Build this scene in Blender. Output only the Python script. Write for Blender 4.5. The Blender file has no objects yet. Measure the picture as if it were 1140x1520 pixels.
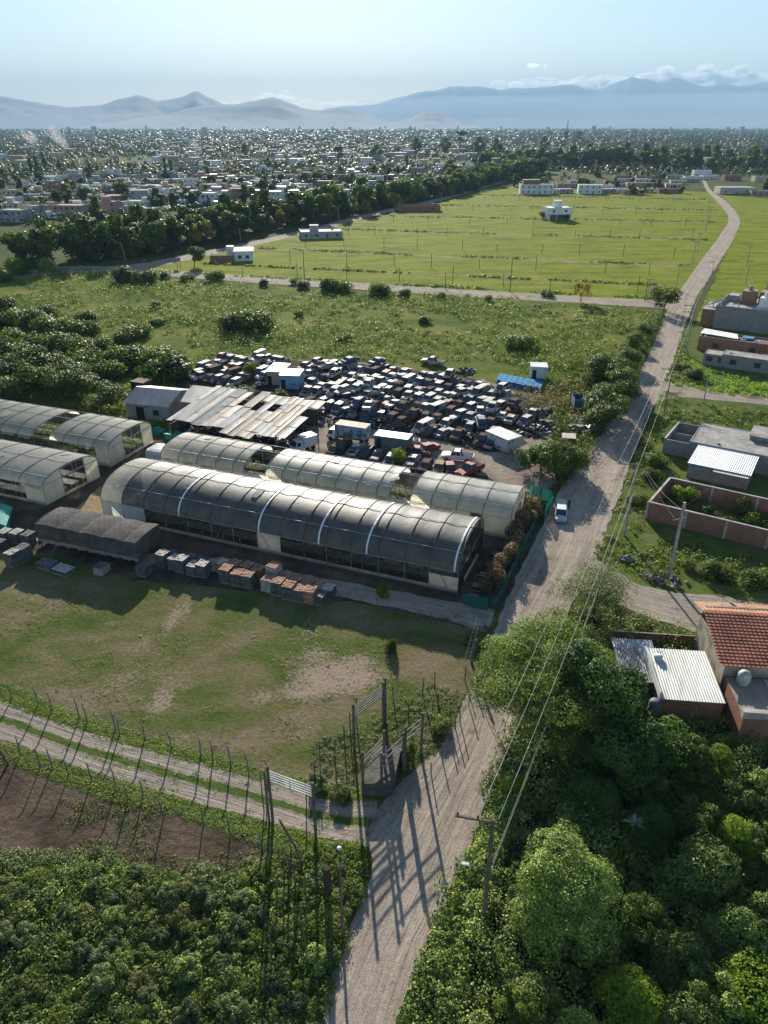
import bpy, bmesh, math, random
import numpy as np
from mathutils import Vector, Matrix, geometry, noise
R = math.radians
random.seed(7)
rng = np.random.default_rng(7)

# ---------------------------------------------------------------- camera, sky, sun, exposure
scn = bpy.context.scene
C = scn.collection
H = 48.0
PITCH = R(27.7)
FPX = 1093.0
cam_d = bpy.data.cameras.new("camera")
cam_d.sensor_fit = 'VERTICAL'
cam_d.sensor_height = 24
cam_d.lens = 24 * FPX / 1520
cam_d.clip_start = 0.5
cam_d.clip_end = 90000
cam = bpy.data.objects.new("camera", cam_d)
C.objects.link(cam)
cam.location = (0, 0, H)
cam.rotation_euler = (R(90) - PITCH, 0, 0)
scn.camera = cam

SUN_EL = R(19.0)
SUN_AZ = R(-5.5)            # from +Y towards +X
w = bpy.data.worlds.new("World")
scn.world = w
w.use_nodes = True
nt = w.node_tree
nt.nodes.clear()
sky = nt.nodes.new('ShaderNodeTexSky')
sky.sky_type = 'NISHITA'
sky.sun_disc = False
sky.sun_elevation = SUN_EL
sky.sun_rotation = SUN_AZ
sky.air_density = 1.0
sky.dust_density = 0.15
sky.ozone_density = 2.0
bg = nt.nodes.new('ShaderNodeBackground')
bg.inputs[1].default_value = 0.061
wo = nt.nodes.new('ShaderNodeOutputWorld')
nt.links.new(sky.outputs[0], bg.inputs[0])
nt.links.new(bg.outputs[0], wo.inputs[0])

sd = bpy.data.lights.new("sun", 'SUN')
sd.energy = 5.0
sd.angle = R(0.6)
sd.color = (1.0, 0.93, 0.80)
sun = bpy.data.objects.new("sun", sd)
C.objects.link(sun)
sv = Vector((math.sin(SUN_AZ) * math.cos(SUN_EL), math.cos(SUN_AZ) * math.cos(SUN_EL), math.sin(SUN_EL)))
sun.rotation_euler = sv.to_track_quat('Z', 'Y').to_euler()
sun.location = (0, 0, 80)

scn.view_settings.view_transform = 'Standard'
scn.view_settings.look = 'None'
scn.view_settings.exposure = 1.24
scn.view_settings.gamma = 1.0
scn.cycles.use_denoising = True
scn.cycles.max_bounces = 6
scn.cycles.diffuse_bounces = 3
scn.cycles.glossy_bounces = 3
scn.cycles.transmission_bounces = 4
scn.cycles.transparent_max_bounces = 8
scn.cycles.volume_bounces = 0
scn.cycles.sample_clamp_indirect = 4
scn.cycles.caustics_reflective = False
scn.cycles.caustics_refractive = False

# ---------------------------------------------------------------- helpers
cP, sP = math.cos(PITCH), math.sin(PITCH)
def at(px, py, z=0.0):
    """pixel of the photograph -> point of the ground (or of the level z)"""
    u = (px - 570) / FPX; v = (760 - py) / FPX
    dx, dy, dz = u, cP + v * sP, -sP + v * cP
    t = (z - H) / dz
    return Vector((t * dx, t * dy, z))
def at_dist(px, py, Y):
    u = (px - 570) / FPX; v = (760 - py) / FPX
    dx, dy, dz = u, cP + v * sP, -sP + v * cP
    t = Y / dy
    return Vector((t * dx, Y, H + t * dz))

def tag(o, label=None, cat=None, group=None, kind=None):
    if label: o["label"] = label
    if cat: o["category"] = cat
    if group: o["group"] = group
    if kind: o["kind"] = kind
    return o
def empty(name, loc=(0, 0, 0), rz=0.0, label=None, cat=None, group=None):
    o = bpy.data.objects.new(name, None)
    o.empty_display_size = 0.5
    C.objects.link(o)
    o.location = loc
    o.rotation_euler = (0, 0, rz)
    return tag(o, label, cat, group)
def copy_tree(o, parent=None):
    c = o.copy(); C.objects.link(c); c.parent = parent
    for ch in o.children: copy_tree(ch, c)
    return c
def ordn(n):
    base = ["zeroth", "first", "second", "third", "fourth", "fifth", "sixth", "seventh", "eighth", "ninth", "tenth", "eleventh",
            "twelfth", "thirteenth", "fourteenth", "fifteenth", "sixteenth", "seventeenth", "eighteenth", "nineteenth"]
    tens = {2: "twent", 3: "thirt", 4: "fort", 5: "fift", 6: "sixt", 7: "sevent", 8: "eight", 9: "ninet"}
    if n < 20: return base[n]
    if n >= 100: return "hundred-and-" + ordn(n - 100) if n > 100 else "hundredth"
    t, u = divmod(n, 10)
    return tens[t] + ("ieth" if u == 0 else "y-" + base[u])

class MB:
    """collects shapes for ONE mesh"""
    def __init__(s): s.v = []; s.f = []; s.m = []
    def poly(s, pts, m=0):
        n = len(s.v); s.v += [tuple(p) for p in pts]; s.f.append(tuple(range(n, n + len(pts)))); s.m.append(m)
    def box(s, x0, y0, z0, x1, y1, z1, m=0, mat=None):
        p = [(x0, y0, z0), (x1, y0, z0), (x1, y1, z0), (x0, y1, z0), (x0, y0, z1), (x1, y0, z1), (x1, y1, z1), (x0, y1, z1)]
        if mat is not None: p = [tuple(mat @ Vector(q)) for q in p]
        n = len(s.v); s.v += p
        for f in ((0, 3, 2, 1), (4, 5, 6, 7), (0, 1, 5, 4), (1, 2, 6, 5), (2, 3, 7, 6), (3, 0, 4, 7)):
            s.f.append(tuple(n + i for i in f)); s.m.append(m)
    def hexa(s, p, m=0):
        n = len(s.v); s.v += [tuple(q) for q in p]
        for f in ((0, 3, 2, 1), (4, 5, 6, 7), (0, 1, 5, 4), (1, 2, 6, 5), (2, 3, 7, 6), (3, 0, 4, 7)):
            s.f.append(tuple(n + i for i in f)); s.m.append(m)
    def tube(s, pts, r, n=6, m=0, cap=True):
        pts = [Vector(p) for p in pts]
        rs = r if isinstance(r, (list, tuple)) else [r] * len(pts)
        base = len(s.v)
        for i, p in enumerate(pts):
            d = (pts[min(i + 1, len(pts) - 1)] - pts[max(i - 1, 0)]).normalized()
            a = d.orthogonal().normalized() if abs(d.z) > .9 else d.cross(Vector((0, 0, 1))).normalized()
            b = d.cross(a)
            for k in range(n):
                t = 2 * math.pi * k / n
                s.v.append(tuple(p + (a * math.cos(t) + b * math.sin(t)) * rs[i]))
        for i in range(len(pts) - 1):
            for k in range(n):
                k2 = (k + 1) % n
                s.f.append((base + i * n + k, base + i * n + k2, base + (i + 1) * n + k2, base + (i + 1) * n + k)); s.m.append(m)
        if cap:
            s.f.append(tuple(base + k for k in range(n))[::-1]); s.m.append(m)
            s.f.append(tuple(base + (len(pts) - 1) * n + k for k in range(n))); s.m.append(m)
    def lathe(s, prof, n=12, at=(0, 0, 0), m=0):
        base = len(s.v)
        for r, z in prof:
            for k in range(n):
                t = 2 * math.pi * k / n
                s.v.append((at[0] + r * math.cos(t), at[1] + r * math.sin(t), at[2] + z))
        for i in range(len(prof) - 1):
            for k in range(n):
                k2 = (k + 1) % n
                s.f.append((base + i * n + k, base + i * n + k2, base + (i + 1) * n + k2, base + (i + 1) * n + k)); s.m.append(m)
        s.f.append(tuple(base + k for k in range(n))[::-1]); s.m.append(m)
        s.f.append(tuple(base + (len(prof) - 1) * n + k for k in range(n))); s.m.append(m)
    def sweep(s, secs, m=0, closed=False, cap=False):
        """secs: list of equal-length rings/polylines"""
        n = len(secs[0]); base = len(s.v)
        for q in secs: s.v += [tuple(p) for p in q]
        kk = n if closed else n - 1
        for i in range(len(secs) - 1):
            for k in range(kk):
                k2 = (k + 1) % n
                s.f.append((base + i * n + k, base + i * n + k2, base + (i + 1) * n + k2, base + (i + 1) * n + k)); s.m.append(m)
        if cap:
            s.f.append(tuple(base + k for k in range(n))[::-1]); s.m.append(m)
            s.f.append(tuple(base + (len(secs) - 1) * n + k for k in range(n))); s.m.append(m)
    def mesh(s, name, mats, smooth=False):
        me = bpy.data.meshes.new(name)
        me.from_pydata(s.v, [], s.f)
        if not isinstance(mats, (list, tuple)): mats = [mats]
        for q in mats: me.materials.append(q)
        if len(mats) > 1: me.polygons.foreach_set("material_index", s.m)
        if smooth: me.polygons.foreach_set("use_smooth", [True] * len(me.polygons))
        me.update()
        return me
    def build(s, name, mats, parent=None, smooth=False, loc=None, rz=None):
        o = bpy.data.objects.new(name, s.mesh(name, mats, smooth))
        C.objects.link(o)
        if parent is not None: o.parent = parent
        if loc is not None: o.location = loc
        if rz is not None: o.rotation_euler = (0, 0, rz)
        return o
def ob(name, me, parent=None, loc=None, rz=None, sc=None):
    o = bpy.data.objects.new(name, me); C.objects.link(o)
    if parent is not None: o.parent = parent
    if loc is not None: o.location = loc
    if rz is not None: o.rotation_euler = (0, 0, rz)
    if sc is not None: o.scale = sc if isinstance(sc, (tuple, list)) else (sc, sc, sc)
    return o

# ---------------------------------------------------------------- materials
def _nodes(name):
    m = bpy.data.materials.new(name); m.use_nodes = True
    n = m.node_tree; n.nodes.clear()
    out = n.nodes.new('ShaderNodeOutputMaterial')
    return m, n, out
def _noise(n, scale, detail=4, rough=.55, vec=None, dist=0.0):
    t = n.nodes.new('ShaderNodeTexNoise'); t.inputs['Scale'].default_value = scale
    t.inputs['Detail'].default_value = detail; t.inputs['Roughness'].default_value = rough
    t.inputs['Distortion'].default_value = dist
    if vec is not None: n.links.new(vec, t.inputs['Vector'])
    return t.outputs['Fac']
def _ramp(n, fac, stops):
    r = n.nodes.new('ShaderNodeValToRGB')
    e = r.color_ramp.elements
    while len(e) < len(stops): e.new(0.5)
    for i, (p, c) in enumerate(stops):
        e[i].position = p; e[i].color = (c[0], c[1], c[2], 1)
    n.links.new(fac, r.inputs[0])
    return r.outputs[0]
def _mix(n, fac, a, b, mode='MIX'):
    x = n.nodes.new('ShaderNodeMix'); x.data_type = 'RGBA'; x.blend_type = mode
    for sock, val in ((0, fac), (6, a), (7, b)):
        if isinstance(val, (int, float)): x.inputs[sock].default_value = val
        elif isinstance(val, (tuple, list)): x.inputs[sock].default_value = (val[0], val[1], val[2], 1)
        else: n.links.new(val, x.inputs[sock])
    return x.outputs[2]
def _math(n, op, a, b=0.0, c=None):
    x = n.nodes.new('ShaderNodeMath'); x.operation = op
    for i, val in enumerate((a, b) if c is None else (a, b, c)):
        if isinstance(val, (int, float)): x.inputs[i].default_value = val
        else: n.links.new(val, x.inputs[i])
    return x.outputs[0]
def _pos(n):
    return n.nodes.new('ShaderNodeNewGeometry').outputs['Position']
def _objc(n):
    return n.nodes.new('ShaderNodeTexCoord').outputs['Object']
def _sep(n, v):
    s = n.nodes.new('ShaderNodeSeparateXYZ'); n.links.new(v, s.inputs[0]); return s.outputs
def _comb(n, x, y, z=0.0):
    s = n.nodes.new('ShaderNodeCombineXYZ')
    for i, val in enumerate((x, y, z)):
        if isinstance(val, (int, float)): s.inputs[i].default_value = val
        else: n.links.new(val, s.inputs[i])
    return s.outputs[0]
def _attr(n, name):
    a = n.nodes.new('ShaderNodeAttribute'); a.attribute_name = name; return a
def _bump(n, h, strength, dist):
    b = n.nodes.new('ShaderNodeBump'); b.inputs['Strength'].default_value = strength; b.inputs['Distance'].default_value = dist
    n.links.new(h, b.inputs['Height']); return b.outputs[0]
def _bsdf(n, out, col, rough=.8, metal=0., spec=.3, normal=None, trans=0.0, tcol=None):
    p = n.nodes.new('ShaderNodeBsdfPrincipled')
    if isinstance(col, (tuple, list)): p.inputs['Base Color'].default_value = (*col[:3], 1)
    else: n.links.new(col, p.inputs['Base Color'])
    if isinstance(rough, (int, float)): p.inputs['Roughness'].default_value = rough
    else: n.links.new(rough, p.inputs['Roughness'])
    p.inputs['Metallic'].default_value = metal
    p.inputs['Specular IOR Level'].default_value = spec
    if normal is not None: n.links.new(normal, p.inputs['Normal'])
    sh = p.outputs[0]
    if trans > 0:
        t = n.nodes.new('ShaderNodeBsdfTranslucent')
        if tcol is None: tcol = col
        if isinstance(tcol, (tuple, list)): t.inputs[0].default_value = (*tcol[:3], 1)
        else: n.links.new(tcol, t.inputs[0])
        mx = n.nodes.new('ShaderNodeMixShader'); mx.inputs[0].default_value = trans
        n.links.new(sh, mx.inputs[1]); n.links.new(t.outputs[0], mx.inputs[2]); sh = mx.outputs[0]
    if out is not None: n.links.new(sh, out.inputs[0])
    return p, sh
def sc3(c, k): return tuple(min(1, x * k) for x in c)
MATS = {}
def M(name, base, rough=.8, var=.3, scale=.6, col2=None, fine=8., bump=.25, bdist=.03, metal=0., spec=.3, trans=0., lo=.35, hi=.65):
    """weathered surface: large patches, fine grain and bump, all in world coordinates"""
    if name in MATS: return MATS[name]
    m, n, out = _nodes(name)
    pos = _pos(n)
    c2 = col2 if col2 is not None else sc3(base, 1 + var)
    col = _ramp(n, _noise(n, scale, 6, .6, pos), [(lo, sc3(base, 1 - var) if col2 is None else base), (hi, c2)])
    f = _noise(n, fine, 3, .6, pos)
    col = _mix(n, .55, col, _ramp(n, f, [(.3, (.62, .62, .62)), (.7, (1.25, 1.25, 1.25))]), 'MULTIPLY')
    _bsdf(n, out, col, rough, metal, spec, _bump(n, f, bump, bdist) if bump else None, trans)
    MATS[name] = m
    return m
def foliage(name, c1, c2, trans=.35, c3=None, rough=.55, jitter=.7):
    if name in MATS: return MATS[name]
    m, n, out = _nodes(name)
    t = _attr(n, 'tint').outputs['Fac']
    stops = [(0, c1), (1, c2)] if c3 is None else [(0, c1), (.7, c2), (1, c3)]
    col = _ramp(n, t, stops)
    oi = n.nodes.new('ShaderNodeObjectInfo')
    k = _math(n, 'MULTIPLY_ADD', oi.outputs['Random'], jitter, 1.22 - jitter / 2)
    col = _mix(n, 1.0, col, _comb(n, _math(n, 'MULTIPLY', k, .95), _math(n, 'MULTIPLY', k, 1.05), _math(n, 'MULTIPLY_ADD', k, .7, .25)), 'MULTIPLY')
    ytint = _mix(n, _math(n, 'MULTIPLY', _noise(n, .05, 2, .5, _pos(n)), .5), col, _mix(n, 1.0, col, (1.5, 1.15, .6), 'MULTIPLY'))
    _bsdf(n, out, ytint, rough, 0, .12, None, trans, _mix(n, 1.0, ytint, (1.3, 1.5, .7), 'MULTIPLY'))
    MATS[name] = m
    return m

# ---------------------------------------------------------------- leaves in bulk
def unit(a): return a / np.maximum(np.linalg.norm(a, axis=1, keepdims=True), 1e-6)
def leafmesh(name, P, N, size, tint, mat, aspect=.62, extra=None):
    P = np.asarray(P, float); N = unit(np.asarray(N, float)); n = len(P)
    r = rng.normal(size=(n, 3)); T = unit(np.cross(N, r)); B = np.cross(N, T)
    s = np.broadcast_to(size, (n,)).reshape(n, 1)
    lift = N * s * .12
    V = np.empty((n, 4, 3))
    V[:, 0] = P - T * s * .5; V[:, 1] = P + B * s * .5 * aspect + lift
    V[:, 2] = P + T * s * .5; V[:, 3] = P - B * s * .5 * aspect + lift
    me = bpy.data.meshes.new(name)
    me.vertices.add(4 * n); me.vertices.foreach_set("co", V.reshape(-1))
    me.loops.add(4 * n); me.loops.foreach_set("vertex_index", np.arange(4 * n, dtype=np.int32))
    me.polygons.add(n)
    me.polygons.foreach_set("loop_start", np.arange(0, 4 * n, 4, dtype=np.int32))
    at_ = me.attributes.new("tint", 'FLOAT', 'POINT')
    at_.data.foreach_set("value", np.repeat(np.clip(np.broadcast_to(tint, (n,)), 0, 1), 4).astype(np.float32))
    me.materials.append(mat)
    me.update(calc_edges=True)
    return me
def blobs(cen, rad, dens, leaf, flat=1.0, upbias=.35, floor=None, tintv=.35, core=.25):
    """leaf positions on lumpy ellipsoid shells. cen (k,3), rad (k,3)"""
    P = []; N = []; S = []; T = []
    for c, r in zip(np.asarray(cen, float), np.asarray(rad, float)):
        area = 4 * math.pi * ((r[0] * r[1]) ** 1.6 / 3 + (r[0] * r[2]) ** 1.6 / 3 + (r[1] * r[2]) ** 1.6 / 3) ** (1 / 1.6)
        k = max(6, int(area * dens))
        d = unit(rng.normal(size=(k, 3)))
        lump = 1 + .13 * np.sin(d[:, 0] * 5 + c[0] * 3) * np.cos(d[:, 1] * 6 + c[1] * 2) + .1 * np.sin(d[:, 2] * 9 + c[0]) 
        rr = lump * (1 - rng.random(k) ** 2 * .28)
        p = c + d * r * rr[:, None]
        nn = unit(d / r) + rng.normal(size=(k, 3)) * .55; nn[:, 2] += upbias
        t = .58 + rng.normal(size=k) * .18 + (rng.random() - .5) * 2 * tintv
        s = leaf * (.65 + .7 * rng.random(k))
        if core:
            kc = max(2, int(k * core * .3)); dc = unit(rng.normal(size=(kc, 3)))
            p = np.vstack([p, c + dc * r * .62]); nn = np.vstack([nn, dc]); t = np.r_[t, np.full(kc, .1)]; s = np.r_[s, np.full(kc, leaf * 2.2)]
        if floor is not None:
            q = p[:, 2] > floor; p, nn, t, s = p[q], nn[q], t[q], s[q]
        P.append(p); N.append(nn); S.append(s); T.append(t)
    return np.vstack(P), np.vstack(N), np.concatenate(S), np.concatenate(T)
def inside(poly, x, y):
    """vectorised point in polygon; poly list of (x,y)"""
    x = np.asarray(x); y = np.asarray(y); r = np.zeros(x.shape, bool)
    n = len(poly)
    for i in range(n):
        x0, y0 = poly[i][:2]; x1, y1 = poly[(i + 1) % n][:2]
        c = (y0 > y) != (y1 > y)
        with np.errstate(divide='ignore', invalid='ignore'):
            r ^= c & (x < (x1 - x0) * (y - y0) / (y1 - y0 + 1e-12) + x0)
    return r
def gpoly(px): return [tuple(at(*p)[:2]) for p in px]
def scatter(poly, n, excl=()):
    xs = [p[0] for p in poly]; ys = [p[1] for p in poly]
    out = np.zeros((0, 2))
    for _ in range(60):
        q = np.c_[rng.uniform(min(xs), max(xs), n), rng.uniform(min(ys), max(ys), n)]
        k = inside(poly, q[:, 0], q[:, 1])
        for e in excl: k &= ~inside(e, q[:, 0], q[:, 1])
        out = np.vstack([out, q[k]])
        if len(out) >= n: break
    return out[:n]
# ---------------------------------------------------------------- ground materials
def ground_mat(name, stops, scale=.15, fine=2.5, bump=.5, bdist=.15, rough=.95, stretch=None, attr=None, bare=None, dist=.3):
    m, n, out = _nodes(name)
    pos = _pos(n)
    vec = pos
    if stretch:
        mp = n.nodes.new('ShaderNodeMapping'); mp.inputs['Rotation'].default_value = (0, 0, stretch[0])
        mp.inputs['Scale'].default_value = (stretch[1], stretch[2], 1); n.links.new(pos, mp.inputs[0]); vec = mp.outputs[0]
    big = _noise(n, scale, 8, .62, vec, dist)
    col = _ramp(n, big, stops)
    f = _noise(n, fine, 6, .7, pos)
    f2 = _noise(n, fine * 5, 3, .7, pos)
    col = _mix(n, .7, col, _ramp(n, f, [(.3, (.55, .55, .55)), (.7, (1.35, 1.35, 1.35))]), 'MULTIPLY')
    col = _mix(n, .5, col, _ramp(n, f2, [(.3, (.6, .6, .6)), (.7, (1.3, 1.3, 1.3))]), 'MULTIPLY')
    if attr:
        a = _attr(n, attr).outputs['Fac']
        k = _math(n, 'ADD', a, _math(n, 'MULTIPLY', _math(n, 'SUBTRACT', f, .5), 1.6))
        k = _math(n, 'ADD', k, _math(n, 'MULTIPLY', _math(n, 'SUBTRACT', f2, .5), .9))
        mask = _ramp(n, k, [(.42, (0, 0, 0)), (.72, (1, 1, 1))])
        bc = _ramp(n, f2, [(.25, sc3(bare, .65)), (.75, sc3(bare, 1.3))])
        col = _mix(n, mask, col, bc)
    h = _math(n, 'ADD', f, _math(n, 'MULTIPLY', f2, .45))
    _bsdf(n, out, col, rough, 0, 0.02, _bump(n, h, bump, bdist))
    MATS[name] = m
    return m
def sheet(name, poly, mat, z, jag=.35, step=1.2, cuts=0, kind='structure', attr=None, grid=None):
    """flat sheet from world-space polygon with an irregular edge"""
    pts = []
    n = len(poly)
    for i in range(n):
        a = Vector(poly[i][:2]); b = Vector(poly[(i + 1) % n][:2]); L = (b - a).length
        st = max(step, (a.length) * .006)
        k = max(1, int(L / st))
        d = (b - a) / max(L, 1e-6); nn = Vector((-d.y, d.x))
        for j in range(k):
            p = a + (b - a) * j / k
            q = noise.noise(Vector((p.x * .45, p.y * .45, z * 50))) * .6 + noise.noise(Vector((p.x * 1.7, p.y * 1.7, z * 90))) * .5
            jj = jag * max(1, p.length / 120)
            p = p + nn * q * 2 * jj
            pts.append((p.x, p.y, z))
    tris = geometry.tessellate_polygon([[Vector(p) for p in pts]])
    me = bpy.data.meshes.new(name); me.from_pydata(pts, [], [tuple(t) for t in tris]); me.materials.append(mat)
    me.validate(); me.update()
    # all faces up
    bm = bmesh.new(); bm.from_mesh(me)
    for f in bm.faces:
        if f.normal.z < 0: f.normal_flip()
    bm.to_mesh(me); bm.free()
    o = ob(name, me); tag(o, kind=kind)
    return o
G_plain = ground_mat('plain', [(.3, (.035, .05, .016)), (.5, (.07, .085, .025)), (.7, (.10, .10, .04))], .02, .3, .3, .5)
G_meadow = ground_mat('meadow', [(.3, (.06, .095, .016)), (.45, (.105, .145, .022)), (.58, (.18, .195, .038)), (.75, (.225, .185, .065))], .06, .9, .8, .4)
G_field = ground_mat('field_grass', [(.30, (.08, .125, .010)), (.45, (.165, .20, .012)), (.58, (.22, .245, .018)), (.70, (.28, .25, .06))], .06, .6, .9, .3, stretch=(R(-12), 1, 2.4))
G_verge = ground_mat('verge', [(.3, (.065, .10, .018)), (.5, (.11, .15, .032)), (.7, (.18, .17, .08))], .35, 2.5, .8, .2)
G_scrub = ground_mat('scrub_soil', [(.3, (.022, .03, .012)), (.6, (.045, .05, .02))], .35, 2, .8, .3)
G_soil = ground_mat('ploughed_soil', [(.3, (.055, .042, .03)), (.45, (.105, .078, .056)), (.58, (.155, .115, .085)), (.7, (.065, .08, .033))], .22, 2.2, 1., .25)
G_yard = ground_mat('yard_dirt', [(.3, (.19, .15, .115)), (.5, (.29, .24, .19)), (.7, (.38, .32, .265))], .25, 1.5, .6, .12)
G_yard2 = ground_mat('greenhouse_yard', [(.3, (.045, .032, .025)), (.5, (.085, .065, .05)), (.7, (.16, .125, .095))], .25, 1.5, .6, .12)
G_chips = ground_mat('sawdust', [(.3, (.27, .19, .10)), (.7, (.45, .34, .21))], .9, 3, 1., .2)
G_oil = ground_mat('oily_dirt', [(.3, (.035, .03, .026)), (.5, (.07, .06, .05)), (.68, (.10, .115, .04))], .3, 1.8, .8, .15)
G_lane = ground_mat('field_lane', [(.3, (.15, .13, .05)), (.5, (.27, .22, .13)), (.7, (.36, .29, .20))], .2, 1, .5, .1)
G_pasture = ground_mat('pasture_grass', [(.28, (.055, .085, .018)), (.42, (.095, .125, .032)), (.53, (.16, .145, .065)), (.64, (.23, .18, .115)), (.8, (.13, .13, .05))], .12, 2.6, 1., .14,
                       attr='bare', bare=(.34, .26, .195), stretch=(R(35), 1, 1.6))
def road_mat(name, base, ruts=(.3, .68), grass=False, edge=.12):
    m, n, out = _nodes(name)
    pos = _pos(n)
    uv = n.nodes.new('ShaderNodeUVMap').outputs[0]
    s = _sep(n, uv)
    st = n.nodes.new('ShaderNodeMapping'); st.inputs['Scale'].default_value = (7, .12, 1); n.links.new(uv, st.inputs[0])
    streak = _noise(n, 1.0, 6, .6, st.outputs[0], .25)
    st2 = n.nodes.new('ShaderNodeMapping'); st2.inputs['Scale'].default_value = (22, .45, 1); n.links.new(uv, st2.inputs[0])
    streak2 = _noise(n, 1.0, 4, .6, st2.outputs[0], .15)
    f = _noise(n, 1.3, 7, .7, pos)
    f2 = _noise(n, 9, 4, .75, pos)
    k = _math(n, 'MULTIPLY_ADD', streak, .42, _math(n, 'MULTIPLY_ADD', streak2, .16, _math(n, 'MULTIPLY_ADD', f, .24, _math(n, 'MULTIPLY', _noise(n, .25, 5, .6, pos, .5), .22))))
    col = _ramp(n, k, [(.38, sc3(base, .5)), (.48, sc3(base, .82)), (.56, sc3(base, 1.05)), (.66, sc3(base, 1.35))])
    col = _mix(n, .8, col, _ramp(n, f2, [(.3, (.55, .55, .55)), (.7, (1.4, 1.4, 1.4))]), 'MULTIPLY')
    # stones
    vo = n.nodes.new('ShaderNodeTexVoronoi'); vo.inputs['Scale'].default_value = 2.2; n.links.new(pos, vo.inputs[0])
    stone = _math(n, 'LESS_THAN', vo.outputs['Distance'], .10)
    col = _mix(n, _math(n, 'MULTIPLY', stone, .6), col, sc3(base, 1.7))
    vp = n.nodes.new('ShaderNodeTexVoronoi'); vp.inputs['Scale'].default_value = .33; n.links.new(pos, vp.inputs[0])
    hole = _ramp(n, _math(n, 'ADD', vp.outputs['Distance'], _math(n, 'MULTIPLY', _math(n, 'SUBTRACT', f, .5), .6)), [(.06, (.62, .60, .58)), (.2, (1, 1, 1))])
    col = _mix(n, .9, col, hole, 'MULTIPLY')
    if grass:
        e = _math(n, 'ABSOLUTE', _math(n, 'SUBTRACT', s[0], .5))
        centre = _math(n, 'SUBTRACT', .13, e)
        g = _math(n, 'ADD', _math(n, 'MULTIPLY', centre, 6), _math(n, 'MULTIPLY', _math(n, 'SUBTRACT', f, .5), 2.2))
        col = _mix(n, _ramp(n, g, [(.0, (0, 0, 0)), (.35, (1, 1, 1))]), col, _ramp(n, f2, [(.3, (.05, .085, .015)), (.7, (.10, .14, .03))]))
    h = _math(n, 'MULTIPLY_ADD', streak2, 1.0, _math(n, 'MULTIPLY', f2, .5))
    _bsdf(n, out, col, .95, 0, .05, _bump(n, h, .9, .1))
    MATS[name] = m
    return m
ROAD = road_mat('dirt_road', (.37, .305, .245))
ROAD2 = road_mat('dirt_lane', (.34, .285, .23))
ROADR = road_mat('rutted_track', (.35, .29, .235), grass=True)
def strip(name, left, right, mat, z, step=.8, jag=.3, px=True):
    """road sheet between two edge polylines"""
    def res(pl, n):
        P = [at(*p) if px else Vector((p[0], p[1], 0)) for p in pl]
        # catmull
        out = []
        for i in range(len(P) - 1):
            p0 = P[max(i - 1, 0)]; p1 = P[i]; p2 = P[i + 1]; p3 = P[min(i + 2, len(P) - 1)]
            for j in range(16):
                t = j / 16
                out.append(.5 * ((2 * p1) + (p2 - p0) * t + (2 * p0 - 5 * p1 + 4 * p2 - p3) * t * t + (3 * p1 - p0 - 3 * p2 + p3) * t ** 3))
        out.append(P[-1])
        d = [0]
        for a, b in zip(out, out[1:]): d.append(d[-1] + (b - a).length)
        L = d[-1]; r = []; k = 0
        for i in range(n + 1):
            s = L * i / n
            while k < len(d) - 2 and d[k + 1] < s: k += 1
            t = (s - d[k]) / max(d[k + 1] - d[k], 1e-6)
            r.append(out[k].lerp(out[k + 1], min(max(t, 0), 1)))
        return r, L
    _, L = res(left, 4)
    n = int(L / step)
    A, _ = res(left, n); B, _ = res(right, n)
    nx = 8
    V = []; UV = []
    for i in range(n + 1):
        for j in range(nx + 1):
            p = A[i].lerp(B[i], j / nx)
            if j in (0, nx):
                d = (B[i] - A[i]).normalized() * (1 if j == 0 else -1)
                q = noise.noise(Vector((p.x * .5, p.y * .5, j))) * .7 + noise.noise(Vector((p.x * 2, p.y * 2, 3 + j))) * .5
                p = p + d * q * jag * 1.6
            V.append((p.x, p.y, z)); UV.append((j / nx, i / n * L / 2))
    Fc = []
    for i in range(n):
        for j in range(nx):
            a = i * (nx + 1) + j
            Fc.append((a, a + 1, a + nx + 2, a + nx + 1))
    me = bpy.data.meshes.new(name); me.from_pydata(V, [], Fc); me.materials.append(mat)
    ul = me.uv_layers.new(name="UVMap")
    for lp in me.loops: ul.data[lp.index].uv = UV[lp.vertex_index]
    me.update()
    if me.polygons[0].normal.z < 0: me.flip_normals()
    o = ob(name, me); tag(o, kind='structure')
    return o

# ---------------------------------------------------------------- the ground, out to the horizon
ang = [i * 2 * math.pi / 96 for i in range(96)]
vv = [(0, 0, 0)]; ff = []
for r in (300, 1500, 6000, 20000, 33000):
    vv += [(r * math.cos(a), r * math.sin(a), 0) for a in ang]
for k in range(96): ff.append((0, 1 + k, 1 + (k + 1) % 96))
for q in range(4):
    for k in range(96):
        a = 1 + q * 96 + k; b = 1 + q * 96 + (k + 1) % 96
        ff.append((a, a + 96, b + 96, b))
me = bpy.data.meshes.new("ground"); me.from_pydata(vv, [], ff); me.materials.append(G_plain); me.update()
tag(ob("ground", me), kind='structure')

# regions in photograph pixels -> ground
PG_meadow = gpoly([(-120, 640), (-90, 420), (95, 398), (230, 412), (500, 432), (740, 440), (985, 462), (975, 500), (930, 575), (890, 640), (850, 720), (760, 720), (500, 640), (420, 640), (250, 640), (0, 625)])
sheet('meadow', PG_meadow, G_meadow, .008, .5)
PG_field = gpoly([(150, 402), (330, 368), (520, 330), (640, 305), (740, 277), (1057, 285), (1088, 322), (1056, 372), (1026, 415), (1000, 452), (740, 436), (440, 414), (230, 408)])
sheet('field', PG_field, G_field, .016, .4)
PG_field2 = gpoly([(1100, 332), (1078, 375), (1050, 440), (1030, 480), (1400, 530), (1500, 320), (1070, 290), (1085, 320)])
sheet('field', PG_field2, G_field, .016, .4)
PG_right = gpoly([(1015, 480), (1005, 520), (985, 570), (960, 640), (935, 700), (900, 780), (880, 830), (960, 880), (1140, 930), (1500, 900), (1500, 470)])
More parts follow.
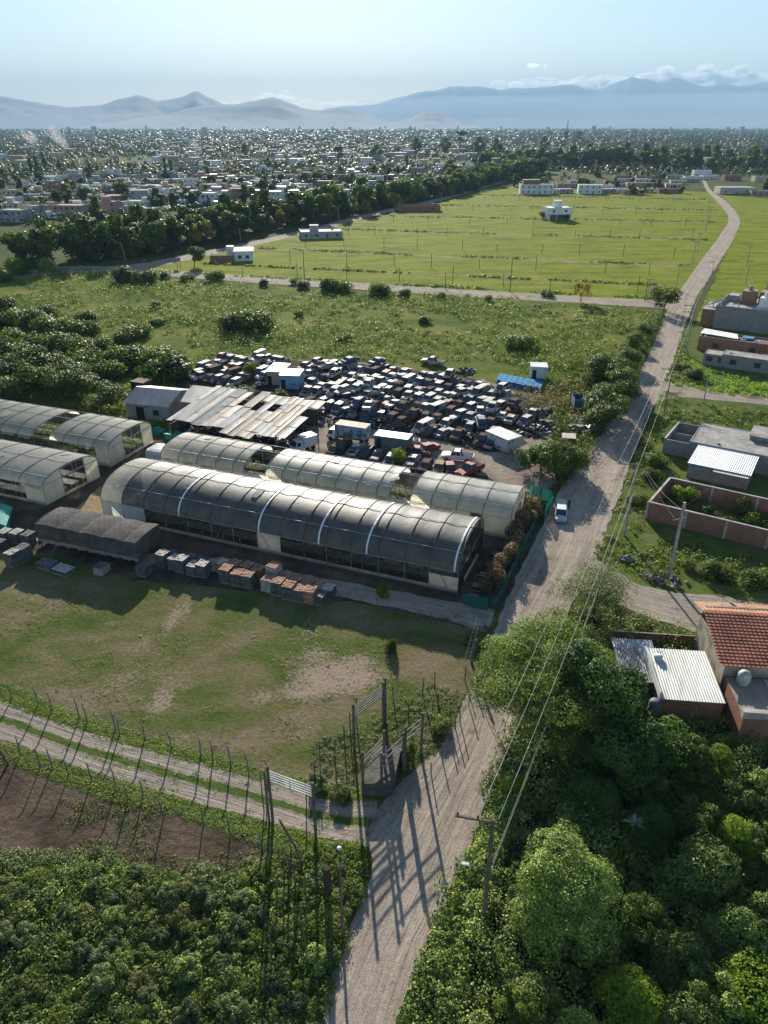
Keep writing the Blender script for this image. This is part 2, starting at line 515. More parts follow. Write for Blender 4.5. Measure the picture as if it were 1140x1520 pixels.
sheet('verge', PG_right, G_verge, .012, .3)
PG_yard = gpoly([(262, 560), (330, 528), (560, 540), (700, 560), (820, 590), (830, 700), (800, 745), (560, 720), (250, 650)])
sheet('yard', PG_yard, G_yard, .020, .8)
sheet('yard', gpoly([(262, 562), (330, 530), (560, 542), (700, 560), (805, 600), (800, 640), (765, 668), (742, 674), (700, 668), (655, 656), (600, 644), (545, 634), (500, 622), (440, 612), (262, 590)]), G_oil, .026, .9)
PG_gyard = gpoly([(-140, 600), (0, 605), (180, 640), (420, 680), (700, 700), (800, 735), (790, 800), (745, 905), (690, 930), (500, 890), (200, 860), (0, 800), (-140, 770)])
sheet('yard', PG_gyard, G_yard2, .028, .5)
sheet('yard', gpoly([(148, 722), (170, 735), (155, 772), (100, 766), (122, 748)]), G_chips, .034, .3)
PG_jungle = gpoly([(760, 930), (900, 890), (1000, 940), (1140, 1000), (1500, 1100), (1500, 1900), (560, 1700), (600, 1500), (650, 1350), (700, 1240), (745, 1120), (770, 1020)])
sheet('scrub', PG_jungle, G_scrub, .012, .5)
PG_scrubL = gpoly([(-300, 1100), (0, 1110), (150, 1165), (330, 1215), (540, 1255), (545, 1290), (520, 1390), (490, 1480), (460, 1700), (-400, 1700)])
sheet('scrub', PG_scrubL, G_verge, .012, .4)
PG_soil = gpoly([(-200, 1100), (0, 1118), (150, 1168), (300, 1212), (420, 1255), (410, 1300), (330, 1330), (180, 1290), (60, 1290), (-200, 1290)])
sheet('soil', PG_soil, G_soil, .020, .8)
# pasture with bare patches worn into it
PX_past = [(-200, 770), (60, 800), (250, 850), (420, 880), (600, 905), (745, 905), (722, 960), (700, 1020), (655, 1110), (620, 1180), (545, 1262), (400, 1250), (200, 1200), (0, 1130), (-250, 1080)]
PG_past = gpoly(PX_past)
def grid_sheet(name, poly, mat, z, step, field):
    xs = [p[0] for p in poly]; ys = [p[1] for p in poly]
    gx = np.arange(min(xs), max(xs) + step, step); gy = np.arange(min(ys), max(ys) + step, step)
    X, Y = np.meshgrid(gx, gy)
    k = inside(poly, X + step / 2, Y + step / 2)
    ny, nx = X.shape
    V = np.c_[X.ravel(), Y.ravel(), np.full(X.size, z)]
    Fc = [(j * nx + i, j * nx + i + 1, (j + 1) * nx + i + 1, (j + 1) * nx + i) for j in range(ny - 1) for i in range(nx - 1) if k[j, i]]
    me = bpy.data.meshes.new(name); me.from_pydata(V.tolist(), [], Fc); me.materials.append(mat)
    a = me.attributes.new('bare', 'FLOAT', 'POINT'); a.data.foreach_set('value', field(X.ravel(), Y.ravel()).astype(np.float32))
    me.update()
    return tag(ob(name, me), kind='structure')
PATCH = [  # px, py, radius across, radius along view, strength
    (500, 1005, 4.6, 2.6, 1.05), (455, 1025, 3.5, 1.8, .75), (530, 985, 2.5, 2.0, .7), (470, 975, 2.6, 3.0, .55), (460, 935, 2.0, 3.5, .45), (240, 1040, 1.6, 3.2, .62), (250, 1005, 3.5, 3, .35), (255, 920, 1.0, 4.5, .6),
    (275, 905, 1.0, 3, .55), (215, 955, 1.4, 3, .45), (190, 1010, 4, 2, .4), (60, 975, 6, 2.5, .3), (30, 940, 4, 1.5, .35), (70, 935, 4, 1.0, .35), (150, 950, 1.4, 1.2, .4), (170, 925, 2, .8, .45),
    (280, 1095, 2.6, 1.2, .45), (275, 1020, 1.3, 1.0, .4), (310, 1050, 2, 1, .38), (390, 1035, 1.6, 1.6, .55), (345, 940, 4, 1.5, .28), (375, 925, 3, 1.2, .3), (60, 1010, 7, 1.2, .28), (130, 1040, 5, 1.6, .3), (170, 985, 3, 2, .3), (560, 960, 2, 1, .3)]
def baref(x, y):
    f = np.zeros_like(x)
    for px, py, a, b, s in PATCH:
        p = at(px, py)
        f = np.maximum(f, s * np.exp(-((x - p.x) / a) ** 2 - ((y - p.y) / b) ** 2) * 1.15)
    return f
grid_sheet('pasture', PG_past, G_pasture, .016, .5, baref)

# roads
ROAD_L = [(380, 1700), (465, 1520), (500, 1420), (540, 1330), (560, 1270), (600, 1195), (650, 1120), (690, 1040), (722, 965), (745, 905), (770, 850), (800, 790), (828, 735), (858, 690), (895, 640), (925, 600), (952, 550), (975, 500), (990, 462), (1014, 425), (1042, 385), (1070, 347), (1081, 322), (1063, 298), (1049, 283), (1042, 268)]
ROAD_R = [(560, 1700), (592, 1520), (625, 1420), (660, 1345), (692, 1270), (722, 1195), (760, 1100), (785, 1020), (812, 965), (845, 905), (885, 835), (902, 780), (922, 730), (938, 680), (955, 635), (972, 595), (994, 550), (1010, 505), (1022, 470), (1038, 435), (1064, 395), (1091, 350), (1097, 322), (1074, 296), (1056, 283), (1047, 268)]
strip('road', ROAD_L, ROAD_R, ROAD, .052, 1.0, .3)
strip('road', [(868, 822), (905, 842), (950, 868), (1010, 880), (1070, 885), (1140, 897), (1400, 930)], [(850, 880), (890, 885), (935, 905), (990, 925), (1060, 945), (1140, 962), (1400, 1010)], ROAD2, .044, 1.0, .3)
strip('road', [(962, 560), (990, 558), (1020, 572), (1060, 582), (1140, 590), (1400, 615)], [(950, 612), (978, 598), (1010, 590), (1060, 594), (1140, 602), (1400, 632)], ROAD2, .044, 1.0, .3)
strip('road', [(-100, 420), (90, 396), (220, 400), (440, 414), (740, 433), (985, 447), (1020, 452)], [(-100, 432), (90, 406), (220, 409), (440, 424), (740, 443), (980, 458), (1010, 468)], ROAD2, .040, 1.5, .5)
strip('road', [(540, 1245), (575, 1185), (640, 1120)], [(560, 1290), (640, 1240), (690, 1160)], ROAD2, .040, .8, .2)
strip('path', [(-160, 1000), (0, 1040), (60, 1062), (140, 1090), (260, 1122), (400, 1160), (480, 1185), (560, 1190)], [(-160, 1062), (0, 1097), (70, 1122), (140, 1146), (260, 1182), (400, 1220), (480, 1243), (560, 1258)], ROADR, .034, .6, .2)
strip('path', [(735, 905), (640, 888), (500, 862), (330, 830), (200, 822)], [(725, 940), (640, 914), (500, 885), (330, 850), (200, 835)], G_lane if False else ROAD2, .036, 1.0, .3)
# faint lanes that divide the field
FA, FB, FD, FE = at(230, 408), at(990, 452), at(740, 277), at(1055, 290)
def lanepx(a, b, wd, z=.024):
    A, B = at(*a), at(*b); d = (B - A).normalized(); nn = Vector((-d.y, d.x, 0)) * wd / 2
    sheet('path', [tuple((A - nn)[:2]), tuple((B - nn)[:2]), tuple((B + nn)[:2]), tuple((A + nn)[:2])], G_lane, z, .35, 2.5)
for a, b, wd in (((385, 370), (1025, 396), 2.6), ((575, 378), (1030, 394), .1), ((470, 340), (1050, 357), 2.4), ((560, 322), (1060, 331), 2.2), ((640, 305), (1066, 313), 2.2), ((700, 291), (1060, 298), 2.2), ((300, 392), (1000, 425), .9)):
    if wd > .5: lanepx(a, b, wd * 1.25)
strip('path', [(95, 398), (200, 392), (330, 368), (430, 346), (560, 314), (660, 292), (745, 268)], [(120, 403), (215, 398), (340, 373), (440, 350), (570, 317), (670, 294), (752, 270)], ROAD2, .038, 3, .8)
# ---------------------------------------------------------------- mountains
M_mount = M('mountain', (.030, .042, .032), .95, scale=.0009, col2=(.055, .068, .045), fine=.006, bump=0)
def interp(pl, x):
    if x <= pl[0][0]: return pl[0][1]
    for (a, b), (c_, d) in zip(pl, pl[1:]):
        if x <= c_:
            t = (x - a) / (c_ - a); t = t * t * (3 - 2 * t) * .5 + t * .5
            return b + (d - b) * t
    return pl[-1][1]
def mountain(name, pl, Y, depth, seed, label_kind='structure', nx=420, ny=26, rough=1.0):
    x0, x1 = pl[0][0], pl[-1][0]
    V = []
    for j in range(ny + 1):
        tj = j / ny                    # 0 = foot in front, .62 = ridge, 1 = foot behind
        for i in range(nx + 1):
            px = x0 + (x1 - x0) * i / nx
            top = at_dist(px, interp(pl, px), Y)
            hh = max(top.z, 0)
            nz = noise.fractal(Vector((top.x / 900, seed, tj * 1.5)), .9, 2.1, 6) * .5
            sp = noise.fractal(Vector((top.x / 1500 + tj * 1.2, tj * 2.2 + seed, 5)), .8, 2.1, 5)
            if tj < .62:
                f = (tj / .62); prof = f ** 1.25
                z = hh * prof * (1 + .38 * sp * (1 - f) * 1.8) 
            else:
                f = (1 - tj) / .38; prof = f; z = hh * prof * (1 + .3 * sp * (1 - f))
            e = 1 - abs(tj - .62) * 2
            z += hh * .11 * nz * max(e, 0) * rough
            sc = 1 + (tj - .62) * depth / Y
            V.append((top.x * sc, Y + (tj - .62) * depth, max(z, 0) - 3))
    Fc = [(j * (nx + 1) + i, j * (nx + 1) + i + 1, (j + 1) * (nx + 1) + i + 1, (j + 1) * (nx + 1) + i) for j in range(ny) for i in range(nx)]
    me = bpy.data.meshes.new(name); me.from_pydata(V, [], Fc); me.materials.append(M_mount)
    me.polygons.foreach_set("use_smooth", [True] * len(me.polygons)); me.update()
    return tag(ob(name, me), kind=label_kind)
mountain('mountains', [(-260, 160), (-120, 138), (0, 142), (45, 150), (75, 154), (105, 158), (150, 156), (180, 146), (205, 140), (235, 148), (262, 144), (290, 135), (312, 145), (335, 154), (360, 160), (420, 172), (480, 180), (560, 187), (600, 188)], 15500, 5000, 3)
mountain('mountains', [(100, 188), (230, 172), (300, 158), (345, 153), (378, 149), (405, 143), (432, 152), (452, 160), (475, 163), (500, 159), (520, 162), (545, 172), (575, 183), (600, 187), (620, 188)], 13500, 3800, 9)
mountain('mountains', [(545, 188), (575, 182), (605, 176), (632, 166), (648, 166), (665, 175), (690, 186), (720, 188)], 13000, 2600, 13)
mountain('mountains', [(330, 178), (420, 170), (520, 157), (560, 154), (590, 145), (615, 138), (640, 134), (662, 130), (682, 124), (700, 127), (720, 129), (745, 133), (765, 130), (792, 131), (812, 129), (835, 126), (850, 124), (868, 131), (885, 132), (905, 126), (922, 120), (940, 113), (955, 116), (975, 121), (1002, 115), (1030, 122), (1050, 126), (1075, 124), (1100, 126), (1140, 121), (1260, 128), (1400, 140)], 25500, 6000, 21)
# ---------------------------------------------------------------- haze
hz = bpy.data.materials.new('haze'); hz.use_nodes = True; hn = hz.node_tree; hn.nodes.clear()
ho = hn.nodes.new('ShaderNodeOutputMaterial'); pv = hn.nodes.new('ShaderNodeVolumePrincipled')
pv.inputs['Color'].default_value = (.41, .64, .91, 1); pv.inputs['Density'].default_value = 7.2e-5; pv.inputs['Anisotropy'].default_value = 0.0
hn.links.new(pv.outputs[0], ho.inputs['Volume'])
b = MB(); b.box(-30000, -600, -6, 30000, 28800, 1400)
o = b.build('haze', hz); tag(o, kind='stuff')
fz = bpy.data.materials.new('fog'); fz.use_nodes = True; hn = fz.node_tree; hn.nodes.clear()
ho = hn.nodes.new('ShaderNodeOutputMaterial'); pv = hn.nodes.new('ShaderNodeVolumePrincipled')
pv.inputs['Color'].default_value = (.74, .86, 1, 1); pv.inputs['Density'].default_value = 2.6e-4; pv.inputs['Anisotropy'].default_value = 0.0
hn.links.new(pv.outputs[0], ho.inputs['Volume'])
def fogbank(x, y, z, rx, ry, rz, seed):
    bm = bmesh.new(); bmesh.ops.create_icosphere(bm, subdivisions=4, radius=1)
    for v in bm.verts:
        k = 1 + .35 * noise.fractal(v.co * 1.8 + Vector((seed, 0, 0)), 1, 2, 4)
        v.co = Vector((x + v.co.x * rx * k, y + v.co.y * ry * k, z + v.co.z * rz * (k if v.co.z > 0 else 1)))
    me = bpy.data.meshes.new('fog_bank'); bm.to_mesh(me); bm.free(); me.materials.append(fz)
    tag(ob('fog_bank', me), kind='stuff')
fogbank(9500, 21500, 330, 10500, 2600, 430, 1)
fogbank(2300, 20500, 560, 2300, 1500, 120, 4)
fogbank(500, 20000, 480, 1500, 1200, 90, 6)
fz = fz.copy(); fz.node_tree.nodes['Principled Volume'].inputs['Density'].default_value = 1.0e-4
fogbank(-3500, 9600, 40, 8500, 1500, 130, 8)
fogbank(5500, 10500, 40, 6000, 1600, 130, 11)
# cumulus behind the ranges, outside the haze
cl, n_, out_ = _nodes('cloud'); pv = n_.nodes.new('ShaderNodeVolumePrincipled')
pv.inputs['Color'].default_value = (1, 1, 1, 1); pv.inputs['Density'].default_value = .0035; pv.inputs['Anisotropy'].default_value = .5
n_.links.new(pv.outputs[0], out_.inputs['Volume'])
def clouds(px0, px1, base, top, n, seed, r0=1.0, Y=34500):
    rs = random.Random(seed); bm = bmesh.new(); sph = []
    for i in range(n):
        t = rs.random(); px = px0 + (px1 - px0) * t; e = math.sin(math.pi * min(max(t, .02), .98)) ** .5
        py = base + (top - base) * rs.random() ** 1.3 * e * (.55 + .45 * noise.noise(Vector((t * 6, seed, 0))) * 1.6)
        c = at_dist(px, py, Y + rs.uniform(-900, 900)); r = rs.uniform(150, 420) * r0 * (1.1 - .5 * abs(base - py) / max(1, abs(base - top)))
        b0 = len(bm.verts); bmesh.ops.create_icosphere(bm, subdivisions=3, radius=1); bm.verts.ensure_lookup_table()
        for v in bm.verts[b0:]:
            d = v.co.copy(); k = 1 + .38 * noise.fractal(d * 1.9 + Vector((seed + i, 0, 0)), .8, 2.2, 5)
            v.co = c + Vector((d.x * r * k * 1.5, d.y * r * k, d.z * r * k * .62))
    me = bpy.data.meshes.new('clouds'); bm.to_mesh(me); bm.free(); me.materials.append(cl)
    me.polygons.foreach_set("use_smooth", [True] * len(me.polygons))
    tag(ob('clouds', me), kind='stuff')
clouds(850, 940, 128, 100, 30, 1, .75)
clouds(945, 1150, 122, 86, 60, 2, .8)
clouds(735, 850, 126, 113, 26, 3, .5)
clouds(786, 816, 98, 91, 6, 4, .3)
clouds(385, 440, 148, 132, 14, 5, .45)
clouds(310, 530, 157, 143, 36, 6, .5)
clouds(510, 640, 158, 148, 26, 8, .4)
# ---------------------------------------------------------------- plants
F_dark = foliage('leaf_dark', (.020, .034, .012), (.085, .12, .03), .3)
F_mid = foliage('leaf_mid', (.028, .045, .012), (.14, .18, .04), .28)
F_farw = foliage('leaf_far', (.028, .042, .020), (.065, .085, .035), .15, jitter=.2)
F_yel = foliage('leaf_yellow', (.10, .09, .015), (.28, .22, .03), .35)
F_grey = foliage('leaf_grey', (.045, .058, .028), (.14, .165, .075), .3)
F_jung = foliage('leaf_jungle', (.020, .036, .014), (.11, .15, .045), .25, c3=(.28, .31, .10))
F_weed = foliage('leaf_weed', (.045, .065, .015), (.15, .185, .04), .3, c3=(.25, .25, .08))
F_field = foliage('leaf_field', (.11, .16, .02), (.24, .31, .05), .35)
F_dry = foliage('leaf_dry', (.10, .065, .04), (.36, .25, .17), .25)
F_creep = foliage('leaf_creeper', (.028, .052, .016), (.13, .18, .05), .09, c3=(.32, .36, .12))
F_light = foliage('leaf_light', (.07, .11, .015), (.20, .26, .04), .4)
BARK = M('bark', (.085, .065, .05), .9, scale=2, fine=14, bump=.6)
BARKG = M('bark_grey', (.17, .15, .13), .9, scale=2, fine=14, bump=.6)

def crown_blobs(h, r, n, seed, z0=.35, spread=1.0, flat=.8):
    rs = np.random.default_rng(seed); cen = []; rad = []
    for i in range(n):
        a = rs.random() * 6.283; q = math.sqrt(rs.random()) * r * .78 * spread
        zz = h * (z0 + (1 - z0) * rs.random() ** .8 * (1 - .45 * (q / r) ** 2)) 
        s = r * (.26 + .26 * rs.random()) * (1.0 if n > 5 else 1.4)
        cen.append((math.cos(a) * q, math.sin(a) * q, min(zz, h - s * flat * .8))); rad.append((s, s, s * flat))
    return cen, rad
def trunk_mb(h, r, cen, seed, z0=.35, tr=None, lean=0):
    rs = random.Random(seed); m = MB(); tr = tr or max(.09, h * .022)
    top = h * (z0 + .25)
    pts = [Vector((0, 0, -.15)), Vector((rs.uniform(-.1, .1) * r * .3, rs.uniform(-.1, .1) * r * .3, top * .5)), Vector((lean + rs.uniform(-.1, .1) * r, rs.uniform(-.1, .1) * r, top))]
    m.tube(pts, [tr * 1.25, tr * .85, tr * .5], 7)
    for c in sorted(cen, key=lambda q: -(q[0] ** 2 + q[1] ** 2))[:9]:
        f = rs.uniform(.35, .95); st = pts[1].lerp(pts[2], max(0, f * 2 - 1)) if f > .5 else pts[0].lerp(pts[1], f * 2)
        c = Vector(c); mid = st.lerp(c, .5) + Vector((0, 0, -.05 * h))
        m.tube([st, mid, c], [tr * .42, tr * .28, tr * .1], 5, cap=False)
    return m
def tree_proto(h, r, nb, dens, leaf, mat, seed, z0=.35, flat=.8, bark=None, tr=None, tintv=.3, core=.25, spread=1.0, lean=0, lump=1.0):
    """meshes of a tree: trunk with limbs, crown of leaves"""
    global rng
    rng = np.random.default_rng(seed)
    cen, rad = crown_blobs(h, r, nb, seed, z0, spread * (1 + .25 * (1 - lump)), flat)
    rad = [(a * lump, b * lump, c * lump) for a, b, c in rad]
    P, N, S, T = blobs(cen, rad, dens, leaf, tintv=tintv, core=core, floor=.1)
    cm = leafmesh('crown', P, N, S, T, mat)
    tm = trunk_mb(h, r, cen, seed, z0, tr, lean).mesh('trunk', bark or BARK)
    return cm, tm
def plant(name, proto, loc, rz, sc, label, cat, group=None):
    o = empty(name, loc, rz, label, cat, group)
    s = sc if isinstance(sc, (tuple, list)) else (sc, sc, sc)
    o.scale = s
    ob('crown' if proto[1] is not None else 'foliage', proto[0], o)
    if proto[1] is not None: ob('trunk', proto[1], o)
    return o
def bush_proto(r, h, nb, dens, leaf, mat, seed, stems=True, tintv=.3, fine=1.0):
    global rng
    rng = np.random.default_rng(seed); rs = np.random.default_rng(seed + 5)
    cen = []; rad = []
    for i in range(nb):
        a = rs.random() * 6.283; q = math.sqrt(rs.random()) * r * .7; s = r * (.3 + .3 * rs.random()) * fine
        zz = h * (.25 + (.5 + .25 * (1 - fine)) * rs.random() * (1 - .5 * q / r))
        cen.append((math.cos(a) * q, math.sin(a) * q, zz)); rad.append((s, s, s * .8 * h / r if h < r else s * .9))
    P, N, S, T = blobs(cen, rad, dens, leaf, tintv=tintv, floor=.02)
    m = MB()
    for c in cen[:6]: m.tube([(0, 0, -.1), (c[0] * .4, c[1] * .4, c[2] * .6), c], [.05 * r, .035 * r, .01 * r], 4, cap=False)
    return leafmesh('foliage', P, N, S, T, mat), m.mesh('stems', BARK)
def bush(name, proto, loc, rz, sc, label, group=None, cat='shrub'):
    o = ob(name, proto[0], None, loc, rz, sc); tag(o, label, cat, group)
    ob('stems', proto[1], o)
    return o

# prototypes
T_far = [tree_proto(12, 5.6, 13, 2.6, .95, F_dark, 101, z0=.08), tree_proto(10, 5.0, 11, 2.6, .9, F_mid, 102, z0=.08), tree_proto(14, 6.0, 16, 2.4, 1.0, F_dark, 103, z0=.1),
         tree_proto(11, 4.8, 11, 2.8, .85, F_grey, 104, z0=.1), tree_proto(9, 4.6, 10, 2.8, .85, F_yel, 105, z0=.12), tree_proto(13, 6.6, 16, 2.4, 1.0, F_mid, 106, z0=.08)]
T_poplar = tree_proto(20, 3.0, 12, 2.6, 1.0, F_dark, 111, z0=.12, flat=1.9, spread=.6)
T_euc = tree_proto(26, 6.0, 11, 2.2, 1.0, F_dark, 112, z0=.45, flat=.75, bark=BARKG, tr=.6)
B_mid = [bush_proto(2.2, 2.2, 9, 16, .30, F_dark, 201), bush_proto(2.5, 2.0, 10, 14, .32, F_mid, 202), bush_proto(1.8, 1.8, 7, 16, .28, F_weed, 203), bush_proto(2.4, 2.6, 9, 14, .32, F_mid, 204)]
T_mid = [tree_proto(5.5, 3.2, 12, 13, .32, F_dark, 211, z0=.3), tree_proto(6.5, 3.6, 13, 12, .34, F_mid, 212, z0=.3), tree_proto(5, 3.4, 12, 12, .32, F_grey, 213, z0=.35)]

# ---- belt of trees along the far edge of the field
BELT = [(-60, 415), (30, 400), (130, 392), (215, 385), (300, 368), (380, 350), (450, 336), (530, 322), (610, 305), (690, 288), (760, 268), (820, 256)]
def along(pl, n, jitter, rs, lift=0):
    P = [at(*p) for p in pl]; d = [0]
    for a, b in zip(P, P[1:]): d.append(d[-1] + (b - a).length)
    out = []
    for i in range(n):
        s = d[-1] * (i + .5) / n; k = max(j for j in range(len(d)) if d[j] <= s); k = min(k, len(P) - 2)
        p = P[k].lerp(P[k + 1], (s - d[k]) / (d[k + 1] - d[k]))
        t = (P[k + 1] - P[k]).normalized()
        out.append(p + Vector((-t.y, t.x, 0)) * (lift + rs.uniform(-jitter, jitter)) + t * rs.uniform(-2, 2))
    return out
rs = random.Random(5)
cnt = 0
kinds = ['dark green', 'mid green', 'tall dark', 'grey green', 'yellowish', 'broad green']
for row, (n, lift) in enumerate(((78, 7), (70, 15), (50, 24))):
    for i, p in enumerate(along(BELT, n, 3.2, rs, lift)):
        cnt += 1
        k = rs.choice([0, 0, 1, 2, 2, 3, 5, 5, 4]) if i > 8 else rs.choice([0, 1, 5, 2])
        near = 1.0 if row < 2 else 1.12
        where = ('front', 'middle', 'back')[row]
        plant('belt_tree', T_far[k], p, rs.uniform(0, 6.28), rs.uniform(.82, 1.2) * near * (1.0 + .25 * max(0, (i / n - .75))),
              f'{kinds[k]} tree, {ordn(i + 1)} from the left in the {where} row of the tree belt', 'tree', 'trees of the belt behind the field')
# ---- second belt on the right, beyond the field
rs = random.Random(6)
for row, (n, yy) in enumerate(((46, 250), (34, 241))):
    for i in range(n):
        px = 700 + (1230 - 700) * (i + rs.random() * .8) / n
        k = rs.choice([0, 2, 2, 5, 1, 3])
        p = at(px, yy + rs.uniform(-2.0, 2.0) + (4 if px > 1000 else 0))
        plant('far_tree', T_far[k], p, rs.uniform(0, 6.28), rs.uniform(1.2, 1.9),
              f'{kinds[k]} tree, {ordn(i + 1)} from the left, {("near", "rear")[row]} row of wood beyond the field', 'tree', 'trees of the wood past the field')
# landmark trees
for px, py, s, nm in ((683, 224, 1.55, 'very tall loose eucalyptus towering over the hazy town'), (502, 248, 1.0, 'tall rounded dark tree standing alone above the left-hand town'), (838, 213, 1.3, 'tall thin-topped tree beside the far radio mast'), (858, 213, 1.3, 'tall round tree right of the far radio mast')):
    p = at(px, py)
    plant('eucalyptus_tree', T_euc, p, rs.uniform(0, 6), (s * 1.15, s * 1.15, s * (1.0)), nm, 'tree', 'tall landmark trees')
for px, py, s, nm in ((48, 263, .95, 'left tall poplar of the three in front of the smoke'), (57, 262, 1.05, 'middle tall poplar of the three in front of the smoke'), (68, 257, 1.1, 'right tall poplar of the three in front of the smoke'), (246, 261, .9, 'tall narrow dark tree left of the middle of the town'), (255, 262, .8, 'tall narrow dark tree standing close to its taller twin in town'),
        (604, 252, .8, 'narrow dark tree in the town left of the belt end')):
    plant('poplar_tree', T_poplar, at(px, py), rs.uniform(0, 6), (s, s, s), nm, 'tree', 'tall narrow trees in town')
for px, py, s, nm in ((365, 232, 1.5, 'dark tree clump left of centre in the far town'), (560, 238, 1.6, 'dark tree left of the tall eucalyptus'), (617, 228, 2.0, 'big dark tree left of the tall eucalyptus'), (660, 226, 1.9, 'big dark tree just left of the tall eucalyptus'), (712, 228, 2.1, 'big dark tree just right of the tall eucalyptus'), (735, 229, 1.9, 'second big dark tree right of the tall eucalyptus'), (808, 224, 2.0, 'big tree rising behind the end of the belt')):
    plant('landmark_tree', T_far[2], at(px, py), rs.uniform(0, 6), s, nm, 'tree', 'tall landmark trees')

# ---- trees and shrubs named one by one in the middle distance
def bushes_at(lst, protos, name, group, cat='shrub'):
    for i, (px, py, s, lab) in enumerate(lst):
        bush(name, protos[i % len(protos)], at(px, py), i * 1.3, s, lab, group, cat)
bushes_at([(187, 416, 2.0, 'round bush left of the pair beside the pole on the cross road'), (212, 418, 2.1, 'dark round bush in the middle of the pair beside the cross road'), (75, 405, 2.6, 'large bush at the left end of the cross road'), (30, 406, 2.1, 'bush at the far left above the cross road'), (8, 418, 1.9, 'bush at the left frame edge below the belt'), (45, 398, 2.0, 'bush left of the large one at the cross road'),
           (312, 418, 1.5, 'bush right of the round pair along the cross road'), (325, 416, 1.2, 'small bush beside the cross road under the brick house'), (245, 413, .9, 'low bush in the hedge along the cross road'), (280, 416, 1.1, 'second low bush in the hedge along the cross road'), (433, 422, 1.0, 'small bush beside the thin pole on the cross road'), (450, 428, .9, 'small dark bush right of the thin pole'),
           (487, 432, 1.6, 'left half of the wide dark bush on the cross road'), (505, 432, 1.8, 'right half of the wide dark bush on the cross road'), (553, 436, 1.9, 'tall dark bush on the cross road right of the wide pair'), (566, 438, 1.3, 'small bush leaning on the tall dark one'), (390, 424, .9, 'small bush on the cross road below the field pole'), (812, 440, 1.0, 'low dark bush on the near side of the cross road'), (725, 446, .9, 'low bush by the cross road left of the yellow tree'), (600, 440, .9, 'low bush by the cross road, centre'), (655, 442, .7, 'tiny bush by the cross road, right of centre')],
          B_mid, 'roadside_bush', 'bushes along the cross road')
for px, py, s, k, lab in ((289, 396, 1.15, 1, 'small round tree in the field left of the brick house'), (862, 448, 1.15, 3, 'yellow green young tree beside the cross road'), (985, 462, 1.2, 0, 'dark spreading tree at the road junction'), (805, 325, .7, 0, 'dark bush against the white house in the field'), (840, 328, .6, 0, 'second dark bush beside the white field house')):
    plant('small_tree', T_mid[k] if k < 3 else tree_proto(5, 2.8, 10, 13, .3, F_yel, 77, z0=.35), at(px, py), px * .1, s, lab, 'tree')
lst = [(352, 488, 2.1), (375, 492, 2.2), (362, 478, 1.6), (110, 490, 1.6), (130, 478, 1.5), (125, 500, 1.7), (188, 508, 1.7), (205, 500, 1.8), (168, 540, 1.9), (195, 545, 2.0), (185, 532, 1.5), (235, 480, 1.0), (250, 560, 2.6), (242, 545, 2.0), (232, 455, 1.2),
       (20, 480, 2.3), (48, 486, 2.2), (80, 500, 2.4), (15, 510, 2.4), (60, 520, 2.5), (95, 525, 2.2), (120, 530, 2.0), (30, 540, 2.6), (140, 515, 1.5), (5, 460, 1.7), (775, 515, 1.8), (440, 470, 1.1), (508, 505, .9), (630, 480, .9), (160, 560, 1.6), (210, 560, 1.4), (105, 555, 2.6), (70, 470, 1.5)]
for i, (px, py, s) in enumerate(lst):
    side = 'left of the wreck yard' if px < 270 else 'in the weedy meadow behind the wrecks'
    bush('meadow_bush', B_mid[(i * 3) % 4 if px != 775 else 1], at(px, py), i * 1.7, (s, s, s * .85), f'{("large","medium","small")[0 if s > 2 else 1 if s > 1.4 else 2]} dark bush {side}, {ordn(i + 1)} of the group', 'dark bushes of the meadow')
# dense trees on the left behind the hoop houses
lst = [(20, 575, 1.3), (60, 585, 1.4), (95, 590, 1.2), (40, 560, 1.3), (5, 600, 1.2), (130, 590, 1.0), (75, 565, 1.3), (165, 600, .9), (110, 572, 1.1), (25, 545, 1.2), (-20, 560, 1.4), (-25, 590, 1.4), (150, 610, .8)]
for i, (px, py, s) in enumerate(sorted(lst)):
    plant('thicket_tree', T_mid[i % 3], at(px, py), i * 2.1, (s * 1.15, s * 1.15, s * .85), f'{("dark", "mid green", "grey green")[i % 3]} tree, {ordn(i + 1)} from the left in the thicket behind the left hoop houses', 'tree', 'thicket behind the left hoop houses')
# roadside trees at the right end of the wreck yard
lst = [(905, 560, 1.0, 0), (920, 575, .9, 1), (912, 588, 1.05, 1), (925, 592, .9, 0), (908, 605, 1.1, 0), (900, 625, 1.1, 0), (893, 645, .9, 1), (895, 570, 1.0, 1), (930, 545, .8, 1), (880, 578, .7, 0), (945, 520, .7, 1), (955, 500, .6, 1)]
for i, (px, py, s, k) in enumerate(lst):
    plant('roadside_tree', T_mid[k], at(px, py), i * 1.9, (s * 1.05, s * 1.05, s * .85), f'{("dark", "mid green")[k]} leafy tree on the left road verge, {ordn(i + 1)} of the row', 'tree', 'trees on the left verge of the road')
lst = [(802, 702, .8, 0), (825, 708, .9, 1), (845, 700, .8, 1), (812, 688, .8, 2), (784, 694, .6, 0), (835, 686, .7, 0)]
for i, (px, py, s, k) in enumerate(lst):
    plant('yard_tree', T_mid[k], at(px, py), i * 1.1, (s, s, s * .9), f'{("dark", "yellow green", "grey green")[k]} tree between white container and road, {ordn(i + 1)} of the clump', 'tree', 'tree clump at the yard entrance')

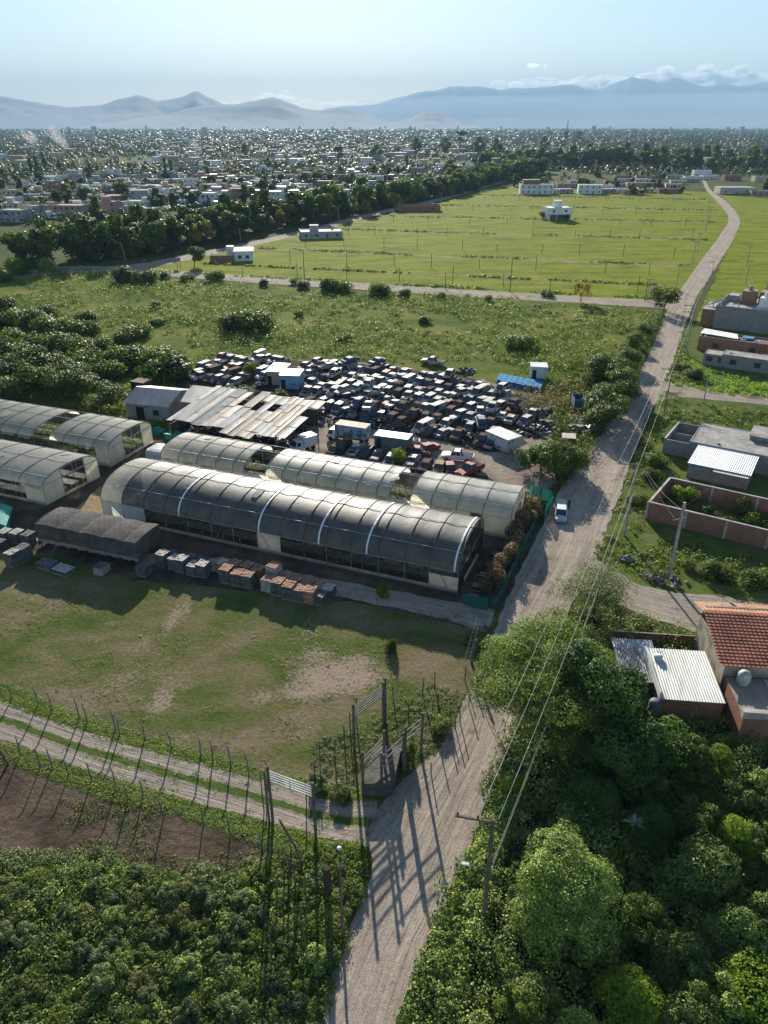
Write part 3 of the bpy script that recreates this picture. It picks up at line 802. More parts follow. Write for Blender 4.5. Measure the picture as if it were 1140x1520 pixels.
# ---- weeds of the meadow (nobody could count them)
def weedfield(name, poly, n, sz, h, leafs, leaf, mat, seed, excl=(), clump=.02, bald=.0, z=0, tint0=.58, up=.4):
    global rng
    rng = np.random.default_rng(seed)
    c = scatter(poly, n, excl)
    nz = np.array([noise.fractal(Vector((x * clump, y * clump, seed)), 1, 2, 4) for x, y in c])
    c = c[nz > bald]; nz = nz[nz > bald]
    k = len(c)
    s = sz * (.5 + rng.random(k) * .9) * (1 + .6 * np.clip(nz, -.5, 1))
    hh = h * (.5 + rng.random(k)) * (1 + .8 * np.clip(nz, -.6, 1.2))
    m = leafs
    d = unit(rng.normal(size=(k * m, 3))); d[:, 2] = np.abs(d[:, 2])
    rep = lambda a: np.repeat(a, m)
    rr = .75 + .3 * rng.random(k * m)
    P = np.c_[rep(c[:, 0]) + d[:, 0] * rep(s) * rr, rep(c[:, 1]) + d[:, 1] * rep(s) * rr, z + .03 + d[:, 2] * rep(hh) * rr]
    N = d + rng.normal(size=d.shape) * .5; N[:, 2] += up
    t = tint0 + rep(rng.normal(size=k) * .2) + rng.normal(size=k * m) * .13 + rep(nz) * .15
    me = leafmesh(name, P, N, leaf * (.6 + .8 * rng.random(k * m)), t, mat)
    return tag(ob(name, me), kind='stuff')
PX_yardx = gpoly([(255, 560), (330, 524), (560, 536), (700, 556), (822, 585), (835, 650), (825, 700), (800, 745), (560, 720), (250, 650)])
PX_gh = gpoly([(-140, 596), (0, 600), (100, 605), (180, 640), (420, 680), (700, 700), (800, 735), (900, 700), (800, 760), (-140, 770)])
weedfield('weeds', PG_meadow, 5200, 1.0, .75, 16, .42, F_weed, 31, (PX_yardx, PX_gh), .03, -.25)
weedfield('weeds', PG_meadow, 1500, 1.5, 1.6, 26, .42, F_mid, 32, (PX_yardx, PX_gh), .035, .12)
weedfield('weeds', gpoly([(815, 620), (850, 600), (870, 560), (975, 470), (985, 470), (970, 505), (930, 575), (905, 620), (850, 715), (815, 700)]), 420, 1.2, 1.5, 34, .32, F_mid, 33, (gpoly([(835, 622), (838, 585), (900, 580), (905, 622)]), gpoly([(825, 680), (828, 645), (868, 645), (868, 680)])), .05, -.4)
weedfield('weeds', gpoly([(760, 575), (860, 560), (880, 600), (850, 680), (825, 690), (815, 640)]), 260, 1.1, 1.0, 30, .30, foliage('leaf_rusty', (.07, .05, .02), (.20, .15, .05), .3), 34, (), .05, -.5)
# ---------------------------------------------------------------- buildings
def brick_mat(name, c1, c2, mortar, sx=.26, sz=.10, dirt=.5):
    m, n, out = _nodes(name)
    tc = n.nodes.new('ShaderNodeTexCoord').outputs['Object']
    s = _sep(n, tc)
    v = _comb(n, _math(n, 'ADD', s[0], s[1]), s[2])
    b = n.nodes.new('ShaderNodeTexBrick'); n.links.new(v, b.inputs[0])
    b.inputs['Color1'].default_value = (*c1, 1); b.inputs['Color2'].default_value = (*c2, 1); b.inputs['Mortar'].default_value = (*mortar, 1)
    b.inputs['Scale'].default_value = 1; b.inputs['Brick Width'].default_value = sx; b.inputs['Row Height'].default_value = sz; b.inputs['Mortar Size'].default_value = sz * .1
    f = _noise(n, .8, 6, .65, tc)
    col = _mix(n, dirt, b.outputs[0], _ramp(n, f, [(.3, (.5, .48, .46)), (.7, (1.35, 1.3, 1.25))]), 'MULTIPLY')
    _bsdf(n, out, col, .9, 0, .15, _bump(n, b.outputs['Fac'], .3, -.01)); MATS[name] = m; return m
W_brick = brick_mat('brick_wall', (.26, .10, .065), (.34, .15, .095), (.30, .26, .22))
W_block = brick_mat('block_wall', (.25, .25, .25), (.31, .31, .30), (.22, .22, .21), .4, .2)
W_dark = M('dark_plaster', (.13, .12, .12), scale=.7)
W_grey = M('grey_plaster', (.33, .33, .34), scale=.5)
W_white = M('white_plaster', (.70, .70, .69), scale=.5, var=.16)
W_cream = M('cream_plaster', (.52, .44, .33), scale=.5, var=.15)
W_pink = M('pink_plaster', (.42, .27, .22), scale=.5, var=.15)
R_conc = M('concrete_roof', (.32, .30, .27), scale=.5, var=.35)
R_dark = M('dark_roof', (.12, .11, .10), scale=.4)
R_white = M('white_roof', (.66, .66, .65), scale=.4, var=.2)
R_tin = M('tin_roof', (.50, .51, .52), .38, scale=.5, var=.2, metal=.65, spec=.5, bump=.1)
R_tile = M('tile_roof', (.36, .13, .08), scale=.6, var=.3)
GLASS = M('window_glass', (.03, .04, .05), .12, var=.2, bump=0, spec=.8)
DOORM = M('door_paint', (.12, .09, .07), .6)
def box_building(name, loc, rz, wd, dp, h, wm, rm, label, cat, group=None, wins=3, floors=1, parapet=.35, door=True, sunk=.25, upper=None, detail=False, tank=False):
    root = empty(name, loc, rz, label, cat, group)
    m = MB(); t = .22
    m.box(0, 0, -.3, wd, t, h); m.box(0, dp - t, -.3, wd, dp, h); m.box(0, t, -.3, t, dp - t, h); m.box(wd - t, t, -.3, wd, dp - t, h)
    m.build('wall', wm, root)
    m = MB(); m.box(t, t, h - parapet - .2, wd - t, dp - t, h - parapet); m.build('roof', rm, root)
    fl = h / floors
    for f in range(floors):
        for i in range(wins):
            x = wd * (i + .5) / wins; ww = min(1.3, wd / wins * .5)
            if door and f == 0 and i == wins // 2:
                m = MB(); m.box(x - .45, -.03, 0, x + .45, 0.0, 2.05); m.build('door', DOORM, root)
            else:
                m = MB(); m.box(x - ww / 2, -.035, f * fl + 1.0, x + ww / 2, -.001, f * fl + 2.1); m.build('window', GLASS, root)
    if upper:
        a, b_, c_, d_, hh, um = upper
        m = MB(); m.box(a, b_, h - parapet, c_, d_, h + hh); u = m.build('upper_room', um, root)
        m = MB(); m.box(a - .15, b_ - .15, h + hh, c_ + .15, d_ + .15, h + hh + .15); m.build('slab', rm, u)
    if tank:
        m = MB(); m.lathe([(.5, 0), (.55, .1), (.55, .9), (.35, 1.15), (.1, 1.2)], 10, (wd * .8, dp * .7, h - parapet)); m.build('water_tank', W_grey, root)
    return root
rs = random.Random(11)
pal = [('white', W_white), ('grey', W_grey), ('cream', W_cream), ('pink', W_pink), ('brick', W_brick), ('white', W_white), ('grey', W_grey)]
rpal = [('pale', R_white), ('grey', R_conc), ('dark', R_dark), ('tin', R_tin), ('grey', R_conc)]
# houses of the left-hand town in ranks; each rank a street
ranks = [(330, 4, -8, 60), (318, 7, -8, 215), (306, 10, -8, 330), (297, 15, -8, 440), (288, 18, 0, 500), (280, 20, 0, 560), (272, 22, 60, 640), (265, 22, 90, 690), (258, 20, 180, 735), (252, 18, 240, 745)]
TOWN = []
for ri, (py, n, x0, x1) in enumerate(ranks):
    for i in range(n):
        px = x0 + (x1 - x0) * (i + .5 + rs.uniform(-.3, .3)) / n
        p = at(px, py + rs.uniform(-2.5, 2.5) + (-6 if px < 100 and py > 300 else 0))
        wn, wm = rs.choice(pal); rn, rm = rs.choice(rpal)
        wd = rs.uniform(9, 15) * (1 + ri * .035); dp = rs.uniform(8, 12); fl = 1 if rs.random() < .68 else 2
        h = 3.4 * fl + rs.uniform(0, .5)
        up = (wd * .2, dp * .4, wd * .6, dp * .85, rs.uniform(1.5, 2.6), wm) if rs.random() < .4 else None
        box_building('house', p, R(rs.choice([-8, -10, 12]) + rs.uniform(-3, 3)), wd, dp, h, wm, rm,
                     f'{("one", "two")[fl - 1]}-storey {wn} house with {rn} roof, {ordn(i + 1)} from the left in the {ordn(ri + 1)} town row', 'house', 'houses of the town', wins=3 if ri < 7 else 2, floors=fl, upper=up, tank=False)
        TOWN.append((p.x, p.y))
# named houses of the town
box_building('house', at(284, 303), R(-6), 17, 11, 7.2, W_white, R_white, 'large white two-storey house with flat roof just behind the tree belt', 'house', None, 5, 2)
box_building('house', at(48, 275), R(-4), 22, 14, 7.5, W_white, R_white, 'long white two-storey building at the left below the poplars', 'house', None, 6, 2)
box_building('house', at(-2, 330), R(-6), 15, 12, 6.5, W_grey, R_conc, 'dark grey house cut by the left edge of the frame', 'house', None, 4, 2)
box_building('house', at(80, 322), R(-6), 18, 11, 6.5, W_pink, R_conc, 'brownish pink two-storey row house behind the small lawn', 'house', None, 5, 2)
# houses right of centre beyond the field
rs = random.Random(12)
for ri, (py, n, x0, x1) in enumerate(((287, 9, 770, 985), (279, 9, 765, 1000), (272, 8, 830, 1030), (266, 6, 900, 1060))):
    for i in range(n):
        px = x0 + (x1 - x0) * (i + .5 + rs.uniform(-.3, .3)) / n
        wn, wm = rs.choice(pal); rn, rm = rs.choice(rpal); fl = 1 if rs.random() < .8 else 2
        wd = rs.uniform(11, 20); p = at(px, py + rs.uniform(-2, 2))
        box_building('house', p, R(rs.uniform(-12, 4)), wd, rs.uniform(8, 11), 3.3 * fl, wm, rm,
                     f'{wn} house with {rn} roof, {ordn(i + 1)} from the left in the {ordn(ri + 1)} row beyond the field', 'house', 'houses beyond the field', wins=4, floors=fl)
box_building('house', at(772, 288), R(-3), 26, 12, 7, W_white, R_dark, 'long white and brick two-storey block at the far left corner of the field end', 'house', None, 6, 2, upper=(2, 2, 15, 9, 3, W_brick))
box_building('house', at(590, 314), R(-2), 27, 11, 3.6, W_brick, R_conc, 'low unfinished brick walls at the far edge of the field', 'house', None, 3, 1, parapet=.9)
r = box_building('house', at(812, 327), R(4), 14, 13, 6.6, W_white, R_white, 'white two-storey house with rooftop room standing alone in the field', 'house', None, 2, 2, upper=(5, 5, 9.5, 9, 3.2, W_white))
m = MB(); m.box(.5, -1.8, 3.1, 13.5, 0, 3.35); m.build('balcony', W_white, r)
for x in (1, 5, 9, 13): m = MB(); m.box(x - .15, -1.7, 0, x + .15, -1.4, 3.1); m.build('column', W_white, r)
m = MB(); m.box(1.2, -.06, 0, 12.8, -.01, 2.8); m.build('garage_opening', R_dark, r)
# brick walled plot with white house, grey house (left of field)
rz = R(-1)
p = at(312, 389)
r = empty('house', p, R(8), 'brick-walled plot with a small white house in the left of the field', 'house')
m = MB(); m.box(0, 0, 0, 9.5, .25, 2.4); m.box(0, .25, 0, .25, 11, 2.4); m.box(9.25, .25, 0, 9.5, 11, 2.4); m.build('yard_wall', W_brick, r)
m = MB(); m.box(9.5, 0.5, 0, 17, 12, 3.6); m.build('wall', W_white, r)
m = MB(); m.box(9.3, .3, 3.6, 17.2, 12.2, 3.8); m.build('roof', R_white, r)
m = MB(); m.box(6.2, 8, 0, 9.2, 11.5, 4.6); m.build('upper_room', W_white, r)
m = MB(); m.box(11, .44, 1, 12.4, .5, 2.2); m.build('window', GLASS, r)
m = MB(); m.box(14, .44, 1, 15.4, .5, 2.2); m.build('window', GLASS, r)
r = box_building('house', at(447, 355), R(10), 20, 13, 3.2, W_grey, R_conc, 'flat grey concrete house with rooftop tank at the left end of the field', 'house', None, 4, 1, upper=(5, 6, 9, 10, 2.0, W_grey), tank=True)
# right-hand far houses
box_building('shed', at(1068, 288), R(-3), 27, 14, 4.8, W_cream, R_tin, 'large cream shed with pale tin roof and dark doors right of the far road', 'shed', None, 3, 1, parapet=0)
for k, (px, py, wd, h, wm, rm, nm) in enumerate(((1120, 270, 30, 5, W_cream, R_conc, 'long cream house at the right frame edge beyond the field'), (1075, 268, 16, 5, W_brick, R_dark, 'small brick house behind the cream shed'), (1030, 262, 18, 6, W_white, R_white, 'white house at the far end of the dirt road'), (1115, 290, 14, 3.2, W_pink, R_dark, 'low reddish house right of the cream shed'), (980, 286, 12, 3, W_brick, R_white, 'low brick house just left of the far road'))):
    box_building('house', at(px, py), R(-3), wd, 10, h, wm, rm, nm, 'house', None, 3, 1)
rs = random.Random(19)
RT = sorted([(rs.uniform(755, 1150), rs.uniform(257, 289), rs.choice([0, 1, 2, 5, 3]), rs.uniform(.3, .75)) for _ in range(60)])
for i, (px, py, k, s_) in enumerate(q for q in RT if not 1020 < q[0] < 1060):
    plant('garden_tree', T_far[k], at(px, py), i, s_, f'small {kinds[k]} tree, {ordn(i + 1)} from the left between the houses beyond the field', 'tree', 'garden trees beyond the field')
# trees between the town houses
rs = random.Random(13)
TT = []
for i in range(170):
    px = rs.uniform(-10, 740); lo = 262 - px * .02; hi = 345 - px * .115
    py = rs.uniform(246, hi)
    p = at(px, py)
    if min((p.x - a) ** 2 + (p.y - b_) ** 2 for a, b_ in TOWN) < 60: continue
    cnt += 1; k = rs.choice([0, 1, 2, 3, 4, 5, 0, 2])
    TT.append((px, k, p, rs.uniform(0, 6), rs.uniform(.45, .95)))
for k in range(6):
    for i, (px, k_, p, a, s_) in enumerate(sorted((q for q in TT if q[1] == k), key=lambda q: q[0])):
        plant('town_tree', T_far[k], p, a, s_, f'{kinds[k]} tree between town houses, {ordn(i + 1)} {kinds[k]} one from the left', 'tree', f'{kinds[k]} trees in town')
# wood and gardens too far or too many to count
def farwood(name, bands, mat, seed):
    global rng
    rng = np.random.default_rng(seed)
    Ps = []; Ns = []; Ss = []; Ts = []
    for (y0, y1, n, h, leaf, m) in bands:
        Y = y0 + (y1 - y0) * rng.random(n); X = (rng.random(n) * 2 - 1) * (Y * .62 + 60)
        nz = np.array([noise.fractal(Vector((x / 260, y / 260, 1)), 1, 2, 3) for x, y in zip(X, Y)])
        # keep the field and road free
        keep = (nz > -.42) & ~inside(PGX, X, Y)
        X, Y, nz = X[keep], Y[keep], nz[keep]; k = len(X)
        hh = h * (.5 + .9 * rng.random(k)) * (1 + .4 * nz); rep = lambda a: np.repeat(a, m)
        d = unit(rng.normal(size=(k * m, 3))); d[:, 2] = np.abs(d[:, 2])
        P = np.c_[rep(X) + d[:, 0] * rep(hh) * .7, rep(Y) + d[:, 1] * rep(hh) * .7, .3 + d[:, 2] * rep(hh)]
        N = d + rng.normal(size=d.shape) * .15; N[:, 2] += .5
        Ps.append(P); Ns.append(N); Ss.append(leaf * (.6 + .8 * rng.random(k * m))); Ts.append(.45 + rep(rng.normal(size=k) * .2) + rng.normal(size=k * m) * .05)
    me = leafmesh(name, np.vstack(Ps), np.vstack(Ns), np.concatenate(Ss), np.concatenate(Ts), mat, aspect=.8)
    return tag(ob(name, me), kind='stuff')
PGX = gpoly([(-200, 430), (-200, 392), (0, 385), (120, 375), (330, 345), (520, 308), (640, 285), (745, 256), (1000, 262), (1500, 262), (1500, 900), (-200, 900)])
farwood('woods', [(420, 900, 1500, 4.5, 1.5, 24), (850, 1500, 2600, 7, 2.4, 20), (1400, 2400, 3600, 9, 4.0, 14), (2300, 4200, 5200, 12, 7, 9), (4000, 9500, 6500, 16, 14, 7)], F_farw, 41)
farwood('woods', [(600, 1500, 900, 6, 2.2, 16), (1400, 2500, 1300, 7, 4, 10), (2500, 6000, 1500, 10, 8, 8)], F_farw, 42)
# the far-off town: roofs and walls past counting
rs = random.Random(14)
for nm, mt, n in (('distant_town', W_grey, 170), ('distant_town', W_white, 50), ('distant_town', W_cream, 170), ('distant_town', W_pink, 110)):
    m = MB()
    for i in range(n):
        Y = 1050 + 4200 * rs.random() ** 1.35; X = rs.uniform(-.56, .56) * Y
        if X > Y * .16 and rs.random() < .72: continue
        wd = rs.uniform(8, 17) * (1 + Y / 6000); d_ = wd * rs.uniform(.6, 1); hh = rs.uniform(5, 9) * (1 + Y / 4000)
        mt_ = Matrix.Translation((X, Y, 0)) @ Matrix.Rotation(rs.uniform(-.3, .3), 4, 'Z')
        m.box(0, 0, 0, wd, d_, hh, mat=mt_)
    for i in range(60 if mt is W_grey else 0):
        Y = rs.uniform(4500, 9000); X = rs.uniform(-.45, .5) * Y; wd = rs.uniform(14, 26); hh = rs.uniform(18, 46)
        m.box(X, Y, 0, X + wd, Y + 20, hh)
    tag(m.build(nm, mt), kind='stuff')
# radio mast far away
o = empty('radio_mast', at(840, 212), 0, 'tall thin lattice radio mast far away over the right-hand wood', 'mast')
m = MB(); hm = 62
for a, b_ in ((-1, -1), (1, -1), (1, 1), (-1, 1)): m.tube([(a * 3, b_ * 3, 0), (a * .8, b_ * .8, hm)], .35, 4)
for k in range(12):
    z0, z1 = k * hm / 12, (k + 1) * hm / 12; r0 = 3 - 2.2 * k / 12; r1 = 3 - 2.2 * (k + 1) / 12
    m.tube([(-r0, -r0, z0), (r1, -r1, z1)], .2, 4); m.tube([(r0, r0, z0), (-r1, r1, z1)], .2, 4)
m.build('lattice', W_dark, o)
m = MB(); m.lathe([(1.6, 0), (1.6, 2)], 8, (0, 0, hm - 6)); m.tube([(0, 0, hm), (0, 0, hm + 9)], .2, 4); m.build('antenna', W_grey, o)
# smoke drifting over the town
sm = bpy.data.materials.new('smoke'); sm.use_nodes = True; hn = sm.node_tree; hn.nodes.clear()
ho = hn.nodes.new('ShaderNodeOutputMaterial'); pv = hn.nodes.new('ShaderNodeVolumePrincipled')
pv.inputs['Color'].default_value = (.9, .92, .95, 1); pv.inputs['Density'].default_value = .012; pv.inputs['Anisotropy'].default_value = .3
hn.links.new(pv.outputs[0], ho.inputs['Volume'])
def smoke(px, py, s, seed, label):
    p = at(px, py); bm = bmesh.new(); bmesh.ops.create_icosphere(bm, subdivisions=4, radius=1)
    for v in bm.verts:
        t = (v.co.z + 1) / 2; k = 1 + .5 * noise.fractal(v.co * 2.2 + Vector((seed, 0, 0)), 1, 2, 3)
        v.co = Vector(((v.co.x * (.25 + t) * k - t * 2.0) * 12 * s, v.co.y * (.25 + t) * 12 * s * k, (t * 2) * 14 * s * k))
    me = bpy.data.meshes.new('smoke'); bm.to_mesh(me); bm.free(); me.materials.append(sm)
    tag(ob('smoke', me, None, p), label, 'smoke', None, 'stuff')
smoke(105, 226, 1.5, 1, 'grey smoke plume drifting left behind the poplars')
smoke(60, 222, 1.3, 7, 'fainter smoke over the poplars')
smoke(302, 230, .7, 3, 'small white smoke plume over the town')
# ---------------------------------------------------------------- hoop greenhouses
def plastic(name, col, rough=.35, trans=.5, tcol=None, var=.12, alpha=1.0):
    m, n, out = _nodes(name); pos = _pos(n)
    f = _noise(n, .5, 6, .6, pos, .4); c_ = _ramp(n, f, [(.3, sc3(col, 1 - var)), (.7, sc3(col, 1 + var))])
    st = n.nodes.new('ShaderNodeMapping'); st.inputs['Scale'].default_value = (1.6, 1.6, .12); n.links.new(pos, st.inputs[0])
    d = _noise(n, 1.5, 5, .7, st.outputs[0]); c_ = _mix(n, .35, c_, _ramp(n, d, [(.3, (.6, .58, .52)), (.7, (1.15, 1.15, 1.15))]), 'MULTIPLY')
    tc = _mix(n, 1, c_, tcol or (1, .97, .85), 'MULTIPLY')
    p, sh = _bsdf(n, None, c_, rough, 0, .5, _bump(n, _noise(n, 1.6, 4, .6, pos, 1.0), .35, .06), trans, tc)
    if alpha < 1:
        t = n.nodes.new('ShaderNodeBsdfTransparent'); mx = n.nodes.new('ShaderNodeMixShader'); mx.inputs[0].default_value = alpha
        n.links.new(t.outputs[0], mx.inputs[1]); n.links.new(sh, mx.inputs[2]); sh = mx.outputs[0]
    n.links.new(sh, out.inputs[0]); MATS[name] = m; return m
PL_cream = plastic('film_cream', (.74, .74, .68), rough=.5, trans=.62, var=.2)
PL_pale = plastic('film_pale', (.74, .745, .73), rough=.55, trans=.75, var=.2)
PL_white_shaded = plastic('film_white_shaded', (.55, .66, .72), trans=.4)  # white film with the blue of its shade put into the colour
PL_shade = plastic('shade_cloth', (.135, .138, .132), rough=.5, trans=.42, tcol=(.95, .95, .85), alpha=.94, var=.35)
PL_net = plastic('side_net', (.03, .035, .035), rough=.8, trans=.3, alpha=.72)
METAL = M('galvanised_pipe', (.42, .43, .44), .45, metal=.5, bump=0)
GPIPE = M('grey_pipe', (.16, .16, .15), .8, bump=0)
DPIPE = M('dark_pipe', (.06, .06, .06), .7, bump=0)
WPIPE = M('white_strap', (.80, .84, .88), .5, var=.08, bump=0)
TABLE = M('bench_top', (.42, .40, .36), .8)
SEED = foliage('leaf_seedling', (.05, .10, .015), (.22, .32, .04), .35)
SEEDD = foliage('leaf_seedling_dark', (.03, .045, .02), (.30, .31, .22), .3)
def arch(wd, eave, apex, n=18):
    """profile across the house: y 0..wd, from front eave over the crown to the rear eave"""
    out = []
    for i in range(n + 1):
        t = math.pi * i / n
        y = wd / 2 - wd / 2 * (abs(math.cos(t)) ** .86) * (1 if math.cos(t) > 0 else -1)
        z = eave + (apex - eave) * abs(math.sin(t)) ** .92
        out.append((y, z))
    return out
def greenhouse(label, A, B, wd, eave, apex, ribs, cover, side, straps=(), endR=None, endL=None, strap_m=None, frame_m=None, seam=.0, foot=True, crop=None, rear=None, tables=True, group='hoop greenhouses', shear=0.0, ribs_over=None):
    """A, B: ground ends of the front wall (left, right); ribs: fractions along it; cover[i]: material or None of bay i"""
    d = B - A; L = d.length; rz = math.atan2(d.y, d.x)
    root = empty('greenhouse', A, rz, label, 'greenhouse', group)
    pr = arch(wd, eave, apex)
    X = [f * L for f in ribs]
    fm = frame_m or METAL
    sx = lambda x, y: x + shear * y
    k0 = 0
    # covering, in runs of the same material
    i = 0
    while i < len(cover):
        j = i
        while j + 1 < len(cover) and cover[j + 1] is cover[i]: j += 1
        if cover[i] is not None:
            m = MB(); secs = []
            xs = []
            for q in range(i, j + 1):
                for u in range(4): xs.append((X[q] + (X[q + 1] - X[q]) * u / 4, u))
            xs.append((X[j + 1], 0))
            for x, u in xs:
                sag = (0, .045, .06, .045)[u]
                secs.append([(sx(x, y) , y, z - sag * (1 + .5 * math.sin(x * 3 + y))) for y, z in pr])
            m.sweep(secs); m.build('roof_cover', cover[i], root, smooth=True)
        i = j + 1
    # loose bands of film that hang over the eaves
    for q in range(len(X) - 1):
        if cover[q] is not None and rng.random() < .55:
            x0, x1 = X[q] + rng.random() * .8, X[q + 1] - rng.random() * .8; z1 = eave - .15 - .35 * rng.random(); m = MB()
            m.sweep([[(sx(x0 + (x1 - x0) * i / 6, 0), -.05, eave + .02) for i in range(7)], [(sx(x0 + (x1 - x0) * i / 6, 0), -.09 - .04 * math.sin(i * 2.1), z1 + .08 * math.sin(i * 1.7 + q)) for i in range(7)]]); m.build('film_flap', cover[q], root)
    # patches stuck on the film
    for q in range(len(X) - 1):
        if cover[q] is not None and rng.random() < .4:
            k0_ = int(rng.integers(3, 12)); xa = X[q] + .4 + rng.random() * 1.2; m = MB()
            m.sweep([[(sx(x_, pr[k][0]), pr[k][0], pr[k][1] + .045) for x_ in (xa, xa + .5 + .9 * rng.random())] for k in (k0_, k0_ + 1, k0_ + 2)]); m.build('patch', PL_pale if cover[q] is PL_shade and rng.random() < .3 else cover[q], root)
    # ribs
    for x in X:
        m = MB(); m.tube([(sx(x, 0), 0.02, 0)] + [(sx(x, y), y, z - .1) for y, z in pr] + [(sx(x, wd), wd - .02, 0)], .05, 5); m.build('rib', fm, root)
        if ribs_over:
            m = MB(); m.tube([(sx(x, y), y, z + .025) for y, z in pr], .05, 4); m.build('batten', ribs_over, root)
    for z, y in [(eave, 0), (eave, wd), (pr[9][1], pr[9][0]), (pr[4][1], pr[4][0]), (pr[14][1], pr[14][0])]:
        m = MB(); m.tube([(sx(0, y), y, z + .03), (sx(L, y), y, z + .03)], .035, 5); m.build('purlin', fm, root)
    for f in straps:
        x = f * L; m = MB(); secs = [[(sx(x - .11, y), y, z + .05) for y, z in pr], [(sx(x + .11, y), y, z + .05) for y, z in pr]]
        m.sweep(secs); m.sweep([[(p[0], p[1], p[2] + .02) for p in s_] for s_ in secs]); m.build('strap', strap_m or WPIPE, root)
    # side walls
    def wallrun(y, spec, nm):
        for f0, f1, z0, z1, mt in spec:
            m = MB(); n_ = max(2, int((f1 - f0) * L / .8))
            lo = []; hi = []
            for q in range(n_ + 1):
                x = (f0 + (f1 - f0) * q / n_) * L; w_ = .06 * math.sin(x * 2.3) + .04 * math.sin(x * 5.1)
                lo.append((sx(x, y), y + (w_ if y > 0 else -w_) * .5, z0)); hi.append((sx(x, y), y, z1 + (w_ * 1.2 if z1 < eave - .1 else 0)))
            m.sweep([lo, [((a[0] + b_[0]) / 2, (a[1] + b_[1]) / 2 + .05 * math.sin(a[0] * 4), (a[2] + b_[2]) / 2) for a, b_ in zip(lo, hi)], hi]); m.build(nm, mt, root, smooth=True)
    wallrun(0, side, 'side_curtain')
    wallrun(wd, rear if rear else [(0, 1, .4, eave, PL_net)], 'rear_curtain')
    if foot:
        m = MB(); m.box(sx(0, 0), -.12, 0, sx(L, 0), .02, .42); m.build('foot_board', PL_pale, root)
    def end(x, spec, s_):
        if spec is None: return
        # spec: (material, openings) ; opening list of (y0,y1,z0,z1)
        mt, y0, y1, zo = spec
        def zat(y):
            for (a, b_), (c_, e_) in zip(pr, pr[1:]):
                if a <= y <= c_ or c_ <= y <= a: return b_ + (e_ - b_) * (y - a) / (c_ - a + 1e-9)
            return eave
        N = 26
        def pan(ya, yb, za):
            m = MB()
            for q in range(N):
                a = ya + (yb - ya) * q / N; b_ = ya + (yb - ya) * (q + 1) / N
                m.poly([(sx(x, a), a, za), (sx(x, b_), b_, za), (sx(x, b_), b_, zat(b_) - .02), (sx(x, a), a, zat(a) - .02)])
            m.build('end_panel', mt, root)
        pan(0.02, y0, 0); pan(y1, wd - .02, 0)
        if zo is not None: pan(y0, y1, zo)
        m = MB(); zt = eave + .1
        m.tube([(sx(x, 0), .0, zt), (sx(x, wd), wd, zt)], .07, 5)
        for y in (y0, (y0 + y1) / 2, y1): m.tube([(sx(x, y), y, 0), (sx(x, y), y, zat(y))], .07, 5)
        m.build('end_frame', METAL if mt is not PL_net else DPIPE, root)
        m = MB(); m.box(sx(x, y0) - .05, y0, 0, sx(x, y0) + .15, y1, .45) if shear == 0 else m.hexa([(sx(x, y0) - .05, y0, 0), (sx(x, y0) + .15, y0, 0), (sx(x, y1) + .15, y1, 0), (sx(x, y1) - .05, y1, 0), (sx(x, y0) - .05, y0, .4), (sx(x, y0) + .15, y0, .4), (sx(x, y1) + .15, y1, .4), (sx(x, y1) - .05, y1, .4)])
        m.build('threshold', PL_pale, root)
    end(L, endR, 1); end(0, endL, -1)
    if tables:
        nrow = int((wd - 1) / 2.1)
        for r_ in range(nrow):
            y = .9 + r_ * (wd - 1.2) / nrow
            m = MB(); x = 1.0
            while x < L - 1.5:
                x2 = min(x + 5.5, L - .6)
                # slatted bench
                for q in range(5): m.box(sx(x, y), y + q * .3, .72, sx(x2, y), y + q * .3 + .2, .76)
                for xx in (x + .2, (x + x2) / 2, x2 - .3):
                    m.box(sx(xx, y), y + .05, 0, sx(xx, y) + .08, y + .12, .72); m.box(sx(xx, y), y + 1.25, 0, sx(xx, y) + .08, y + 1.32, .72)
                x = x2 + .25
            m.build('bench', TABLE, root)
    if crop:
        f0, f1, y0, y1, mt, dens, sz = crop
        P = []; N = []
        nn = int((f1 - f0) * L * (y1 - y0) * dens)
        x = (f0 + (f1 - f0) * rng.random(nn)) * L; y = y0 + (y1 - y0) * rng.random(nn)
        row = ((y - y0) % 2.1) < 1.5; x, y = x[row], y[row]; nn = len(x)
        P = np.c_[x + shear * y, y, .85 + .3 * rng.random(nn)]; N = rng.normal(size=(nn, 3)) * .6; N[:, 2] += 1
        o = ob('seedlings', leafmesh('seedlings', P, N, sz * (.6 + .8 * rng.random(nn)), .5 + .25 * rng.normal(size=nn), mt), root); tag(o, kind='stuff')
    return root
rng = np.random.default_rng(50)
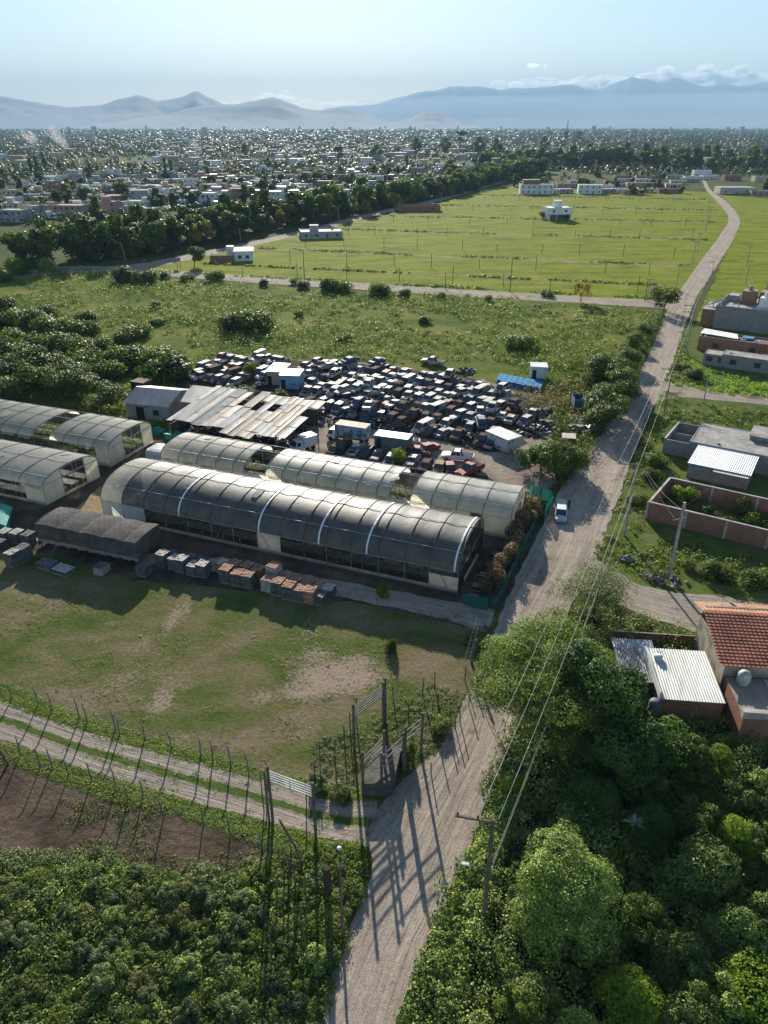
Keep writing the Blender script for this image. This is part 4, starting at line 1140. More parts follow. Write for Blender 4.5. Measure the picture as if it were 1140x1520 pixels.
# the long dark one
g3A, g3B = at(155, 768), at(679, 880)
eX = [155, 182, 214, 245, 278, 311, 345, 381, 415, 451, 484, 521, 560, 599, 638, 678]
def frac(px, A, B, zz, k=200):
    best = min(range(k + 1), key=lambda i: abs(projx(A.lerp(B, i / k) + Vector((0, 0, zz))) - px)); return best / k
def projx(p):
    dep = p.y * cP - (p.z - H) * sP; return 570 + FPX * p.x / dep
g3r = [frac(x, g3A, g3B, 2.7) for x in eX]; g3r[0] = 0; g3r[-1] = 1
greenhouse('longest hoop greenhouse, covered in dark shade cloth with white straps, nearest the grass', g3A, g3B, 11.3, 2.7, 5.75, g3r,
           [PL_pale] + [PL_shade] * 14,
           [(0, g3r[2], .3, 2.7, PL_white_shaded), (g3r[2], g3r[7], 1.2, 2.7, PL_net), (g3r[7], g3r[8], .35, 2.7, PL_pale), (g3r[8], g3r[14], .9, 2.7, PL_net), (g3r[14], 1, .35, 2.0, PL_pale), (g3r[14], 1, 2.0, 2.7, PL_net)],
           [frac(x, g3A, g3B, 2.7) for x in (266.6, 384, 472, 544, 673)], endR=(PL_net, 2.5, 8.8, 3.0), endL=(PL_pale, 3, 8.5, 3.2), ribs_over=DPIPE, crop=(.05, .97, .9, 10.3, SEEDD, 9, .35))
# the cream one behind
g4r_f, g4w, nA = at(756, 799), 12.0, Vector((0, 0, 0))
g4B = at(756, 799.7); axis = (g3B - g3A).normalized(); nrm = Vector((-axis.y, axis.x, 0))
g4A = g4B - axis * 54.5
g4e = [246, 274, 297, 325, 356, 390, 412, 431, 452, 479, 508, 541, 575, 592, 632, 660, 688, 720, 757]
def gfr(px): return min(1, max(0, frac(px, g4A, g4B, 2.5, 400)))
g4r = [0, .06, .12, .18, .235, .27, .335, .385, .43, .485, .54, .60, .655, .69, .745, .80, .865, .93, 1]
g4c = [PL_pale] * 4 + [None, None] + [PL_cream] * 7 + [None] + [PL_cream] * 4
g4c = [PL_pale] * 4 + [PL_pale, None] + [PL_cream] * 7 + [None] + [PL_cream] * 4
greenhouse('cream plastic hoop greenhouse with two open bays, behind the dark one', g4A, g4B, 8.7, 2.9, 4.75, g4r, g4c,
           [(0, .9, .3, 2.9, PL_pale), (.93, 1, .2, 2.9, PL_cream), (.9, .93, 1.2, 2.9, PL_net)], [], endR=(PL_cream, 2.4, 6.4, 3.4), endL=(PL_pale, 2.4, 6.4, 3.2), ribs_over=GPIPE, crop=(.02, .98, .9, 8, SEEDD, 14, .38))
# the two on the left
def left_house(label, cf, cr, L, ribs, cov, side, crop, eave=2.9, apex=4.5):
    B_ = at(*cf); F_ = at(*cr); d = (F_ - B_); wd = d.length; n_ = d.normalized(); ax = Vector((n_.y, -n_.x, 0))
    # the front wall runs along the long axis; the end wall is skewed like the photograph's
    axl = axis
    A_ = B_ - axl * L
    shear = d.dot(axl); wperp = d.dot(nrm)
    return greenhouse(label, A_, B_, wperp, eave, apex, ribs, cov, side, [], endR=(PL_cream, wperp * .33, wperp * .75, None), ribs_over=GPIPE, crop=crop, shear=shear / wperp)
left_house('upper left pale hoop greenhouse with one open bay and black side netting', (165, 693), (228, 656), 37, [0, .1, .2, .3, .4, .5, .59, .68, .76, .84, .92, 1],
           [PL_pale] * 5 + [PL_pale, None] + [PL_pale] * 4, [(0, .88, .8, 2.9, PL_net), (.93, 1, .1, 2.9, PL_cream)], (0, .99, .9, 10, SEED, 16, .4))
left_house('lower left pale hoop greenhouse with bare slatted benches inside its open end', (70, 750), (149, 708), 22, [0, .2, .4, .6, .8, 1],
           [PL_pale] * 5, [(0, .6, 2.3, 2.9, PL_pale), (.84, 1, .1, 2.9, PL_cream)], None)
# ---------------------------------------------------------------- vehicles
def paint(name, col, rough=.38, rust=.25, metal=.25):
    m, n, out = _nodes(name); pos = _pos(n)
    f = _noise(n, 1.3, 6, .65, pos)
    c_ = _ramp(n, f, [(.62 - rust * .55, col), (.70 - rust * .3, (.10, .048, .03)), (.8, (.16, .08, .05))]) if rust > 0 else _ramp(n, f, [(.3, sc3(col, .85)), (.7, col)])
    d = _noise(n, 7, 4, .7, pos); c_ = _mix(n, .5, c_, _ramp(n, d, [(.3, (.62, .6, .58)), (.7, (1.15, 1.15, 1.15))]), 'MULTIPLY')
    r_ = _math(n, 'MULTIPLY_ADD', d, .5, rough + .05)
    _bsdf(n, out, c_, r_, metal * .6, .4, _bump(n, _noise(n, 3.5, 3, .6, pos), .4, .04)); MATS[name] = m; return m
PAINTS = {'white': paint('paint_white', (.52, .52, .50)), 'silver': paint('paint_silver', (.36, .37, .38), metal=.6), 'grey': paint('paint_grey', (.17, .18, .19), metal=.4), 'black': paint('paint_black', (.03, .03, .035)),
          'red': paint('paint_red', (.28, .04, .035)), 'blue': paint('paint_blue', (.05, .10, .20)), 'rusty brown': paint('paint_rust', (.15, .075, .05), .7, .6, 0), 'pale green': paint('paint_green', (.25, .33, .26)), 'cream': paint('paint_cream', (.48, .43, .32)), 'burnt grey': paint('paint_burnt', (.10, .085, .08), .75, .5, 0)}
P_clean = paint('paint_clean_white', (.78, .78, .78), .25, 0, .1)
P_silver = paint('paint_clean_silver', (.50, .54, .58), .22, 0, .7)
P_red = paint('paint_faded_red', (.34, .05, .045), .4, .15, .1)
P_yel = paint('paint_yellow', (.42, .27, .07), .5, .4, 0)
RUB = M('tyre_rubber', (.02, .02, .02), .85, bump=0)
BLACKM = M('dark_cavity', (.018, .018, .018), .9, bump=0)
RIM = M('wheel_rim', (.35, .35, .36), .35, metal=.8, bump=0)
def car_meshes(kind, pm, seed, wreck=True):
    """returns list of (part name, mesh) ; x = length (front at +x), y = width"""
    rs = random.Random(seed)
    spec = {  # length, width, bonnet height, roof height, x of: bonnet end, windscreen top, roof end, rear glass bottom, tail
        'hatchback': (3.9, 1.66, .82, 1.42, .95, .35, -1.35, -1.8, -1.95), 'saloon': (4.4, 1.72, .82, 1.40, 1.0, .35, -1.0, -1.55, -2.2),
        'pickup': (5.0, 1.78, .95, 1.68, 1.35, .85, -.45, -.6, -2.5), 'van': (4.6, 1.85, 1.05, 1.95, 1.75, 1.15, -2.1, -2.25, -2.3), 'estate': (4.4, 1.72, .84, 1.45, 1.0, .4, -1.75, -2.1, -2.2)}[kind]
    L, W, hb, hr, xb, xw, xr, xg, xt = spec
    hw = W / 2; zb = .25
    dent = lambda: rs.uniform(-.06, .06) if wreck else 0
    out = []
    m = MB()
    # lower body as lofted sections along x
    secs = []
    for x, top, wf in ((L / 2, .55, .86), (L / 2 - .12, .70, .95), (L / 2 - .5, hb - .06, 1), (xb, hb, 1), (0, hb + .04, 1), (xg, hb + .06, 1), (xt, hb + (.0 if kind != 'pickup' else -.02), .98), (-L / 2, .62, .92)):
        y = hw * wf + dent() * .5; t = top + dent()
        secs.append([(x, -y * .94, zb), (x, -y, .5), (x, -y * .97, t - .06), (x, -y * .86, t), (x, y * .86, t), (x, y * .97, t - .06), (x, y, .5), (x, y * .94, zb)])
    m.sweep(secs, closed=True, cap=True)
    # roof and pillars (cabin frame)
    ry = hw * .78
    zt = hr + (rs.uniform(-.22, 0) if wreck and rs.random() < .3 else 0)
    P = lambda x, y, z: (x, y + (rs.uniform(-.03, .03) if wreck else 0), z)
    m.hexa([(xw, -ry, zt - .05), (xw, ry, zt - .05), (xr, ry, zt - .05), (xr, -ry, zt - .05), (xw - .05, -ry * .94, zt + .02), (xw - .05, ry * .94, zt + .02), (xr + .05, ry * .94, zt + .02), (xr + .05, -ry * .94, zt + .02)])
    for s in (-1, 1):
        m.tube([(xb, s * hw * .88, hb), (xw, s * ry, zt - .03)], .045, 4)
        m.tube([(xg, s * hw * .88, hb + .05), (xr, s * ry, zt - .03)], .07, 4)
        mx = (xb + xr) / 2 if kind != 'pickup' else .1
        m.tube([(mx, s * hw * .9, hb), (mx, s * ry, zt - .03)], .045, 4)
    if kind == 'van':
        for s in (-1, 1): m.hexa([(0, s * hw * .9, hb), (xg, s * hw * .9, hb), (xg, s * hw * .88, hb), (0, s * hw * .88, hb), (0, s * ry * 1.01, zt), (xr, s * ry * 1.01, zt), (xr, s * ry * .98, zt), (0, s * ry * .98, zt)])
    out.append(('body', m.mesh(f'{kind}_body', pm)))
    def quad(nm, p, mt, lvl=0):
        m = MB(); m.poly(p); m.poly([(a, b_, c_ - .03) for a, b_, c_ in p]); out.append((nm, m.mesh(nm, mt)))
    g = GLASS
    quad('windscreen', [(xb - .02, -hw * .84, hb + .03), (xb - .02, hw * .84, hb + .03), (xw + .01, ry * .93, zt - .06), (xw + .01, -ry * .93, zt - .06)], g)
    quad('rear_window', [(xg + .0, hw * .8, hb + .08), (xg + .0, -hw * .8, hb + .08), (xr, -ry * .9, zt - .06), (xr, ry * .9, zt - .06)], g)
    xs_end = xr if kind != 'van' else 0
    xg_end = xg if kind != 'van' else 0
    for s in (-1, 1):
        quad('side_window', [(xb - .1, s * hw * .885, hb + .04), (xg_end + .1, s * hw * .885, hb + .06), (xs_end + .05, s * ry * .99, zt - .07), (xw - .05, s * ry * .99, zt - .07)], g)
    if kind == 'pickup':
        m = MB(); m.box(-2.42, -hw * .82, hb - .06, xg - .12, hw * .82, hb + .035); out.append(('load_bed', m.mesh('load_bed', BLACKM)))
    if wreck and seed % 3 == 0:
        m = MB(); m.box(xb + .1, -hw * .75, hb - .12, L / 2 - .35, hw * .75, hb + .03); out.append(('engine_bay', m.mesh('engine_bay', BLACKM)))
    if not wreck or seed % 2 == 0:
        for x in (L / 2 - .8, -L / 2 + .85):
            for s in (-1, 1):
                m = MB(); m.tube([(x, s * (hw - .16), .33), (x, s * (hw + .02), .33)], .33, 12, 0); m.tube([(x, s * (hw - .1), .33), (x, s * (hw + .035), .33)], .19, 8, 1)
                out.append(('wheel', m.mesh('wheel', [RUB, RIM])))
    if not wreck:
        for s in (-1, 1):
            m = MB(); m.box(L / 2 - .12, s * .62 - .17, .58, L / 2 + .0, s * .62 + .17, .72); out.append(('headlight', m.mesh('headlight', R_white)))
            m = MB(); m.box(-L / 2 - .01, s * .68 - .1, .62, -L / 2 + .1, s * .68 + .1, .82); out.append(('tail_light', m.mesh('tail_light', P_red)))
            m = MB(); m.box(xb - .25, s * (hw + .0) - .04, hb + .03, xb - .1, s * (hw + .14) + .04, hb + .16); out.append(('mirror', m.mesh('mirror', pm)))
        m = MB(); m.box(L / 2 - .08, -hw * .85, .3, L / 2 + .06, hw * .85, .5); out.append(('bumper', m.mesh('bumper', pm)))
    return out
def vehicle(name, meshes, loc, rz, label, cat, group=None, tilt=(0, 0)):
    o = empty(name, loc, rz, label, cat, group); o.rotation_euler = (tilt[0], tilt[1], rz)
    for nm, me in meshes: ob(nm, me, o)
    return o
CARM = {}
def cm(kind, col, var):
    k = (kind, col, var)
    if k not in CARM: CARM[k] = car_meshes(kind, PAINTS[col], hash((kind, var)) % 1 + var + {'hatchback': 0, 'saloon': 7, 'pickup': 14, 'van': 21, 'estate': 28}[kind])
    return CARM[k]
AX = math.atan2(axis.y, axis.x)
rs = random.Random(21)
# wreck rows, between the lane and the meadow
PG_w = gpoly([(268, 566), (300, 548), (335, 528), (420, 536), (470, 540), (560, 548), (640, 560), (690, 566), (740, 588), (770, 612), (800, 622), (795, 640), (765, 668), (742, 672), (700, 664), (655, 652), (600, 640), (545, 630), (500, 618), (462, 608), (450, 585), (400, 578), (340, 572), (262, 580)])
EXW = [gpoly([(738, 690), (735, 630), (805, 630), (805, 690)]), gpoly([(398, 585), (398, 540), (452, 540), (452, 590)]), gpoly([(735, 590), (735, 560), (815, 560), (815, 596)])]
wrecks = []
o0 = at(740, 672); ax2 = (at(462, 606) - at(740, 672)); ax2 = ax2.normalized()
n2 = Vector((ax2.y, -ax2.x, 0));
if n2.y < 0: n2 = -n2
row_rz = math.atan2(n2.y, n2.x)
rowsW = 0
for r_ in range(11):
    off = 2.0 + r_ * 4.35; line = []
    for c_ in range(46):
        p = o0 + ax2 * (c_ * 2.28 - 14 + rs.uniform(-.25, .25)) + n2 * (off + rs.uniform(-.55, .55))
        if not inside(PG_w, [p.x], [p.y])[0]: continue
        if any(inside(e, [p.x], [p.y])[0] for e in EXW): continue
        if rs.random() < .06: continue
        line.append(p)
    line.sort(key=lambda q: q.x)
    for i, p in enumerate(line):
        kind = rs.choice(['hatchback', 'hatchback', 'saloon', 'saloon', 'estate', 'van', 'pickup'])
        col = rs.choice(['white', 'white', 'silver', 'silver', 'silver', 'white', 'black', 'red', 'blue', 'rusty brown', 'burnt grey', 'burnt grey', 'grey', 'pale green', 'cream', 'white'])
        if p.x > 2 and r_ < 3: col = rs.choice(['rusty brown', 'burnt grey', 'silver', 'grey', 'rusty brown', 'white'])
        z = 0.0 if rs.random() < .8 else -.12
        face = row_rz + math.pi + rs.uniform(-.2, .2)
        if rs.random() < .18: face += math.pi
        if rs.random() < .07: face += rs.uniform(-.7, .7)
        q = Vector((p.x, p.y, z))
        vehicle('wrecked_car', cm(kind, col, rs.randrange(3)), q, face, f'{col} {kind} wreck, {ordn(i + 1)} from the left in the {ordn(r_ + 1)} row behind the lane', 'wrecked car', 'wrecks in the breaker yard', (rs.uniform(-.05, .05), rs.uniform(-.06, .06)))
        wrecks.append(q)
        if rs.random() < .10 and len(wrecks) < 250:
            k2 = rs.choice(['hatchback', 'saloon']); c2 = rs.choice(['white', 'silver', 'burnt grey', 'blue'])
            vehicle('wrecked_car', cm(k2, c2, rs.randrange(3)), q + Vector((0, 0, 1.35 if kind != 'van' else 1.9)), face + rs.uniform(-.3, .3), f'{c2} {k2} shell stacked on the {ordn(i + 1)} wreck of the {ordn(r_ + 1)} row', 'wrecked car', 'wrecks in the breaker yard', (rs.uniform(-.1, .1), rs.uniform(-.1, .1)))
# the row of wrecks and cars between lane and greenhouse, one by one
front = [(430, 636, 'pickup', 'grey', .25, 'dark grey pickup parked in the shade beside the tin-roofed workshop'), (418, 665, 'estate', 'cream', 2.6, 'dull cream wreck left of the small white box van'), (497, 672, 'hatchback', 'rusty brown', 1.9, 'rusty red hatchback right of the small white box van'),
         (508, 668, 'pickup', 'black', 2.0, 'dark wreck with white bonnet in front of the blue lorry'), (528, 672, 'saloon', 'white', 2.0, 'white and black saloon in front of the blue lorry'), (546, 676, 'saloon', 'black', 1.9, 'black saloon in front of the green site cabin'), (562, 680, 'saloon', 'grey', 1.9, 'dark saloon without bonnet in front of the green site cabin'),
         (580, 688, 'hatchback', 'white', 2.0, 'white hatchback beside the bush at the dark greenhouse'), (612, 688, 'saloon', 'silver', 2.0, 'silver grey saloon in front of the maroon car'), (605, 658, 'saloon', 'white', .3, 'small white saloon behind the maroon wreck'), (632, 696, 'hatchback', 'rusty brown', 2.0, 'brown wreck left of the yellow one'),
         (668, 700, 'saloon', 'red', 2.5, 'burnt red shell left of the faded red pickup'), (620, 675, 'estate', 'red', .15, 'maroon estate wreck facing the white pickup'), (637, 668, 'hatchback', 'red', 1.0, 'red hatchback wreck tilted behind the maroon estate'), (460, 612, 'pickup', 'burnt grey', .3, 'stripped truck chassis at the left end of the lane')]
for px, py, kind, col, a, lab in front:
    vehicle('wrecked_car', car_meshes(kind, PAINTS[col], 3 + px % 5), at(px, py), AX + R(180) + a * .8 if a > 1.5 else AX + a, lab, 'wrecked car', 'cars along the back greenhouse', (.02, .02))
vehicle('wrecked_car', car_meshes('hatchback', P_yel, 4), at(652, 700), AX + R(180) + 1.7, 'yellow ochre hatchback wreck with its bonnet towards the cream greenhouse', 'wrecked car', 'cars along the back greenhouse')
# white double-cab pickup
def pickup(loc, rz, pm, label, group=None, name='pickup_truck'):
    o = empty(name, loc, rz, label, 'pickup truck', group)
    L, W = 5.3, 1.85; hw = W / 2
    m = MB(); secs = []
    for x, t, wf in ((2.65, .75, .84), (2.5, .95, .96), (1.9, 1.06, 1), (1.15, 1.12, 1), (-.55, 1.14, 1), (-.62, 1.12, 1), (-2.6, 1.12, 1), (-2.65, 1.1, .98)):
        y = hw * wf; secs.append([(x, -y * .94, .42), (x, -y, .7), (x, -y * .98, t - .06), (x, -y * .9, t), (x, y * .9, t), (x, y * .98, t - .06), (x, y, .7), (x, y * .94, .42)])
    m.sweep(secs, closed=True, cap=True); m.build('body', pm, o)
    m = MB(); ry = hw * .8
    m.hexa([(.55, -ry, 1.72), (.55, ry, 1.72), (-.45, ry, 1.74), (-.45, -ry, 1.74), (.45, -ry * .93, 1.8), (.45, ry * .93, 1.8), (-.4, ry * .93, 1.8), (-.4, -ry * .93, 1.8)])
    for s in (-1, 1):
        m.tube([(1.2, s * hw * .88, 1.1), (.55, s * ry, 1.74)], .05, 4); m.tube([(-.62, s * hw * .88, 1.1), (-.45, s * ry, 1.74)], .08, 4); m.tube([(.25, s * hw * .9, 1.1), (.15, s * ry, 1.74)], .05, 4)
    m.build('cab_roof', pm, o)
    def q(nm, p): m = MB(); m.poly(p); m.poly([(a, b_, c_ - .03) for a, b_, c_ in p][::-1]); m.build(nm, GLASS, o)
    q('windscreen', [(1.18, -hw * .84, 1.12), (1.18, hw * .84, 1.12), (.56, ry * .94, 1.72), (.56, -ry * .94, 1.72)])
    q('rear_window', [(-.62, hw * .82, 1.14), (-.62, -hw * .82, 1.14), (-.46, -ry * .9, 1.72), (-.46, ry * .9, 1.72)])
    for s in (-1, 1):
        q('side_window', [(1.05, s * hw * .9, 1.13), (.28, s * hw * .9, 1.14), (.2, s * ry * 1.0, 1.71), (.52, s * ry * 1.0, 1.71)])
        q('side_window', [(.2, s * hw * .9, 1.14), (-.55, s * hw * .9, 1.14), (-.42, s * ry * 1.0, 1.71), (.12, s * ry * 1.0, 1.71)])
        m = MB(); m.box(2.5, s * .66 - .17, .78, 2.66, s * .66 + .17, .95); m.build('headlight', R_white, o)
        m = MB(); m.box(1.0, s * (hw + .02) - .04, 1.12, 1.15, s * (hw + .2) + .04, 1.3); m.build('mirror', pm, o)
    m = MB(); m.box(-2.5, -hw * .84, 1.02, -.72, hw * .84, 1.145); m.build('load_bed', BLACKM, o)
    m = MB(); m.box(2.58, -hw * .85, .42, 2.74, hw * .85, .68); m.box(-2.74, -hw * .8, .45, -2.64, hw * .8, .62); m.build('bumper', RIM, o)
    for x in (1.75, -1.65):
        for s in (-1, 1):
            m = MB(); m.tube([(x, s * (hw - .2), .38), (x, s * (hw + .03), .38)], .38, 14); w_ = m.build('wheel', RUB, o)
            m = MB(); m.tube([(x, s * (hw - .1), .38), (x, s * (hw + .045), .38)], .22, 10); m.build('rim', RIM, w_)
    return o
pickup(at(679, 683), AX + R(180) + R(8), P_clean, 'clean white double-cab pickup parked on the lane in front of the wreck rows')
rp = pickup(at(697, 703), AX + R(180) + 1.15, P_red, 'faded red pickup with open load bed behind the cream greenhouse')
m = MB()
for s in (-1, 1): m.tube([(-.9, s * .85, 1.1), (-.9, s * .85, 2.0)], .04, 5); m.tube([(-2.5, s * .85, 1.1), (-2.5, s * .85, 1.7)], .04, 5)
m.tube([(-.9, -.85, 2.0), (-.9, .85, 2.0)], .04, 5); m.build('roll_bar', PAINTS['black'], rp)
pickup(at(642, 541), AX + R(175), PAINTS['white'], 'white pickup wreck standing alone in the meadow above the rows')
sc = vehicle('car', car_meshes('hatchback', P_silver, 4, False), at(832, 768), R(-103), 'silver hatchback with open tailgate stopped at the roadside by the green netting', 'car')
m = MB(); m.hexa([(-1.35, -.62, 1.42), (-1.35, .62, 1.42), (-2.15, .6, 1.75), (-2.15, -.6, 1.75), (-1.35, -.62, 1.46), (-1.35, .62, 1.46), (-2.15, .6, 1.79), (-2.15, -.6, 1.79)]); m.build('tailgate', P_silver, sc)
def box_truck(loc, rz, cabm, boxm, label, bl=3.2, bh=2.1, bz=.75, wd=1.95, name='box_van', cat='box van', roofm=None, open_sides=False):
    o = empty(name, loc, rz, label, cat)
    hw = wd / 2; cx = bl / 2
    m = MB(); m.hexa([(cx + .1, -hw, .45), (cx + 1.75, -hw * .96, .45), (cx + 1.75, hw * .96, .45), (cx + .1, hw, .45), (cx + .1, -hw, 1.25), (cx + 1.7, -hw * .95, 1.15), (cx + 1.7, hw * .95, 1.15), (cx + .1, hw, 1.25)])
    m.hexa([(cx + .1, -hw * .95, 1.25), (cx + 1.62, -hw * .92, 1.16), (cx + 1.62, hw * .92, 1.16), (cx + .1, hw * .95, 1.25), (cx + .15, -hw * .85, 2.05), (cx + 1.15, -hw * .82, 2.0), (cx + 1.15, hw * .82, 2.0), (cx + .15, hw * .85, 2.05)])
    m.build('cab', cabm, o)
    m = MB(); m.poly([(cx + 1.63, -hw * .84, 1.22), (cx + 1.63, hw * .84, 1.22), (cx + 1.2, hw * .76, 1.94), (cx + 1.2, -hw * .76, 1.94)]); m.build('windscreen', GLASS, o)
    for s in (-1, 1):
        m = MB(); m.poly([(cx + 1.45, s * hw * .965, 1.25), (cx + .5, s * hw * .965, 1.28), (cx + .5, s * hw * .88, 1.9), (cx + 1.08, s * hw * .87, 1.88)]); m.build('side_window', GLASS, o)
    m = MB(); m.box(-bl / 2, -hw * 1.02, bz, bl / 2, hw * 1.02, bz + bh)
    if open_sides:
        for k in range(9):
            x = -bl / 2 + bl * k / 8
            for s in (-1, 1): m.box(x - .04, s * hw * 1.02 - .03, bz, x + .04, s * hw * 1.02 + .05, bz + bh)
        for zz in (.35, .8, 1.3):
            for s in (-1, 1): m.box(-bl / 2, s * hw * 1.03 - .03, bz + zz, bl / 2, s * hw * 1.03 + .035, bz + zz + .1)
    m.build('cargo_box', boxm, o)
    m = MB(); m.box(-bl / 2 - .05, -hw * 1.05, bz + bh, bl / 2 + .05, hw * 1.05, bz + bh + .07); m.build('box_roof', roofm or boxm, o)
    m = MB(); m.box(-bl / 2, -.4, .45, cx + .4, .4, bz); m.build('chassis', BLACKM, o)
    for x in (cx + .95, -bl / 2 + .8):
        for s in (-1, 1): m = MB(); m.tube([(x, s * (hw - .25), .4), (x, s * (hw + .02), .4)], .4, 12); m.build('wheel', RUB, o)
    return o
box_truck(at(457, 666), AX + R(180) + 1.05, P_clean, P_clean, 'small white box van with its cab towards the greenhouses', 2.6, 1.7)
box_truck(at(524, 655), AX + R(180), P_clean, paint('lorry_blue', (.30, .42, .52), .5, .3, 0), 'old lorry with white cab, pale blue slatted box and rusty roof', 5.6, 2.1, 1.0, 2.3, 'lorry', 'lorry', M('rusty_sheet', (.26, .15, .09), .7, col2=(.42, .36, .3), scale=1.2), True)
def site_box(name, loc, rz, wd, dp, h, wm, rm, label, cat, ribs=True, door=True, lift=.15):
    o = empty(name, loc, rz, label, cat)
    m = MB(); m.box(0, 0, lift, wd, dp, h)
    if ribs:
        n = int(wd / .45)
        for k in range(n + 1): m.box(wd * k / n - .03, -.04, lift, wd * k / n + .03, 0, h); 
        n = int(dp / .45)
        for k in range(n + 1): m.box(-.04, dp * k / n - .03, lift, 0, dp * k / n + .03, h); m.box(wd, dp * k / n - .03, lift, wd + .04, dp * k / n + .03, h)
    m.build('wall', wm, o)
    m = MB(); m.box(-.1, -.1, h, wd + .1, dp + .1, h + .08)
    n = int(wd / .5)
    for k in range(n + 1): m.box(wd * k / n - .04, -.1, h + .08, wd * k / n + .04, dp + .1, h + .12)
    m.build('roof', rm, o)
    if door: m = MB(); m.box(.35, -.08, lift + .05, 1.15, -.045, min(h - .2, 2.05)); m.build('door', BLACKM, o)
    return o
ROOFP = M('pale_sheet', (.55, .55, .52), .5, scale=.8, var=.25, metal=.3)
site_box('site_cabin', at(556, 667), AX + R(2), 5.8, 2.4, 2.5, paint('cabin_green', (.15, .20, .19), .6, .1, 0), ROOFP, 'dark green site cabin with pale roof right of the lorry', 'cabin')
site_box('container', at(752, 674), AX + R(58), 3.2, 5.2, 2.4, paint('container_white', (.52, .55, .55), .5, .2, 0), ROOFP, 'white metal container with pale roof at the lane end beside the tree clump', 'container', door=False)
site_box('shed', at(787, 563), AX + R(14), 3.4, 3.4, 2.7, paint('shed_white', (.66, .67, .67), .5, .05, 0), R_white, 'small white metal shed behind the blue tarpaulin', 'shed')
site_box('shed', at(396, 572), AX + R(12), 3.5, 6, 3.0, W_cream, ROOFP, 'narrow cream shed among the wrecks, left of the light blue one', 'shed')
site_box('shed', at(416, 578), AX + R(14), 4.0, 4.4, 3.0, paint('shed_blue', (.22, .42, .58), .5, .1, 0), ROOFP, 'light blue shed among the wrecks above the workshop roof', 'shed')
# blue tarpaulin on the ground
TARPB = M('blue_tarp', (.015, .20, .42), .85, spec=.1, scale=.7, var=.2, bump=.4, bdist=.1)
m = MB(); A_, B_, C_, D_ = at(737, 570), at(802, 582), at(806, 572), at(742, 560)
secs = []
for i in range(25):
    a = A_.lerp(B_, i / 24); d_ = D_.lerp(C_, i / 24)
    secs.append([tuple(a.lerp(d_, j / 8) + Vector((0, 0, .9 + .08 * math.sin(i * .8 + j) * (.5 + .5 * math.sin(j * 1.3)) + .08 * math.sin(i * 2.1)))) for j in range(9)])
m.sweep(secs); m.sweep([[(p[0], p[1], 0) if k in (0,) else (p[0], p[1], p[2] - .03) for k, p in enumerate(s_)] for s_ in secs])
tag(m.build('tarpaulin', TARPB, smooth=True), 'bright blue tarpaulin stretched over scrap beside the small white shed', 'tarpaulin')
# trucks at the verge
o = empty('truck_bed', at(868, 612), R(-4), 'blue steel truck bed with scrap standing in the verge bushes', 'truck bed')
bl = paint('bed_blue', (.06, .16, .26), .6, .2, 0)
m = MB(); m.box(-2.1, 0, .8, 0, .08, 2.4); m.box(-2.1, 3.6, .8, 0, 3.7, 2.4); m.box(-2.1, .08, .8, -2.02, 3.6, 2.4); m.box(-.08, .08, .8, 0, 3.6, 2.4); m.box(-2.02, .08, .8, -.08, 3.6, .9)
for x in (-2.1, -1.05, 0): m.tube([(x, 0, .8), (x, 0, 3.1)], .05, 4)
m.build('side_board', bl, o)
for s in (-2.0, -.25): m = MB(); m.tube([(s, .8, .42), (s + .25, .8, .42)], .42, 10); m.build('wheel', RUB, o)
box_truck(at(882, 610), R(-98), PAINTS['rusty brown'], M('rust_box', (.30, .25, .18), .8, scale=1), 'brown old lorry without wheels visible beside the blue truck bed', 3.4, 1.9, .8, 2.2, 'lorry', 'lorry', M('tan_sheet', (.42, .36, .27), .7))
box_truck(at(842, 668), R(-100), PAINTS['rusty brown'], PAINTS['rusty brown'], 'rusty short lorry half hidden in bushes left of the road', 2.2, 1.6, .9, 2.1, 'lorry', 'lorry', M('tan_sheet', (.42, .36, .27), .7))
for i, (px, py, col, lab) in enumerate(((870, 628, 'black', 'black scrapped car in bushes under the blue truck bed'), (858, 640, 'silver', 'silver scrapped car in bushes above the rusty lorry'), (878, 640, 'burnt grey', 'burnt car shell at the road edge above the rusty lorry'), (808, 618, 'burnt grey', 'burnt car shell beside the rust-coloured weeds'), (815, 635, 'black', 'black car body at the right rim of the wreck field'))):
    vehicle('wrecked_car', cm('saloon', col, i % 3), at(px, py), 1.1 + i, lab, 'wrecked car', 'wrecks in the bushes')
# scrap heaps
def heap(name, loc, r, h, n, mats, label, cat, seed, group=None, long=1.0):
    rs = random.Random(seed); m = MB()
    for i in range(n):
        a = rs.random() * 6.28; q = math.sqrt(rs.random()) * r; zz = h * (1 - q / r) * rs.random()
        mt = Matrix.Translation((math.cos(a) * q * long, math.sin(a) * q, zz + .15)) @ Matrix.Rotation(rs.random() * 6, 4, 'Z') @ Matrix.Rotation(rs.uniform(-.8, .8), 4, 'X') @ Matrix.Rotation(rs.uniform(-.6, .6), 4, 'Y')
        l, w_, t = rs.uniform(.3, 1.1), rs.uniform(.08, .5), rs.uniform(.04, .3)
        m.box(-l / 2, -w_ / 2, -t / 2, l / 2, w_ / 2, t / 2, rs.randrange(len(mats)), mt)
    o = m.build(name, mats, None, False, loc, AX); return tag(o, label, cat, group)
SCR = [PAINTS['burnt grey'], PAINTS['silver'], BLACKM, PAINTS['rusty brown'], PAINTS['blue'], PAINTS['white']]
